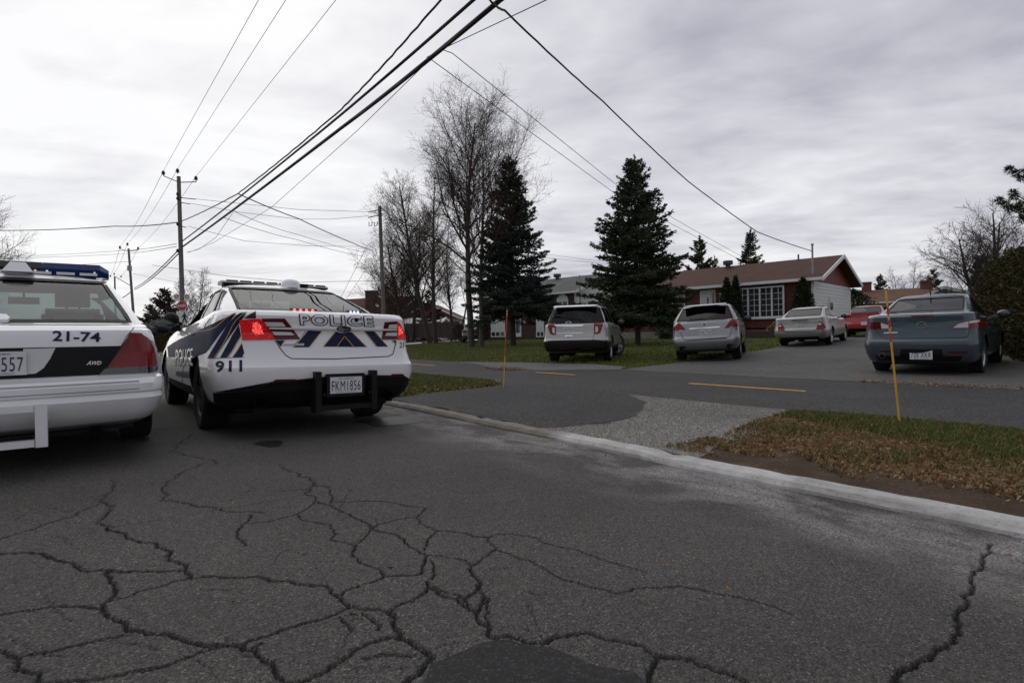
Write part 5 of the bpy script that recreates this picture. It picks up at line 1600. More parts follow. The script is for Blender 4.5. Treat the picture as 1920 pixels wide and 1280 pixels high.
T.proj('lamp_inset', zm((1232, 588), (1268, 562), (1330, 546), (1330, 586)), 'cam', M['lamp_clear'], .016, o)
T.proj('lamp_inset', zm((1335, 546), (1395, 537), (1400, 550), (1335, 560)), 'cam', M['lamp_clear'], .016, o)
c = Vector(zm((1036, 568))[0])
T.proj('badge', [(c.x + 9.5 * math.cos(t), c.y + 6 * math.sin(t)) for t in np.linspace(0, 6.28, 21)[:-1]], 'cam', M['chrome'], .012, None, .01, 3)
T.proj('badge_field', [(c.x + 7.6 * math.cos(t), c.y + 4.5 * math.sin(t)) for t in np.linspace(0, 6.28, 21)[:-1]], 'cam', M['blue'], .014, None, 0, 3)
T.line('badge_wing', [(c.x - 7.5, c.y - 2), (c.x - 3, c.y - .5), (c.x, c.y + 2.5), (c.x + 3, c.y - .5), (c.x + 7.5, c.y - 2)], 'cam', 1.5, M['chrome'], .016)
T.proj('brake_lamp', zm((970, 512), (1112, 510), (1100, 522), (985, 522)), 'cam', M['lamp_maroon'], .012, None, .01)
T.proj('boot_lip', zm((765, 503), (1392, 489), (1392, 496), (765, 511)), 'cam', M['silver_cool'], .006)
T.line('panel_gap', zm((745, 596), (780, 640), (800, 655), (1290, 650), (1330, 640), (1345, 592)), 'cam', .9, M['black'])
T.line('name_badge', zm((800, 620), (886, 617)), 'cam', 1.6, M['chrome'], .006)
T.proj('plate_recess', zm((905, 722), (1165, 722), (1175, 786), (895, 786)), 'cam', M['black'], .006)
T.plate(zm((960, 783), (1108, 783), (1108, 732), (960, 732)), '728 XKR', .016, None, .165)
T.proj('rear_reflector', zm((765, 735), (860, 726), (862, 738), (775, 744)), 'cam', M['lamp_maroon'], .012)
T.proj('rear_reflector', zm((1200, 738), (1330, 736), (1325, 746), (1210, 748)), 'cam', M['lamp_maroon'], .012)
mb = MB(); mb.lathe([(.05, 0), (.055, .01), (.045, .1), (0, .1)], 16, Matrix.Translation((-.52, -.99, .36)) @ Matrix.Rotation(rad(-90), 4, 'X')); T.part(mb, 'exhaust_pipe', M['galv'], smooth=rad(50))
mb = MB(); mb.tube([(0, .45, 1.46), (0, .38, 1.60)], [.012, .006], 5); T.part(mb, 'roof_antenna', M['black'])
T.proj('bumper_valance', [(-.60, .27), (.60, .27), (.64, .36), (-.64, .36)], 'rear', M['black'], .008)
T.mirrors(1.5, 1.04, M['blue'], size=(.12, .075, .08)); T.handles((.25, 1.1), .9, M['blue'])

# ------------------------------------------------------------------ dark car behind the bare trees
p = at(886, 632, 46)
darkc = Car('parked_car', 'dark car half hidden behind the tall bare trunks', (p.x, p.y), -8, sedan_spec(.89, 2.65, 1.50, 1.0, .9, 1.05, .96), M['dark_car'], M['privacy'], 'cars parked by the houses', 'car')
T = darkc
loc_both('tail_lamp', [(.55, .82), (.84, .82), (.83, .98), (.65, 1.0)], M['lamp_red'])
T.mirrors(1.5, 1.0, M['gloss_black'], size=(.11, .07, .08))
# ================================================================== houses
class House:
    """local x runs right along the front wall (0 = right corner), y runs back, z up; origin on the ground"""
    def __init__(s, name, label, cpx, Y, rotz, zg, cat='house', group=None):
        p = at(cpx, 612, Y)
        s.o = Vector((p.x, p.y, zg)); s.r = rad(rotz); s.zg = zg
        s.root = tag(empty(name, s.o, s.r), label, cat, group)
        s.inv = (Matrix.Translation(s.o) @ Matrix.Rotation(s.r, 4, 'Z')).inverted()
        s.e = s.inv @ Vector((0, 0, EYE))
    def f(s, px, py, y=0.0):
        """photo pixel -> (x, z) on the wall at depth y"""
        d = s.inv.to_3x3() @ ray(px, py); t = (y - s.e.y) / d.y; q = s.e + d * t; return q.x, q.z
    def g(s, px, py, x=0.0):
        d = s.inv.to_3x3() @ ray(px, py); t = (x - s.e.x) / d.x; q = s.e + d * t; return q.y, q.z
    def part(s, mb, name, mt, parent=None, smooth=None): return mb.build(name, mt, parent or s.root, smooth)
    def roof(s, x0, x1, y0, y1, zr, ze, mt, th=.14, fascia=True):
        """ridge along x"""
        ym = (y0 + y1) / 2
        for a in (0, 1):
            ya, yb = (y0, ym) if a == 0 else (y1, ym)
            L_ = math.hypot(yb - ya, zr - ze)
            mb = MB(); n = 1 if a == 0 else -1
            V = [(x0, ya, ze), (x1, ya, ze), (x1, yb, zr), (x0, yb, zr), (x0, ya, ze - th), (x1, ya, ze - th), (x1, yb, zr - th), (x0, yb, zr - th)]
            mb.add(V, [(0, 1, 2, 3), (7, 6, 5, 4), (0, 4, 5, 1), (1, 5, 6, 2), (3, 2, 6, 7), (0, 3, 7, 4)] if a == 0 else [(3, 2, 1, 0), (4, 5, 6, 7), (1, 5, 4, 0), (2, 6, 5, 1), (7, 6, 2, 3), (4, 7, 3, 0)])
            s.part(mb, 'roof', mt)
            if fascia:
                mb = MB(); yy = ya - .025 * n; mb.box(x0 - .02, x1 + .02, min(yy, yy - .05 * n), max(yy, yy - .05 * n), ze - .14, ze + .015); s.part(mb, 'fascia', M['w_trim'])
                for xx in (x0, x1):
                    mb = MB(); xa, xb = (xx - .06, xx - .003) if xx == x0 else (xx + .003, xx + .06)
                    V = []
                    for q in (xa, xb): V += [(q, ya, ze + .02), (q, yb, zr + .02), (q, yb, zr - .19), (q, ya, ze - .19)]
                    mb.add(V, [(0, 1, 2, 3), (7, 6, 5, 4), (0, 4, 5, 1), (1, 5, 6, 2), (2, 6, 7, 3), (3, 7, 4, 0)]); s.part(mb, 'barge_board', M['w_trim'])
    def window(s, x0, x1, z0, z1, cols=2, rows=1, name='window', y=0.0, mun=(1, 3), fw=.06, sill=True):
        mb = MB(); d = y - .07
        cw = (x1 - x0) / cols
        mb.box(x0, x1, d, y + .02, z0, z0 + fw); mb.box(x0, x1, d, y + .02, z1 - fw, z1)
        for i in range(cols + 1):
            c = x0 + cw * i; w = fw if 0 < i < cols else fw
            a = max(x0, c - w / 2 * (2 if i == cols else 1)) if i else x0
            mb.box(a, min(x1, a + w), d - .003, y + .02, z0 + fw + .001, z1 - fw - .001)
        f = s.part(mb, name, M['w_trim'])
        for i in range(cols):
            xa, xb = x0 + cw * i + fw, x0 + cw * (i + 1) - fw * .6
            mb = MB(); mb.box(xa - .02, xb + .02, y - .03, y - .02, z0 + fw - .01, z1 - fw + .01); s.part(mb, 'pane', M['pane'], f)
            mv, mh = mun
            for k in range(mv):
                xx = xa + (xb - xa) * (k + 1) / (mv + 1); mb = MB(); mb.box(xx - .012, xx + .012, y - .045, y - .031, z0 + fw, z1 - fw); s.part(mb, 'glazing_bar', M['w_trim'], f)
            for k in range(mh):
                zz = z0 + fw + (z1 - z0 - 2 * fw) * (k + 1) / (mh + 1); mb = MB(); mb.box(xa, xb, y - .044, y - .032, zz - .011, zz + .011); s.part(mb, 'glazing_bar', M['w_trim'], f)
        if sill:
            mb = MB(); mb.box(x0 - .05, x1 + .05, d - .06, y + .02, z0 - .07, z0 - .002); s.part(mb, 'sill', M['w_trim'], f)
        return f

# ---- brick bungalow
H = House('brick_bungalow', 'long red brick bungalow with white gable siding and a four casement bay window', 1527, 30.5, -43.5, .42)
XL, D = H.f(1152, 600)[0], 8.0
ze = H.f(1527, 521)[1]; zrd = ze + 1.55
mb = MB(); mb.box(XL, -.03, 0, D, .45, ze + .02); H.part(mb, 'brick_wall', M['brick'])
mb = MB(); mb.box(XL - .02, -.0, -.03, D + .02, -.6, .45); H.part(mb, 'foundation', M['concrete'])
H.roof(XL - .4, .55, -.50, D + .5, zrd, ze - .02, M['roof_brown'])
mb = MB(); mb.box(XL - .38, .50, -.44, -.03, ze - .17, ze - .15); H.part(mb, 'soffit', M['w_trim'])
zs_ = H.g(1560, 533)[1]
n = 13; ph = (zs_ - .47) / n
for i in range(n):
    mb = MB(); z0 = .47 + i * ph
    mb.add([(-.028, .0, z0), (-.028, D, z0), (-.028, D, z0 + ph), (-.028, .0, z0 + ph), (.022, .0, z0), (.022, D, z0), (.006, D, z0 + ph - .004), (.006, .0, z0 + ph - .004)], [(3, 2, 1, 0), (4, 5, 6, 7), (0, 1, 5, 4), (1, 2, 6, 5), (2, 3, 7, 6), (3, 0, 4, 7)])
    H.part(mb, 'siding_plank', M['siding'])
sl = 1.55 / (D / 2 + .5)
def ug(y): return ze - .02 - .15 + sl * (min(y, D - y) + .5)
nb = 16
for i in range(nb):
    y0, y1 = D * i / nb, D * (i + 1) / nb - .012
    za, zb_ = ug(y0), ug(y1)
    if min(za, zb_) <= zs_ + .03: continue
    mb = MB(); V = []
    for x in (-.028, .012): V += [(x, y0, zs_ + .004), (x, y1, zs_ + .004), (x, y1, zb_), (x, y0, za)]
    mb.add(V, [(3, 2, 1, 0), (4, 5, 6, 7), (0, 1, 5, 4), (1, 2, 6, 5), (2, 3, 7, 6), (3, 0, 4, 7)]); H.part(mb, 'gable_board', M['gable_red'])
mb = MB(); mb.box(-.05, .03, -.03, .08, .46, zs_); H.part(mb, 'corner_board', M['w_trim'])
x0, zt = H.f(1384, 536); x1, z0 = H.f(1474, 596)
zt = H.f(1430, 538)[1]; z0 = H.f(1430, 596)[1]
H.window(x0, x1, z0, zt, 4, 1, 'bay_window', -.22, (1, 4), .085)
mb = MB(); mb.box(x0 - .02, x1 + .02, -.20, .02, z0 - .55, z0 - .08); H.part(mb, 'bay_panel', M['brick'])
xa, zd = H.f(1313, 545); xb, _ = H.f(1342, 545)
mb = MB(); mb.box(xa, xb, -.06, .02, .75, zd); fr = H.part(mb, 'door_frame', M['w_trim'])
mb = MB(); mb.box(xa + .12, xa + (xb - xa) * .74, -.085, -.055, .78, zd - .1); H.part(mb, 'front_door', M['door'], fr)
mb = MB(); mb.box(xa + (xb - xa) * .46, xa + (xb - xa) * .58, -.092, -.083, 1.6, 2.5); H.part(mb, 'door_glass', M['pane'], fr)
mb = MB(); mb.box(xa + (xb - xa) * .80, xb - .06, -.068, -.058, .95, zd - .12); H.part(mb, 'side_light', M['pane'], fr)
mb = MB(); mb.box(xa - .2, xb + .3, -1.3, -.05, -.3, .72); mb.box(xa - .1, xb + .2, -1.65, -1.3, -.3, .38); H.part(mb, 'door_step', M['concrete'])
x0, zt = H.f(1260, 547); x1, z0 = H.f(1285, 578)
H.window(x0, x1, z0, zt, 2, 1, 'window', 0, (0, 0), .05)
x0, zt = H.f(1199, 577); x1, z0 = H.f(1219, 584)
H.window(x0 - .3, x1, z0 - .25, zt, 2, 1, 'window', 0, (0, 0), .05)
y0, z1_ = H.g(1553, 558); y1, z0_ = H.g(1561, 592)
mb = MB(); mb.box(.024, .06, y0, y0 + .9, .6, z1_); w_ = H.part(mb, 'side_door', M['door'])
mb = MB(); mb.box(.06, .066, y0 + .15, y0 + .75, 1.5, z1_ - .15); H.part(mb, 'pane', M['pane'], w_)
for dg, (px, py) in (('7', (1351, 554)), ('C', (1351.5, 563))):
    bm = text_bm(dg, .02)
    x_, z_ = H.f(px, py + 3.5)
    for v in bm.verts: v.co = (x_ - .12 + v.co.x * .40, -.03, z_ + v.co.y * .36)
    me = bpy.data.meshes.new('house_number'); bm.to_mesh(me); bm.free(); me.materials.append(M['w_trim'])
    link('house_number', me, H.root)
x_, z_ = H.f(1365, 503, 3.6)
mb = MB(); mb.lathe([(.16, -.35), (.16, .05), (.30, .06), (.32, .2), (.30, .32), (.0, .34)], 16, Matrix.Translation((x_, 3.6, zrd))); H.part(mb, 'roof_vent', M['vent'], smooth=rad(40))
x_, z_ = H.f(1497, 487, 3.8)
mb = MB(); mb.tube([(x_, 3.8, zrd - .3), (x_, 3.8, zrd + .28)], .05, 8); H.part(mb, 'vent_pipe', M['vent'])
MASTX, MASTZ = H.f(1523, 459, .25)
mb = MB(); mb.tube([(MASTX, .25, ze - .1), (MASTX, .25, MASTZ)], .05, 8); mb.lathe([(.05, 0), (.08, .0), (.075, .08), (.0, .1)], 10, Matrix.Translation((MASTX, .25, MASTZ - .02))); H.part(mb, 'service_mast', M['galv'])
mb = MB(); mb.box(-.10, -.02, -.12, -.03, .5, ze - .2); H.part(mb, 'downpipe', M['w_trim'])
# timber edging of the flower bed
for i, (zz, yy) in enumerate(((.0, -2.6), (.18, -2.3))):
    xx0, _ = H.f(1392, 634, yy); mb = MB(); mb.box(xx0, xx0 + 4.6, yy, yy + .22, zz - .25, zz + .17)
    o = mb.build('timber_edging', M['brown_wood']); o.location = H.o; o.rotation_euler = (0, 0, H.r)
    tag(o, ('lower timber edging of the flower bed under the bay window', 'upper timber edging of the flower bed under the bay window')[i], 'garden edging')

# ---- split level house with grey roof, beyond the spruces
H2 = House('split_level_house', 'dark brick split level house with grey roof and arched window', 1078.5, 46.0, -43.5, .60)
XL = H2.f(905, 600)[0]; D2 = 8.5
ze2 = H2.f(1078, 546)[1]; zr2 = ze2 + 1.75
mb = MB(); mb.box(XL, -.03, 0, D2, -.6, ze2 + .02); H2.part(mb, 'brick_wall', M['brick_dark'])
H2.roof(XL - .4, .45, -.4, D2 + .4, zr2, ze2, M['roof_grey'])
mb = MB(); mb.box(XL - .3, .4, -.36, -.02, ze2 - .17, ze2 - .15); H2.part(mb, 'soffit', M['w_trim'])
n = 19; ph = (ze2 - .2) / n
for i in range(n):
    z0 = .1 + i * ph; mb = MB()
    mb.add([(-.028, .0, z0), (-.028, D2, z0), (-.028, D2, z0 + ph), (-.028, .0, z0 + ph), (.022, .0, z0), (.022, D2, z0), (.006, D2, z0 + ph - .004), (.006, .0, z0 + ph - .004)], [(3, 2, 1, 0), (4, 5, 6, 7), (0, 1, 5, 4), (1, 2, 6, 5), (2, 3, 7, 6), (3, 0, 4, 7)])
    H2.part(mb, 'siding_plank', M['siding'])
mb = MB(); V = []
for x in (-.028, .01): V += [(x, .05, ze2 - .08), (x, D2 - .05, ze2 - .08), (x, D2 / 2, zr2 - .3)]
mb.add(V, [(2, 1, 0), (3, 4, 5), (0, 1, 4, 3), (1, 2, 5, 4), (2, 0, 3, 5)]); H2.part(mb, 'gable_panel', M['siding'])
x0, zt = H2.f(1044.5, 564); x1, z0 = H2.f(1066, 574); z0 = z0 - .7
f = H2.window(x0, x1, z0, zt, 2, 1, 'arched_window', 0, (0, 0), .10)
mb = MB(); xm = (x0 + x1) / 2; rr_ = (x1 - x0) / 2
mb.prism([(xm + rr_ * math.cos(t), zt + .003 + rr_ * .85 * math.sin(t)) for t in np.linspace(0, math.pi, 13)], 'y', -.07, .02); H2.part(mb, 'window_arch', M['w_trim'], f)
mb = MB(); mb.prism([(xm + rr_ * .8 * math.cos(t), zt + .06 + rr_ * .66 * math.sin(t)) for t in np.linspace(0, math.pi, 13)], 'y', -.08, -.06); H2.part(mb, 'pane', M['siding'], f)
xa, zd = H2.f(964, 588); xb, zf0 = H2.f(978, 631)
mb = MB(); mb.box(xa, xb, -.06, .02, zf0, zd); fr = H2.part(mb, 'door_frame', M['w_trim'])
mb = MB(); mb.box(xa + (xb - xa) * .3, xb - .12, -.07, -.055, zf0 + .35, zd - .12); H2.part(mb, 'door_glass', M['pane'], fr)
for pa, pb in ((920.5, 947.5), (1005.5, 1021)):
    x0, zt = H2.f(pa, 594.5); x1, zm_ = H2.f(pb, 620); _, z0 = H2.f(pa, 632)
    nn = max(3, int((x1 - x0) / .3))
    for i in range(nn):
        mb = MB(); w = (x1 - x0) / nn; mb.box(x0 + i * w, x0 + (i + 1) * w - .02, -.05, .02, zm_, zt); H2.part(mb, 'siding_board', M['siding'])
    H2.window(x0, x1, z0, zm_ - .01, 3 if pb < 1000 else 2, 1, 'basement_window', 0, (0, 0), .09, False)
x_, z_ = H2.f(986, 603); mb = MB(); mb.box(x_ - .2, x_ + .2, -.15, -.001, z_ - .12, z_ + .1); H2.part(mb, 'mailbox', M['w_trim'])
x_, z_ = H2.f(1045, 523, 3.9); mb = MB(); mb.lathe([(.18, -.5), (.18, .05), (.36, .06), (.36, .34), (.0, .38)], 14, Matrix.Translation((x_, 3.9, zr2))); H2.part(mb, 'roof_vent', M['vent'], smooth=rad(40))
x_, z_ = H2.f(1087, 516, -.1); mb = MB(); mb.tube([(x_, -.1, ze2 - 1.3), (x_, -.1, z_)], .06, 8); H2.part(mb, 'service_mast', M['galv'])

# ---- simple far houses
def far_house(name, label, cpx, Y, rotz, zg, w, d, hw, hr, wall, roofm, gable_mt=None, ov=.4):
    Hh = House(name, label, cpx, Y, rotz, zg)
    mb = MB(); mb.box(-w, 0, 0, d, -.5, hw); Hh.part(mb, 'wall', wall)
    for xx in (-w - .001, .001):
        mb = MB(); V = []
        for q in (xx - .02, xx + .02): V += [(q, 0.02, hw), (q, d - .02, hw), (q, d / 2, hw + hr - .16)]
        mb.add(V, [(2, 1, 0), (3, 4, 5), (0, 1, 4, 3), (1, 2, 5, 4), (2, 0, 3, 5)]); Hh.part(mb, 'gable', gable_mt or wall)
    Hh.roof(-w - ov, ov, -ov, d + ov, hw + hr, hw + .05 - ov * hr / (d / 2) * .0, roofm)
    return Hh
hb = far_house('brown_house', 'dark brown house with a broad stone chimney beyond the wooden pole', 744, 66, -22, .7, 11, 8, 2.7, 2.6, M['brown_wood'], M['roof_red'], M['brown_wood'])
x_, z_ = hb.f(698, 560, 1.2)
mb = MB(); mb.box(x_ - .6, x_ + .6, .6, 1.6, 0, hb.f(698, 545, 1.2)[1]); mb.box(x_ - .66, x_ + .66, .54, 1.66, hb.f(698, 545, 1.2)[1] - .2, hb.f(698, 545, 1.2)[1] - .05); hb.part(mb, 'chimney', M['brick_dark'])
x_, z_ = hb.f(708, 571, -.6); mb = MB(); mb.lathe([(.0, 0), (.16, .02), (.28, .08)], 14, Matrix.Translation((x_, -.55, z_)) @ Matrix.Rotation(rad(100), 4, 'X')); hb.part(mb, 'satellite_dish', M['w_trim'])
for px in (722, 736):
    x_, z_ = hb.f(px, 604); hb.window(x_ - .6, x_ + .6, 1.0, 2.2, 2, 1, 'window', 0, (0, 0))
hg = far_house('red_gable_house', 'small cream house with dark red front gable behind the fence', 872, 74, 47, .75, 5.2, 7, 2.3, 1.9, M['cream'], M['roof_red'], M['gable_red'])
# its red gable faces the street
hg.root.rotation_euler = (0, 0, rad(90 - 6)); 
hs = far_house('garden_shed', 'low shed with pale grey roof behind the fence', 822, 64, -8, .75, 4.4, 4.0, 1.6, .75, M['siding'], M['siding'])
ht = far_house('tan_roof_house', 'low house with tan brown roof beyond the driveway', 1752, 62, -30, .7, 13, 8.5, 2.9, 1.7, M['cream'], M['roof_tan'])
x_, z_ = ht.f(1625, 552, 4); mb = MB(); mb.box(x_ - .5, x_ + .5, 3.7, 4.7, 3, 5.6); mb.box(x_ - .58, x_ + .58, 3.62, 4.78, 5.4, 5.5); ht.part(mb, 'chimney', M['brick'])
x_, z_ = ht.f(1736, 552, 4); mb = MB(); mb.box(x_ - .5, x_ + .5, 3.7, 4.7, 3, 5.4); mb.box(x_ - .58, x_ + .58, 3.62, 4.78, 5.2, 5.3); ht.part(mb, 'chimney', M['brick'])
for px in (1625, 1650, 1690):
    x_, z_ = ht.f(px, 575); ht.window(x_ - .7, x_ + .7, 1.0, 2.2, 2, 1, 'window', 0, (0, 0))
# white gabled garage seen over the blue sedan
GR = House('white_garage', 'white gabled garage behind the blue-grey sedan', 1842, 33, -36, .5, 'garage')
wd = -GR.f(1725, 560)[0]; hw_ = GR.f(1842, 556)[1]; hp_ = GR.f(1771, 540)[1]
mb = MB(); mb.box(-wd, 0, 0, 6, -.5, hw_); GR.part(mb, 'wall', M['siding'])
mb = MB(); V = []
for q in (0.0, .05): V += [(-wd, q, hw_), (0, q, hw_), (-wd * .6, q, hp_ - .1)]
mb.add(V, [(0, 1, 2), (5, 4, 3), (0, 3, 4, 1), (1, 4, 5, 2), (2, 5, 3, 0)]); GR.part(mb, 'gable', M['siding'])
xm = -wd * .6
for xe, nm in ((-wd - .3, 0), (.3, 1)):
    zee = hw_ - .3 * (hp_ - hw_) / (abs(xe - xm))
    mb = MB(); V = []
    for y in (-.3, 6.3): V += [(xe, y, zee), (xm, y, hp_), (xm, y, hp_ + .12), (xe, y, zee + .12)]
    mb.add(V, [(0, 1, 2, 3), (7, 6, 5, 4), (0, 4, 5, 1), (1, 5, 6, 2), (2, 6, 7, 3), (3, 7, 4, 0)]); GR.part(mb, 'roof', M['roof_grey'])
    mb = MB(); V = []
    for y in (-.36, -.303): V += [(xe, y, zee - .06), (xm, y, hp_ - .06), (xm, y, hp_ + .13), (xe, y, zee + .13)]
    mb.add(V, [(0, 1, 2, 3), (7, 6, 5, 4), (0, 4, 5, 1), (1, 5, 6, 2), (2, 6, 7, 3), (3, 7, 4, 0)]); GR.part(mb, 'barge_board', M['w_trim'])
mb = MB(); mb.box(-wd * .8, -wd * .2, -.05, -.001, 0, 2.0); GR.part(mb, 'garage_door', M['w_trim'])
# board fence
pA, pB = at(762, 632, 57), at(862, 632, 52)
fd = Vector((pB.x - pA.x, pB.y - pA.y, 0)); fl = fd.length
fr_ = tag(empty('board_fence', (pA.x, pA.y, .68), math.atan2(fd.y, fd.x)), 'tall dark brown board fence beyond the lawn', 'fence')
n = int(fl / .42)
for i in range(n):
    mb = MB(); x = fl * i / n; mb.box(x, x + fl / n - .025, -.02 * (i % 2), .02, .05, 1.55 + random.uniform(-.02, .02)); mb.build('fence_board', M['brown_wood'], fr_)
for i in range(0, n + 1, 5):
    mb = MB(); x = fl * i / n; mb.box(x - .06, x + .06, .03, .15, -.3, 1.62); mb.build('fence_post', M['brown_wood'], fr_)
# far cream house seen between the two police cars
hx = far_house('cream_house', 'low cream house far down the street between the police cars', 306, 82, 10, .3, 9, 7, 2.2, 1.2, M['cream'], M['roof_grey'])

# ================================================================== poles, wires, signs, stakes
def pole(label, top, base, Y, r0, r1, zg):
    a = at(top[0], top[1], Y); b = at(base[0], base[1], Y); d = (b - a).normalized()
    t = (zg - .3 - a.z) / d.z; b = a + d * t
    root = tag(empty('utility_pole', (b.x, b.y, zg)), label, 'utility pole', 'utility poles along the street')
    mb = MB(); o = Vector((b.x, b.y, zg))
    mb.tube([b - o, b.lerp(a, .5) - o, a - o], [r1, (r0 + r1) / 2, r0], 14)
    mb.build('pole_shaft', M['wood_pole'], root, rad(40))
    return root, a, b, o
def insulator(root, o, p, up=.16, s=1.0):
    mb = MB(); mb.lathe([(.02, -.05), (.02, .0), (.09, .02), (.05, .05), (.10, .08), (.05, .11), (.08, .14), (.04, up), (0, up)], 10, Matrix.Translation(p - o) @ Matrix.Scale(s, 4))
    mb.build('insulator', M['insul'], root, rad(40))
P1, a1, b1, o1 = pole('tall weathered pole with three insulators beside the stop sign', (335, 331), (344, 640), 38, .12, .17, gz(4.5))
I1 = [at(306.3, 328, 38), at(333, 324, 38), at(367.5, 338, 38.0)]
for p in I1: insulator(P1, o1, p, .2, 1.4)
mb = MB(); c1_ = at(336, 342, 38)
mb.tube([c1_ - o1, at(307, 330, 38) - o1], .035, 6); mb.tube([c1_ - o1, at(368, 341, 38) - o1], .035, 6); mb.build('cross_arm', M['galv'], P1)
for py, l in ((371, 30), (380, 18), (424, 10)):
    mb = MB(); q = at(340, py, 38); mb.tube([q - o1, at(340 + l * .9, py + 2.5, 37.8) - o1], .03, 6); mb.build('wire_bracket', M['wire'], P1)
for py in (364, 372, 420, 470):
    mb = MB(); q = at(333, py, 37.8); mb.ball(q - o1, .09, .09, .13, 8, 6); mb.build('pole_clamp', M['wire'], P1)
P2, a2, b2, o2 = pole('second pole down the street with a small equipment box', (241, 466), (251, 600), 77, .13, .2, .1)
I2 = [at(225, 466, 77), at(239, 460, 77), at(259, 468, 77)]
for p in I2: insulator(P2, o2, p, .2, 1.8)
mb = MB(); q = at(242, 471, 77); mb.tube([q - o2, at(225, 467, 77) - o2], .05, 6); mb.tube([q - o2, at(259, 469, 77) - o2], .05, 6); mb.build('cross_arm', M['galv'], P2)
mb = MB(); q = at(243, 503, 76.6) - o2; mb.box(q.x - .2, q.x + .2, q.y - .2, q.y + .2, q.z - .35, q.z + .35); mb.build('equipment_box', M['galv'], P2)
mb = MB(); mb.tube([at(247, 537, 77) - o2, at(222, 522, 77) - o2, at(214, 518, 77) - o2], .05, 6); mb.build('lamp_arm', M['galv'], P2)
P3, a3, b3, o3 = pole('farthest pole down the street', (215, 518), (217, 600), 125, .15, .22, .1)
I3 = [at(207, 519, 125), at(214, 515, 125), at(227, 520, 125)]
for p in I3: insulator(P3, o3, p, .2, 2.0)
P4, a4, b4, o4 = pole('slim wooden pole at the edge of the bare trees', (712, 387), (721, 640), 40, .12, .15, .62)
for py in (397, 407):
    mb = MB(); mb.tube([at(712, py - 4, 40) - o4, at(690, py + 1, 40) - o4], .035, 5); mb.build('wire_bracket', M['wire'], P4)
for px in (695, 705):
    mb = MB(); mb.tube([at(px - 3, 416, 40) - o4, at(px - 3, 424, 40) - o4, at(px + 2, 423, 40) - o4, at(px + 3, 415, 40) - o4], .03, 5); mb.build('wire_loop', M['wire'], P4)

def wire(label, pts, r, sag=.0, name='overhead_cable', mt=None, n=14, cat='cable', wob=0.0):
    pts = [Vector(p) for p in pts]
    Q = []
    for p, q in zip(pts[:-1], pts[1:]):
        for i in range(n):
            t = i / n; v = p.lerp(q, t); v.z -= sag * 4 * t * (1 - t)
            if wob: v.z += wob * math.sin(i * 2.4) * .6; v.x += wob * math.cos(i * 2.4)
            Q.append(v)
    Q.append(pts[-1])
    mb = MB(); mb.tube(Q, r, 6); o = mb.build(name, mt or M['wire'], None, rad(60))
    tag(o, label, cat, 'overhead wires'); return o
def ext(p, q, k): return q + (q - p) * k
Lb = ['left', 'middle', 'right']
for i, (ex, Ye) in enumerate((((485, 0), 18.3), ((536, 0), 18.2), ((630, 0), 17.6))):
    q = at(ex[0], ex[1], Ye)
    wire('power line from the %s insulator of the tall pole up out of the picture' % Lb[i], [I1[i] + Vector((0, 0, .25)), q, ext(I1[i], q, .8)], .010, .0, 'power_line', M['wire_grey'])
    wire('power line between the %s insulators of the two street poles' % Lb[i], [I1[i] + Vector((0, 0, .25)), I2[i] + Vector((0, 0, .3))], .014, .5, 'power_line', M['wire_grey'])
    wire('power line between the %s insulators of the two farthest poles' % Lb[i], [I2[i] + Vector((0, 0, .3)), I3[i] + Vector((0, 0, .3))], .022, .5, 'power_line', M['wire_grey'])
p0 = at(342, 414, 38); nd = at(446, 363, 28.5); q = at(826, 0, 13.3)
wire('twisted black cable, thinnest of the three heavy cables overhead', [p0, nd, at(640, 205, 18.5), q, ext(at(640, 205, 18.5), q, 1.2)], .028, .06, wob=.012, n=22)
wire('twisted cable running left from the tall pole across the sky', [at(331, 417, 38), at(215, 424, 44), at(0, 432, 52), at(-120, 434, 58)], .035, .1)
ca = at(342, 452, 38); cb = at(888, 0, 11.1)
wire('middle of the three heavy black cables overhead', [ca, at(560, 280, 20.4), cb, ext(at(560, 280, 20.4), cb, 1.0)], .036, .05)
cc = at(343, 462, 38); cd = at(938, 0, 10.5); cm = at(640, 240, 17.2)
wire('thickest and lowest of the three heavy black cables overhead', [cc, cm, cd, ext(cm, cd, 1.0)], .050, .05)
wire('heavy cable from the tall pole to the second pole, upper', [at(335, 468, 38), at(252, 540, 77)], .04, .3)
wire('heavy cable from the tall pole to the second pole, lower', [at(335, 475, 38), at(252, 543, 77)], .04, .3)
wire('heavy cable sloping down beyond the second pole', [at(248, 545, 77), at(216, 562, 125)], .06, .3)
jn = at(828, 93, 13.0)
wire('thin wire sagging below the thickest cable to the tall pole', [at(806, 112, 13.4), at(670, 245, 19), at(510, 388, 28), at(400, 455, 34), at(352, 474, 38)], .010, .0)
wire('short loop of wire under the heavy cables near the tall pole', [at(437, 398, 29.5), at(405, 445, 33.5), at(372, 468, 36), at(350, 473, 38)], .012, .0)
wire('thin wire crossing up to the top edge from the cable junction', [at(800, 108, 13.2), jn, at(1025, 0, 10.0), at(1250, -125, 8)], .009, .0)
wire('service wire from cable junction to the bungalow roof, left', [at(803, 108, 13.2), at(822, 122, 13.6), at(1160, 368, 26), at(1385, 486, 37)], .010, .0)
wire('service wire from cable junction to the bungalow roof, right', [jn, at(848, 100, 13.6), at(1160, 350, 25), at(1290, 425, 31.5), at(1395, 483, 37)], .010, .0)
mast = H.root.matrix_world if False else Matrix.Translation(H.o) @ Matrix.Rotation(H.r, 4, 'Z')
mp = mast @ Vector((MASTX, .25, MASTZ - .35))
wire('black twisted service drop ending at the bungalow mast', [at(820, -120, 7.5), at(918, 0, 9.6), at(946, 20, 10.2), at(1130, 190, 15.5), at(1290, 340, 21.5), at(1420, 435, 27), mp], .020, .03, n=12, wob=.005)
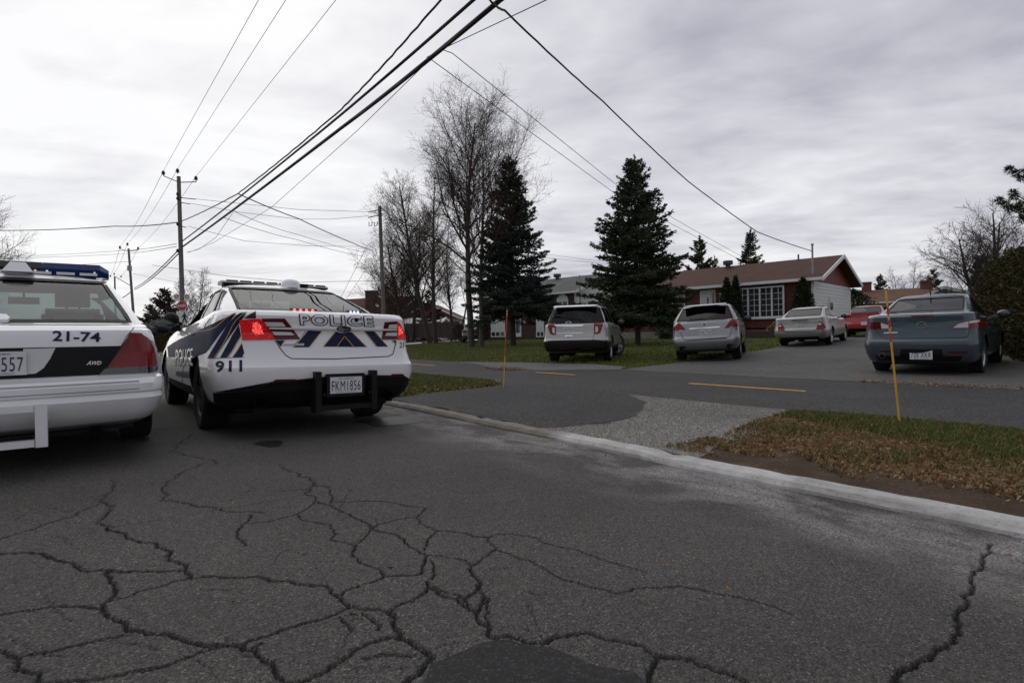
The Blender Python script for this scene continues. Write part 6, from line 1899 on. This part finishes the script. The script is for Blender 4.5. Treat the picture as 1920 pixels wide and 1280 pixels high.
wire('black service drop from the twisted cable towards the trees', [nd, at(560, 410, 34), at(665, 457, 44), at(700, 470, 48)], .028, .05)
wire('upper wire between the tall pole and the slim pole', [at(366, 373, 37.8), at(560, 393, 39), at(690, 397, 40)], .014, .0, 'power_line', M['wire_grey'])
wire('lower wire between the tall pole and the slim pole', [at(356, 381, 37.8), at(450, 398, 38), at(560, 411, 39), at(620, 411, 39.5), at(690, 405, 40)], .014, .0, 'power_line', M['wire_grey'])
wire('thin wire from the thickest cable down to the trees, upper', [at(440, 397, 29), at(560, 440, 37), at(685, 473, 48)], .014, .1, 'power_line', M['wire_grey'])
wire('thin wire from the thickest cable down to the trees, lower', [at(420, 408, 30), at(560, 450, 38), at(685, 481, 48)], .014, .1, 'power_line', M['wire_grey'])
wire('nearly level thin wire right of the tall pole', [at(352, 424, 37.8), at(460, 452, 41), at(580, 461, 45), at(680, 462, 50)], .014, .0, 'power_line', M['wire_grey'])
wire('thin wire low in the sky above the police sedan', [at(285, 497, 60), at(430, 518, 60), at(560, 529, 60), at(720, 526, 60)], .022, .0, 'power_line', M['wire_grey'])
wire('upper thin wire left of the tall pole', [at(331, 457, 38), at(225, 470, 70), at(30, 480, 90), at(-60, 481, 95)], .022, .1, 'power_line', M['wire_grey'])
wire('lower thin wire left of the tall pole', [at(331, 462, 38), at(225, 476, 70), at(30, 483, 90), at(-60, 484, 95)], .022, .1, 'power_line', M['wire_grey'])
wire('thin wire running left from the second pole box', [at(247, 490, 77), at(120, 498, 90), at(40, 500, 95), at(-40, 501, 98)], .026, .0, 'power_line', M['wire_grey'])
wire('lower thin wire running right from the second pole', [at(250, 513, 77), at(345, 532, 70), at(470, 547, 64), at(560, 550, 60)], .022, .0, 'power_line', M['wire_grey'])
wire('guy wire slanting down left of the slim pole', [at(688, 462, 40), at(640, 556, 40), at(622, 592, 40)], .012, 0)
wire('second guy wire slanting down left of the slim pole', [at(685, 507, 44), at(655, 552, 44), at(625, 598, 44)], .012, 0)
wire('upper thin wire between the two tall spruces', [at(1020, 476, 44), at(1110, 488, 40), at(1200, 494, 36)], .012, 0, 'power_line', M['wire_grey'])
wire('lower thin wire between the two tall spruces', [at(1020, 483, 44), at(1110, 492, 40), at(1200, 499, 36)], .012, 0, 'power_line', M['wire_grey'])

# ---- stop sign and small signs on the tall pole
sp_ = at(341.5, 573, 37.4); zb_ = gz(4.5)
ss = tag(empty('stop_sign', (sp_.x, sp_.y, zb_), rad(20)), 'red octagonal ARRÊT stop sign with white walking figure panel below', 'stop sign')
zz = sp_.z - zb_; R_ = .335
mb = MB(); mb.prism([(R_ * math.cos(t), zz + R_ * math.sin(t)) for t in [math.pi / 8 + k * math.pi / 4 for k in range(8)]], 'y', -.012, .0); bl = mb.build('sign_blade', M['sign_white'], ss)
mb = MB(); mb.prism([(.93 * R_ * math.cos(t), zz + .93 * R_ * math.sin(t)) for t in [math.pi / 8 + k * math.pi / 4 for k in range(8)]], 'y', -.017, -.012); mb.build('sign_face', M['sign_red'], bl)
def flat_text(name, s, w, h, x, y, z, mt, parent, bold=.02):
    bm = text_bm(s, bold); xs = [v.co.x for v in bm.verts]; ys = [v.co.y for v in bm.verts]
    x0, x1, y0, y1 = min(xs), max(xs), min(ys), max(ys)
    for v in bm.verts: v.co = (x + ((v.co.x - x0) / (x1 - x0) - .5) * w, y, z + ((v.co.y - y0) / (y1 - y0) - .5) * h)
    me = bpy.data.meshes.new(name); bm.to_mesh(me); bm.free(); me.materials.append(mt); return link(name, me, parent)
flat_text('sign_lettering', 'ARRÊT', .52, .23, 0, -.020, zz + .02, M['sign_white'], bl)
mb = MB(); mb.box(-.36, .36, .002, .014, zz - 1.25, zz - .36); pn = mb.build('crossing_panel', M['sign_white'], ss)
mb = MB(); x = .12; z = zz - .80
mb.ball((x, -.003, z + .30), .06, .008, .06, 10, 6)
for poly in ([(x - .08, z + .22), (x + .07, z + .22), (x + .06, z - .02), (x - .06, z - .02)], [(x - .06, z - .02), (x + .02, z - .02), (x - .10, z - .34), (x - .17, z - .32)], [(x - .02, z - .02), (x + .06, z - .02), (x + .16, z - .32), (x + .08, z - .35)], [(x - .08, z + .2), (x - .02, z + .2), (x - .15, z - .02), (x - .2, z + .02)], [(x + .02, z + .2), (x + .08, z + .2), (x + .2, z + .02), (x + .15, z - .02)]):
    mb.prism(poly, 'y', -.006, .002)
mb.build('walking_figure', M['black'], pn)
mb = MB(); mb.box(-.03, .03, .014, .07, -.2, zz + .3); mb.build('sign_post', M['galv'], ss)
for px, lab in ((331, 'small white no parking sign on the left of the tall pole'), (350.5, 'small white no parking sign on the right of the tall pole')):
    q = at(px, 557.5, 37.5); g_ = tag(empty('parking_sign', (q.x, q.y, q.z), rad(15)), lab, 'road sign', 'parking signs on the tall pole')
    mb = MB(); mb.box(-.17, .17, 0, .012, -.22, .22); f_ = mb.build('sign_plate', M['sign_white'], g_)
    mb = MB(); mb.lathe([(.075, 0), (.12, 0), (.12, .004), (.075, .004)], 20, Matrix.Translation((0, -.002, .06)) @ Matrix.Rotation(rad(90), 4, 'X')); mb.box(-.01, .01, -.006, -.001, -.02, .14, Matrix.Translation((0, 0, .06)) @ Matrix.Rotation(rad(45), 4, 'Y') @ Matrix.Translation((0, 0, -.06))); mb.build('sign_ring', M['sign_red'], f_)

# ---- yellow snow stakes
def stake(label, base, top, band):
    a, b = G(*base); x, y = XY(a, b); z = gz(a)
    p1 = at(top[0], top[1], y + .03)
    g_ = tag(empty('snow_stake', (x, y, z)), label, 'marker stake', 'yellow marker stakes along the cycle path')
    d = p1 - Vector((x, y, z))
    mb = MB(); mb.tube([d * -.05, d * band[0]], .0085, 8); mb.tube([d * band[1], d], .008, 8); mb.tube([d * (band[0] - .01), d * (band[1] + .01)], .008, 8); mb.build('stake_rod', M['stake'], g_, rad(50))
    mb = MB(); k = 3 if band[2] else 1
    for i in range(k):
        u0 = band[0] + (band[1] - band[0]) * i / k; u1 = u0 + (band[1] - band[0]) / k * (.62 if k > 1 else 1)
        mb.tube([d * u0, d * u1], .0095, 8)
        mb.build('reflective_tape', M['stake_red'], g_, rad(50)); mb = MB()
stake('yellow stake with long red band on the left verge', (944, 726), (951, 580), (.40, .90, False))
stake('yellow stake with broken red tape on the right verge', (1687, 796), (1661, 545), (.62, .92, True))

# ================================================================== trees
class TreeGen:
    def __init__(s, seed): s.r = random.Random(seed); s.big = MB(); s.tw = []; 
    def twigs_mesh(s, name, mt, parent):
        """all fine twigs as three-sided tapering rods"""
        T = np.array([(*p, *q, r0, r1) for p, q, r0, r1 in s.tw])
        p, q = T[:, :3], T[:, 3:6]; r0, r1 = T[:, 6:7], T[:, 7:8]
        d = q - p; d /= np.linalg.norm(d, axis=1)[:, None] + 1e-9
        a = np.where(np.abs(d[:, 2:3]) < .9, np.array([[0, 0, 1.]]), np.array([[1., 0, 0]]))
        u = np.cross(d, a); u /= np.linalg.norm(u, axis=1)[:, None]; v = np.cross(d, u)
        V = []
        for c, rr in ((p, r0), (q, r1)):
            for k in range(3):
                t = 2 * math.pi * k / 3; V.append(c + (u * math.cos(t) + v * math.sin(t)) * rr)
        V = np.stack(V, 1).reshape(-1, 3); i = np.arange(len(T)) * 6
        Q = np.concatenate([np.stack([i + k, i + (k + 1) % 3, i + 3 + (k + 1) % 3, i + 3 + k], 1) for k in range(3)])
        return big_mesh(name, V, Q, mt, parent)

def grow_tree(name, label, loc, zg, h, seed, spread=.5, clear=.3, mt_b=None, mt_t=None, lean=(0, 0), stems=1, dens=1.0, r0=None, group='bare trees', up=.22, tw=.008, leaves=0, leaf_mt=None, levels=3, twigl=.55):
    """bare deciduous tree: trunk with ascending limbs, then three orders of finer branches"""
    g = TreeGen(seed); R = g.r
    root = tag(empty(name, (loc[0], loc[1], zg)), label, 'tree', group)
    r0 = r0 or h * .0125
    tips = []
    def branch(p, d, L_, r, lv):
        n = max(3, int(L_ / (.55 if lv < 2 else .3))) if lv < 3 else 2
        n = min(n, 16)
        pts = [p.copy()]; rs = [r]; q = p.copy(); dd = d.copy()
        for i in range(n):
            w = .022 if lv == 0 else (.12 if lv == 1 else .20)
            dd = (dd + Vector((R.gauss(0, w), R.gauss(0, w), R.gauss(0, w * .6) + (up * .22 if lv > 0 else .05)))).normalized()
            q = q + dd * (L_ / n); pts.append(q.copy()); rs.append(max(tw * .55, r * (1 - .82 * (i + 1) / n)))
        if lv <= 1: g.big.tube(pts, rs, 8 if lv == 0 else 5, caps=False)
        else:
            for i in range(len(pts) - 1): g.tw.append((pts[i], pts[i + 1], rs[i], rs[i + 1]))
        if lv >= levels:
            tips.append(pts[-1]); return
        if lv == 0: nb = int(h * 2.0 * dens) + 6
        elif lv == 1: nb = int(L_ * 4.2 * dens) + 3
        else: nb = int(L_ * 5.6 * dens) + 3
        for k in range(nb):
            t = (clear + (1 - clear) * (k + R.random()) / nb) if lv == 0 else (.18 + .82 * (k + R.random()) / nb)
            t = min(t, .99); f = t * n; i = int(f); b = pts[i].lerp(pts[i + 1], f - i); rb = rs[i] + (rs[i + 1] - rs[i]) * (f - i)
            dloc = (pts[i + 1] - pts[i]).normalized()
            az = k * 2.4 + R.uniform(-.6, .6)
            s1 = dloc.orthogonal().normalized(); s2 = dloc.cross(s1)
            side = s1 * math.cos(az) + s2 * math.sin(az)
            ang = rad(R.uniform(28, 55)) if lv == 0 else rad(R.uniform(25, 62))
            if lv == 0: ang *= .70 + spread * .75 * (1 - t * .5)
            nd = dloc * math.cos(ang) + side * math.sin(ang)
            if lv == 0:
                l2 = h * spread * (1.02 - .66 * ((t - clear) / (1 - clear))) * R.uniform(.6, 1.1)
            elif lv == 1: l2 = L_ * (1 - t * .55) * R.uniform(.25, .55)
            else: l2 = max(.18, twigl * R.uniform(.45, 1.2) * (1 if L_ > .8 else .7))
            branch(b, nd, l2, max(tw * .7, min(rb * .62, rb * R.uniform(.35, .6)) if lv else rb * R.uniform(.32, .55)), lv + 1)
    for sidx in range(stems):
        a = sidx * 2.1 + R.random(); k = 0 if stems == 1 else .22
        d = Vector((lean[0] + k * math.cos(a), lean[1] + k * math.sin(a), 1)).normalized()
        branch(Vector((.18 * math.cos(a) * (stems > 1), .18 * math.sin(a) * (stems > 1), -.1)), d, h * (1 if sidx == 0 else R.uniform(.8, .97)), r0 * (1 if stems == 1 else .8), 0)
    g.big.build('trunk', mt_b or M['bark'], root, rad(60))
    c = g.twigs_mesh('crown', mt_t or M['twig'], root)
    if leaves:
        P = []
        for t in R.sample(tips, min(leaves, len(tips))): P.append((t.x, t.y, t.z))
        P = np.array(P); n = len(P)
        dr = RNG.normal(0, 1, (n, 2, 3)); dr /= np.linalg.norm(dr, axis=2)[:, :, None]
        s = .09 * RNG.uniform(.5, 1.3, (n, 1))
        V = np.stack([P, P + dr[:, 0] * s, P + dr[:, 1] * s], 1).reshape(-1, 3)
        big_mesh('withered_leaves', V, np.arange(n * 3).reshape(-1, 3), leaf_mt or M['dead_leaf'], root)
    return root

def conifer(name, label, loc, zg, h, r, seed, mt, skirt=.06, dens=1.0, trunk_r=None, group='conifers', droop=.25, cone=.85, open_=0.0, needle=.16, cat='tree'):
    """spruce: whorls of drooping boughs, each a curved stem fringed with flat needle sprays"""
    R = random.Random(seed); rg = np.random.default_rng(seed)
    root = tag(empty(name, (loc[0], loc[1], zg)), label, cat, group)
    mb = MB(); tr = trunk_r or h * .013
    mb.tube([(0, 0, -.2), (0, 0, h * .5), (0, 0, h * .985)], [tr, tr * .6, .012], 8)
    tufts = []
    z = h * skirt
    while z < h * .955:
        t = (z / h - skirt) / (1 - skirt)
        Lb = r * ((1 - t) ** cone) * 1.0 + .05
        nb = max(3, int((4.6 + 5.2 * (1 - t)) * dens))
        for k in range(nb):
            if R.random() < open_: continue
            az = R.uniform(0, 6.283); L_ = Lb * R.choice((R.uniform(.45, .85), R.uniform(.8, 1.12)))
            if t < .06: L_ *= R.uniform(.7, 1)
            n = max(3, int(L_ / .22)); c, s = math.cos(az), math.sin(az)
            pitch = lerp(-.16, .75, t ** 1.5) + R.uniform(-.1, .1)
            pts = []
            for i in range(n + 1):
                u = i / n; d = L_ * u
                zz = z + d * math.tan(pitch) - droop * L_ * (u ** 1.3) * (1 - t) + .22 * L_ * u ** 3 * (1 - .5 * t)
                pts.append(Vector((c * d, s * d, zz)))
            mb.tube([pts[0], pts[n // 2], pts[-1]], [max(.008, .018 * L_), .010, .004], 4, caps=False)
            for i in range(1, n + 1):
                u = i / n; p = pts[i]; dd = (pts[i] - pts[i - 1]).normalized()
                side = Vector((-s, c, 0))
                w = L_ * .34 * (1.15 - u) + .10
                for q in range((3 if u < .35 else 5) if t < .8 else 2):
                    for sg in (-1, 1):
                        f = R.uniform(.15, 1.0)
                        e = p + side * (sg * w * f) + dd * (w * f * .55 + R.uniform(-.1, .1)) + Vector((0, 0, -.10 * w * f + R.uniform(-.06, .03)))
                        tufts.append((e, (side * sg * .75 + dd * .75 + Vector((0, 0, R.uniform(-.35, .1)))).normalized()))
                tufts.append((p + Vector((0, 0, .02)), dd))
        z += h * .021 * (1.15 - .35 * t) / max(.75, min(1.2, dens)) * (9.5 / max(h, 6)) ** .5
    for i in range(16): tufts.append((Vector((R.uniform(-.03, .03), R.uniform(-.03, .03), h * R.uniform(.93, 1.01))), Vector((R.uniform(-.25, .25), R.uniform(-.25, .25), 1)).normalized()))
    mb.build('trunk', M['bark_dark'], root, rad(60))
    P = np.array([tuple(a) for a, _ in tufts]); Dn = np.array([tuple(b) for _, b in tufts])
    reps = 3
    P = np.repeat(P, reps, 0); Dn = np.repeat(Dn, reps, 0); n = len(P)
    Dn = Dn + rg.normal(0, .38, (n, 3)); Dn /= np.linalg.norm(Dn, axis=1)[:, None]
    P = P + rg.normal(0, .035, (n, 3))
    a = rg.normal(0, 1, (n, 3)); a[:, 2] *= .4; u = np.cross(Dn, a); u /= np.linalg.norm(u, axis=1)[:, None] + 1e-9
    ln = needle * rg.uniform(.7, 1.5, (n, 1)); w = needle * .19 * rg.uniform(.7, 1.3, (n, 1))
    V = np.stack([P - Dn * ln * .5, P + u * w, P + Dn * ln * .6, P - u * w], 1).reshape(-1, 3)
    i = np.arange(n) * 4
    big_mesh('crown', V, np.stack([i, i + 1, i + 2, i + 3], 1), mt, root)
    return root

def bush(name, label, loc, zg, dims, seed, mt, n=5000, leaf=.06, fn=None, cat='shrub', group='shrubs by the house', stem=True, rz=0):
    """leafy mass: leaf faces through a lumpy volume; fn(u) shapes the radius with height"""
    rg = np.random.default_rng(seed)
    root = tag(empty(name, (loc[0], loc[1], zg), rz), label, cat, group)
    u = rg.uniform(0, 1, n) ** .9; th = rg.uniform(0, 2 * math.pi, n); k = rg.uniform(0, 1, n) ** .28
    f = (fn or (lambda u: np.sqrt(np.clip(1 - (2 * u - 1) ** 2, 0, 1))))(u)
    lump = 1 + .13 * np.sin(th * 3 + u * 9 + seed) + .10 * np.sin(th * 7 - u * 17) + .07 * np.sin(th * 13 + u * 31)
    x = np.cos(th) * k * f * lump * dims[0]; y = np.sin(th) * k * f * lump * dims[1]; z = u * dims[2] * (1 + .04 * np.sin(th * 5))
    P = np.stack([x, y, z], 1) + rg.normal(0, leaf * .5, (n, 3))
    out = np.stack([np.cos(th), np.sin(th), .55 + 0 * th], 1)
    Dn = out + rg.normal(0, .55, (n, 3)); Dn /= np.linalg.norm(Dn, axis=1)[:, None]
    a = rg.normal(0, 1, (n, 3)); uu = np.cross(Dn, a); uu /= np.linalg.norm(uu, axis=1)[:, None]
    ln = leaf * rg.uniform(.6, 1.5, (n, 1)); w = leaf * .42 * rg.uniform(.6, 1.3, (n, 1))
    V = np.stack([P - Dn * ln * .5, P + uu * w, P + Dn * ln * .7, P - uu * w], 1).reshape(-1, 3); i = np.arange(n) * 4
    big_mesh('crown', V, np.stack([i, i + 1, i + 2, i + 3], 1), mt, root)
    mb = MB()
    for j in range(3): mb.tube([(dims[0] * .1 * math.cos(j * 2.1), dims[1] * .1 * math.sin(j * 2.1), -.1), (dims[0] * .3 * math.cos(j * 2.1), dims[1] * .3 * math.sin(j * 2.1), dims[2] * .8)], [.04, .012], 5)
    mb.build('trunk', M['bark_dark'], root)
    return root

def tree_at(px, py, Y): p = at(px, py, Y); return (p.x, p.y), gxy(p.x, p.y)
def height(px, ptop, Y, zg): return at(px, ptop, Y).z - zg

# tall bare trees in front of the split level house
(l, zg) = tree_at(884, 640, 36); grow_tree('bare_tree', 'tallest bare tree, straight grey trunk left of the big spruce', l, zg, height(880, 226, 36, zg), 21, .58, .36, r0=.23, lean=(-.01, 0), dens=1.12, tw=.0085)
(l, zg) = tree_at(902, 640, 34.5); grow_tree('bare_tree', 'bare tree whose trunk crosses the left edge of the big spruce', l, zg, height(925, 285, 34.5, zg), 32, .56, .28, r0=.17, lean=(.05, .02), dens=.95, mt_t=M['twig_red'], tw=.0085)
(l, zg) = tree_at(806, 638, 50); grow_tree('bare_tree', 'leaning bare tree with forked stem near the slim pole', l, zg, height(770, 340, 50, zg), 41, .42, .25, r0=.24, lean=(-.20, 0), mt_b=M['bark_dark'], tw=.011)
(l, zg) = tree_at(817, 638, 48); grow_tree('bare_tree', 'upright bare tree second left of the tallest one', l, zg, height(812, 335, 48, zg), 43, .34, .28, r0=.2, lean=(-.03, 0), mt_b=M['bark_dark'], tw=.011)
(l, zg) = tree_at(770, 636, 56); grow_tree('bare_tree', 'broad bare tree with reddish withered leaves behind the slim pole', l, zg, height(740, 420, 56, zg), 45, .55, .18, r0=.26, stems=2, lean=(-.12, 0), mt_t=M['twig_red'], mt_b=M['bark_dark'], tw=.012, leaves=2600)
(l, zg) = tree_at(847, 634, 58); grow_tree('bare_tree', 'thin bare tree in front of the red gable', l, zg, height(845, 470, 58, zg), 47, .42, .3, r0=.15, mt_t=M['twig_red'], mt_b=M['bark_dark'], tw=.015, dens=.8)
(l, zg) = tree_at(858, 634, 60); grow_tree('bare_tree', 'thin forked bare tree just left of the tallest trunk', l, zg, height(858, 440, 60, zg), 48, .36, .3, r0=.14, stems=2, mt_b=M['bark_dark'], tw=.015, dens=.8)
(l, zg) = tree_at(742, 634, 62); grow_tree('bare_tree', 'low twiggy tree with brown leaves in front of the brown house', l, zg, height(735, 500, 62, zg), 49, .6, .15, r0=.16, stems=3, mt_t=M['twig_red'], mt_b=M['bark_dark'], tw=.012, leaves=2200)
(l, zg) = tree_at(-48, 600, 44); grow_tree('bare_tree', 'bare tree at the left edge above the roof beacons', l, zg, height(-48, 370, 44, zg), 51, .58, .22, r0=.24, tw=.012, dens=1.1)
(l, zg) = tree_at(360, 640, 62); grow_tree('bare_tree', 'small bare tree behind the stop sign', l, zg, height(355, 512, 62, zg), 53, .50, .15, r0=.13, tw=.015, stems=2, dens=.9)
(l, zg) = tree_at(1856, 600, 31); grow_tree('bare_tree', 'wide bare tree with spreading fan of branches above the hedge', l, zg, height(1840, 395, 31, zg), 55, .62, .18, r0=.2, stems=3, tw=.010, dens=1.0, lean=(-.10, 0))
(l, zg) = tree_at(1700, 600, 70); grow_tree('bare_tree', 'faint bare tree behind the tan roofed house', l, zg, height(1700, 500, 70, zg), 57, .55, .2, r0=.14, stems=2, tw=.014, dens=.6)
# spruces on the lawn
(l, zg) = tree_at(962, 640, 35); conifer('spruce', 'tall dark spruce between the bare trunks and the silver sport utility vehicle', l, zg, height(958, 290, 35, zg), 3.1, 61, M['needles_blue'], .185, 1.12, .2, cone=.85)
(l, zg) = tree_at(1196, 634, 28.5); conifer('spruce', 'broad dark spruce standing alone in front of the brick bungalow', l, zg, height(1193, 293, 28.5, zg), 3.3, 62, M['needles'], .15, 1.1, .15, cone=.95)
# conifers farther off
(l, zg) = tree_at(1410, 600, 50); conifer('spruce', 'small dark spruce top rising behind the bungalow roof', l, zg, height(1410, 430, 50, zg), 2.2, 63, M['needles'], .1, .8)
(l, zg) = tree_at(1314, 600, 47); conifer('pine', 'loose light green pine behind the bungalow ridge', l, zg, height(1314, 444, 47, zg), 2.4, 64, M['larch'], .1, .62, open_=.25, droop=-.35, needle=.24)
(l, zg) = tree_at(1342, 600, 60); conifer('spruce', 'tiny spruce tip beside the roof vent', l, zg, height(1342, 480, 60, zg), 1.5, 65, M['needles'], .1, .7)
(l, zg) = tree_at(311, 640, 60); conifer('spruce', 'bronze tinged spruce left of the stop sign', l, zg, height(311, 541, 60, zg), 3.3, 66, M['red_conifer'], .02, .9)
(l, zg) = tree_at(283, 640, 63); conifer('spruce', 'shorter bronze tinged spruce beside the taller one left of the stop sign', l, zg, height(281, 571, 63, zg), 2.6, 67, M['red_conifer'], .02, .8)
(l, zg) = tree_at(1652, 600, 70); conifer('spruce', 'distant spruce above the tan roof, left', l, zg, height(1652, 514, 70, zg), 2.3, 68, M['needles'], .05, .7)
(l, zg) = tree_at(1752, 600, 72); conifer('spruce', 'distant spruce above the tan roof, right', l, zg, height(1752, 504, 72, zg), 2.6, 69, M['needles'], .05, .7)
(l, zg) = tree_at(1845, 600, 40); conifer('spruce', 'dark narrow spruce under the wide bare tree', l, zg, height(1843, 478, 40, zg), 1.2, 70, M['needles'], .05, .8, cone=.6)
(l, zg) = tree_at(808, 630, 60); conifer('spruce', 'small brownish spruce behind the fence', l, zg, height(808, 545, 60, zg), 2.6, 71, M['red_conifer'], .05, .6, open_=.2)
(l, zg) = tree_at(722, 600, 75); conifer('spruce', 'reddish conifer behind the stone chimney', l, zg, height(722, 530, 75, zg), 2.4, 72, M['red_conifer'], .05, .6)
# shrubs
def col(u): return np.clip(np.minimum(u * 8 + .35, 1) * (1 - u ** 2.2) ** .75, 0, 1)
def globe(u): return np.sqrt(np.clip(1 - (2 * u - .75) ** 2 * .62, 0, 1)) * np.clip((1 - u) * 6, 0, 1) ** .5
hm = Matrix.Translation(H.o) @ Matrix.Rotation(H.r, 4, 'Z')
def by_house(px, yloc):
    x, _ = H.f(px, 620, yloc); return hm @ Vector((x, yloc, 0))
for px, top, rr_, lab in ((1364, 524, .55, 'left of the two columnar cedars beside the front door'), (1381, 521, .42, 'right of the two columnar cedars, against the bay window')):
    p = by_house(px, -.95); bush('cedar_shrub', lab, p, .3, (rr_, rr_, height(px, top, p.y, .3)), int(px), M['cedar'], 5200, .085, col)
p = by_house(1507, -1.0); bush('cedar_shrub', 'conical dark cedar at the bungalow corner', p, .3, (.85, .85, height(1505, 524, p.y, .3)), 81, M['cedar'], 6500, .09, lambda u: np.clip((1 - u) ** .62, 0, 1))
p = by_house(1262, -1.2); bush('globe_shrub', 'rounded dark shrub in front of the brick wall', p, .3, (.95, .95, height(1262, 578, p.y, .3)), 82, M['cedar'], 6000, .09, globe)
p = by_house(1392, -2.0); bush('dry_shrub', 'pale dried shrub by the timber edging', by_house(1455, -1.8), .38, (.5, .4, .8), 83, M['dry_grass'], 1500, .08, globe)
p = at(907, 632, 44); bush('bare_shrub', 'brown leafless shrub beside the white siding', p, .58, (.5, .5, 1.7), 84, M['red_conifer'], 3200, .09, globe)
p = at(861, 632, 47); bush('bare_shrub', 'low dark shrub left of the tallest trunk', p, .58, (.6, .6, 1.3), 85, M['red_conifer'], 1800, .08, globe)
p = at(1601, 620, 44); bush('cedar_shrub', 'dark evergreen past the white gable wall', p, .5, (1.6, 1.4, height(1600, 545, 44, .5)), 86, M['cedar'], 5200, .12, globe)
p = at(1596, 640, 60); bush('cedar_shrub', 'reddish evergreen in front of the tan roofed house', at(1690, 610, 54), .6, (3.2, 1.0, 2.4), 87, M['cedar'], 4000, .15, globe)
for i, (px, w, top, Y) in enumerate(((250, 2.2, 610, 56), (292, 1.6, 618, 55), (272, 2.6, 622, 66))):
    p = at(px, 640, Y); bush('hedge_bush', ('left low hedge bush across the far street', 'right low hedge bush across the far street', 'pale low bush behind the far hedge')[i], p, .1, (w, .8, max(.8, height(px, top, Y, .1))), 90 + i, M['hedge'] if i < 2 else M['dry_grass'], 2600, .12, globe, group='far hedge bushes')
# tall clipped hedge along the driveway
hx_, hy_ = 12.75, 13.4
hr = tag(empty('cedar_hedge', (hx_, hy_, .02), rad(-32)), 'tall cedar hedge turning brown along the right of the driveway', 'hedge')
rg = np.random.default_rng(5); n = 150000
Lh, Wh, Hh_ = 8.8, .75, height(1900, 462, 12.5, 0)
s_ = rg.uniform(-1, 1, n); th = rg.uniform(-.25, math.pi + .25, n); k_ = rg.uniform(0, 1, n) ** .22
lump = 1 + .10 * np.sin(s_ * 14 + th * 3) + .07 * np.sin(s_ * 31 - th * 5) + .05 * np.sin(s_ * 57 + th * 9)
end = np.clip(1 - np.abs(s_) ** 6, .0, 1) ** .5
cx = np.sign(np.cos(th)) * np.abs(np.cos(th)) ** .5 * k_ * lump * Wh * (.5 + .5 * end); cz = np.clip(np.sin(th), -.2, 1) ; cz = np.sign(cz) * np.abs(cz) ** .55 * k_ * lump * (.55 + .45 * end)
P = np.stack([cx, s_ * Lh / 2, np.clip(.5 + cz * .5, .0, 1.1) * Hh_], 1)
low = rg.uniform(0, 1, n) < .5; P[low, 2] = rg.uniform(0, .6, low.sum()) * Hh_; P[low, 0] = np.sign(rg.uniform(-1, 1, low.sum())) * rg.uniform(.7, 1.05, low.sum()) * Wh * lump[low] * (.45 + .55 * end[low])
Dn = np.stack([P[:, 0] / Wh, 0 * s_, .7 + 0 * s_], 1) + rg.normal(0, .5, (n, 3)); Dn /= np.linalg.norm(Dn, axis=1)[:, None]
a_ = rg.normal(0, 1, (n, 3)); uu = np.cross(Dn, a_); uu /= np.linalg.norm(uu, axis=1)[:, None]
ln = .055 * rg.uniform(.6, 1.6, (n, 1)); w = .020 * rg.uniform(.6, 1.4, (n, 1))
V = np.stack([P - Dn * ln * .5, P + uu * w, P + Dn * ln * .7, P - uu * w], 1).reshape(-1, 3); i = np.arange(n) * 4
big_mesh('crown', V, np.stack([i, i + 1, i + 2, i + 3], 1), M['hedge'], hr)
mb = MB()
for i in range(11): mb.tube([(random.uniform(-.1, .1), -Lh / 2 + .4 + i * .8, -.05), (random.uniform(-.2, .2), -Lh / 2 + .4 + i * .8, Hh_ * .8)], [.05, .02], 6)
mb.build('trunk', M['bark_dark'], hr)
# pine whose boughs reach in at the top right corner
pp = at(1990, 600, 12.5)
pr = tag(empty('pine_tree', (pp.x, pp.y, .03)), 'dark pine bough reaching into the upper right corner', 'tree', 'conifers')
R = random.Random(9); mb = MB()
mb.tube([(0, 0, -.1), (.05, 0, 2.5), (.0, 0, 5.6)], [.13, .10, .03], 8)
T_ = []
for px, py in ((1893, 318), (1905, 325), (1915, 335), (1874, 376), (1884, 383), (1893, 391), (1903, 370), (1912, 385), (1918, 400), (1916, 412), (1908, 392), (1925, 320), (1930, 372), (1940, 400), (1950, 340), (1960, 420), (1975, 300), (1990, 360), (2010, 330), (2020, 390), (1985, 430), (2040, 420), (1900, 362)):
    q = at(px, py, 12.5 + R.uniform(-.5, .5)) - Vector((pp.x, pp.y, .03)); mb.tube([(.03, 0, q.z * .8 if q.z * .8 < 5.2 else 5.2), (q.x * .5, q.y * .5, q.z * .95 - .1), q], [.03, .018, .008], 5, caps=False)
    for k in range(150):
        d = Vector((R.gauss(0, 1), R.gauss(0, 1), R.gauss(.3, 1))).normalized(); T_.append((q + d * R.uniform(.0, .05), d))
mb.build('trunk', M['bark_dark'], pr)
P = np.array([tuple(a) for a, _ in T_]); Dn = np.array([tuple(b) for _, b in T_]); n = len(P)
a_ = RNG.normal(0, 1, (n, 3)); uu = np.cross(Dn, a_); uu /= np.linalg.norm(uu, axis=1)[:, None]
ln = RNG.uniform(.06, .12, (n, 1))
V = np.stack([P, P + Dn * ln * .5 + uu * .007, P + Dn * ln, P + Dn * ln * .5 - uu * .007], 1).reshape(-1, 3); i = np.arange(n) * 4
big_mesh('crown', V, np.stack([i, i + 1, i + 2, i + 3], 1), M['needles'], pr)
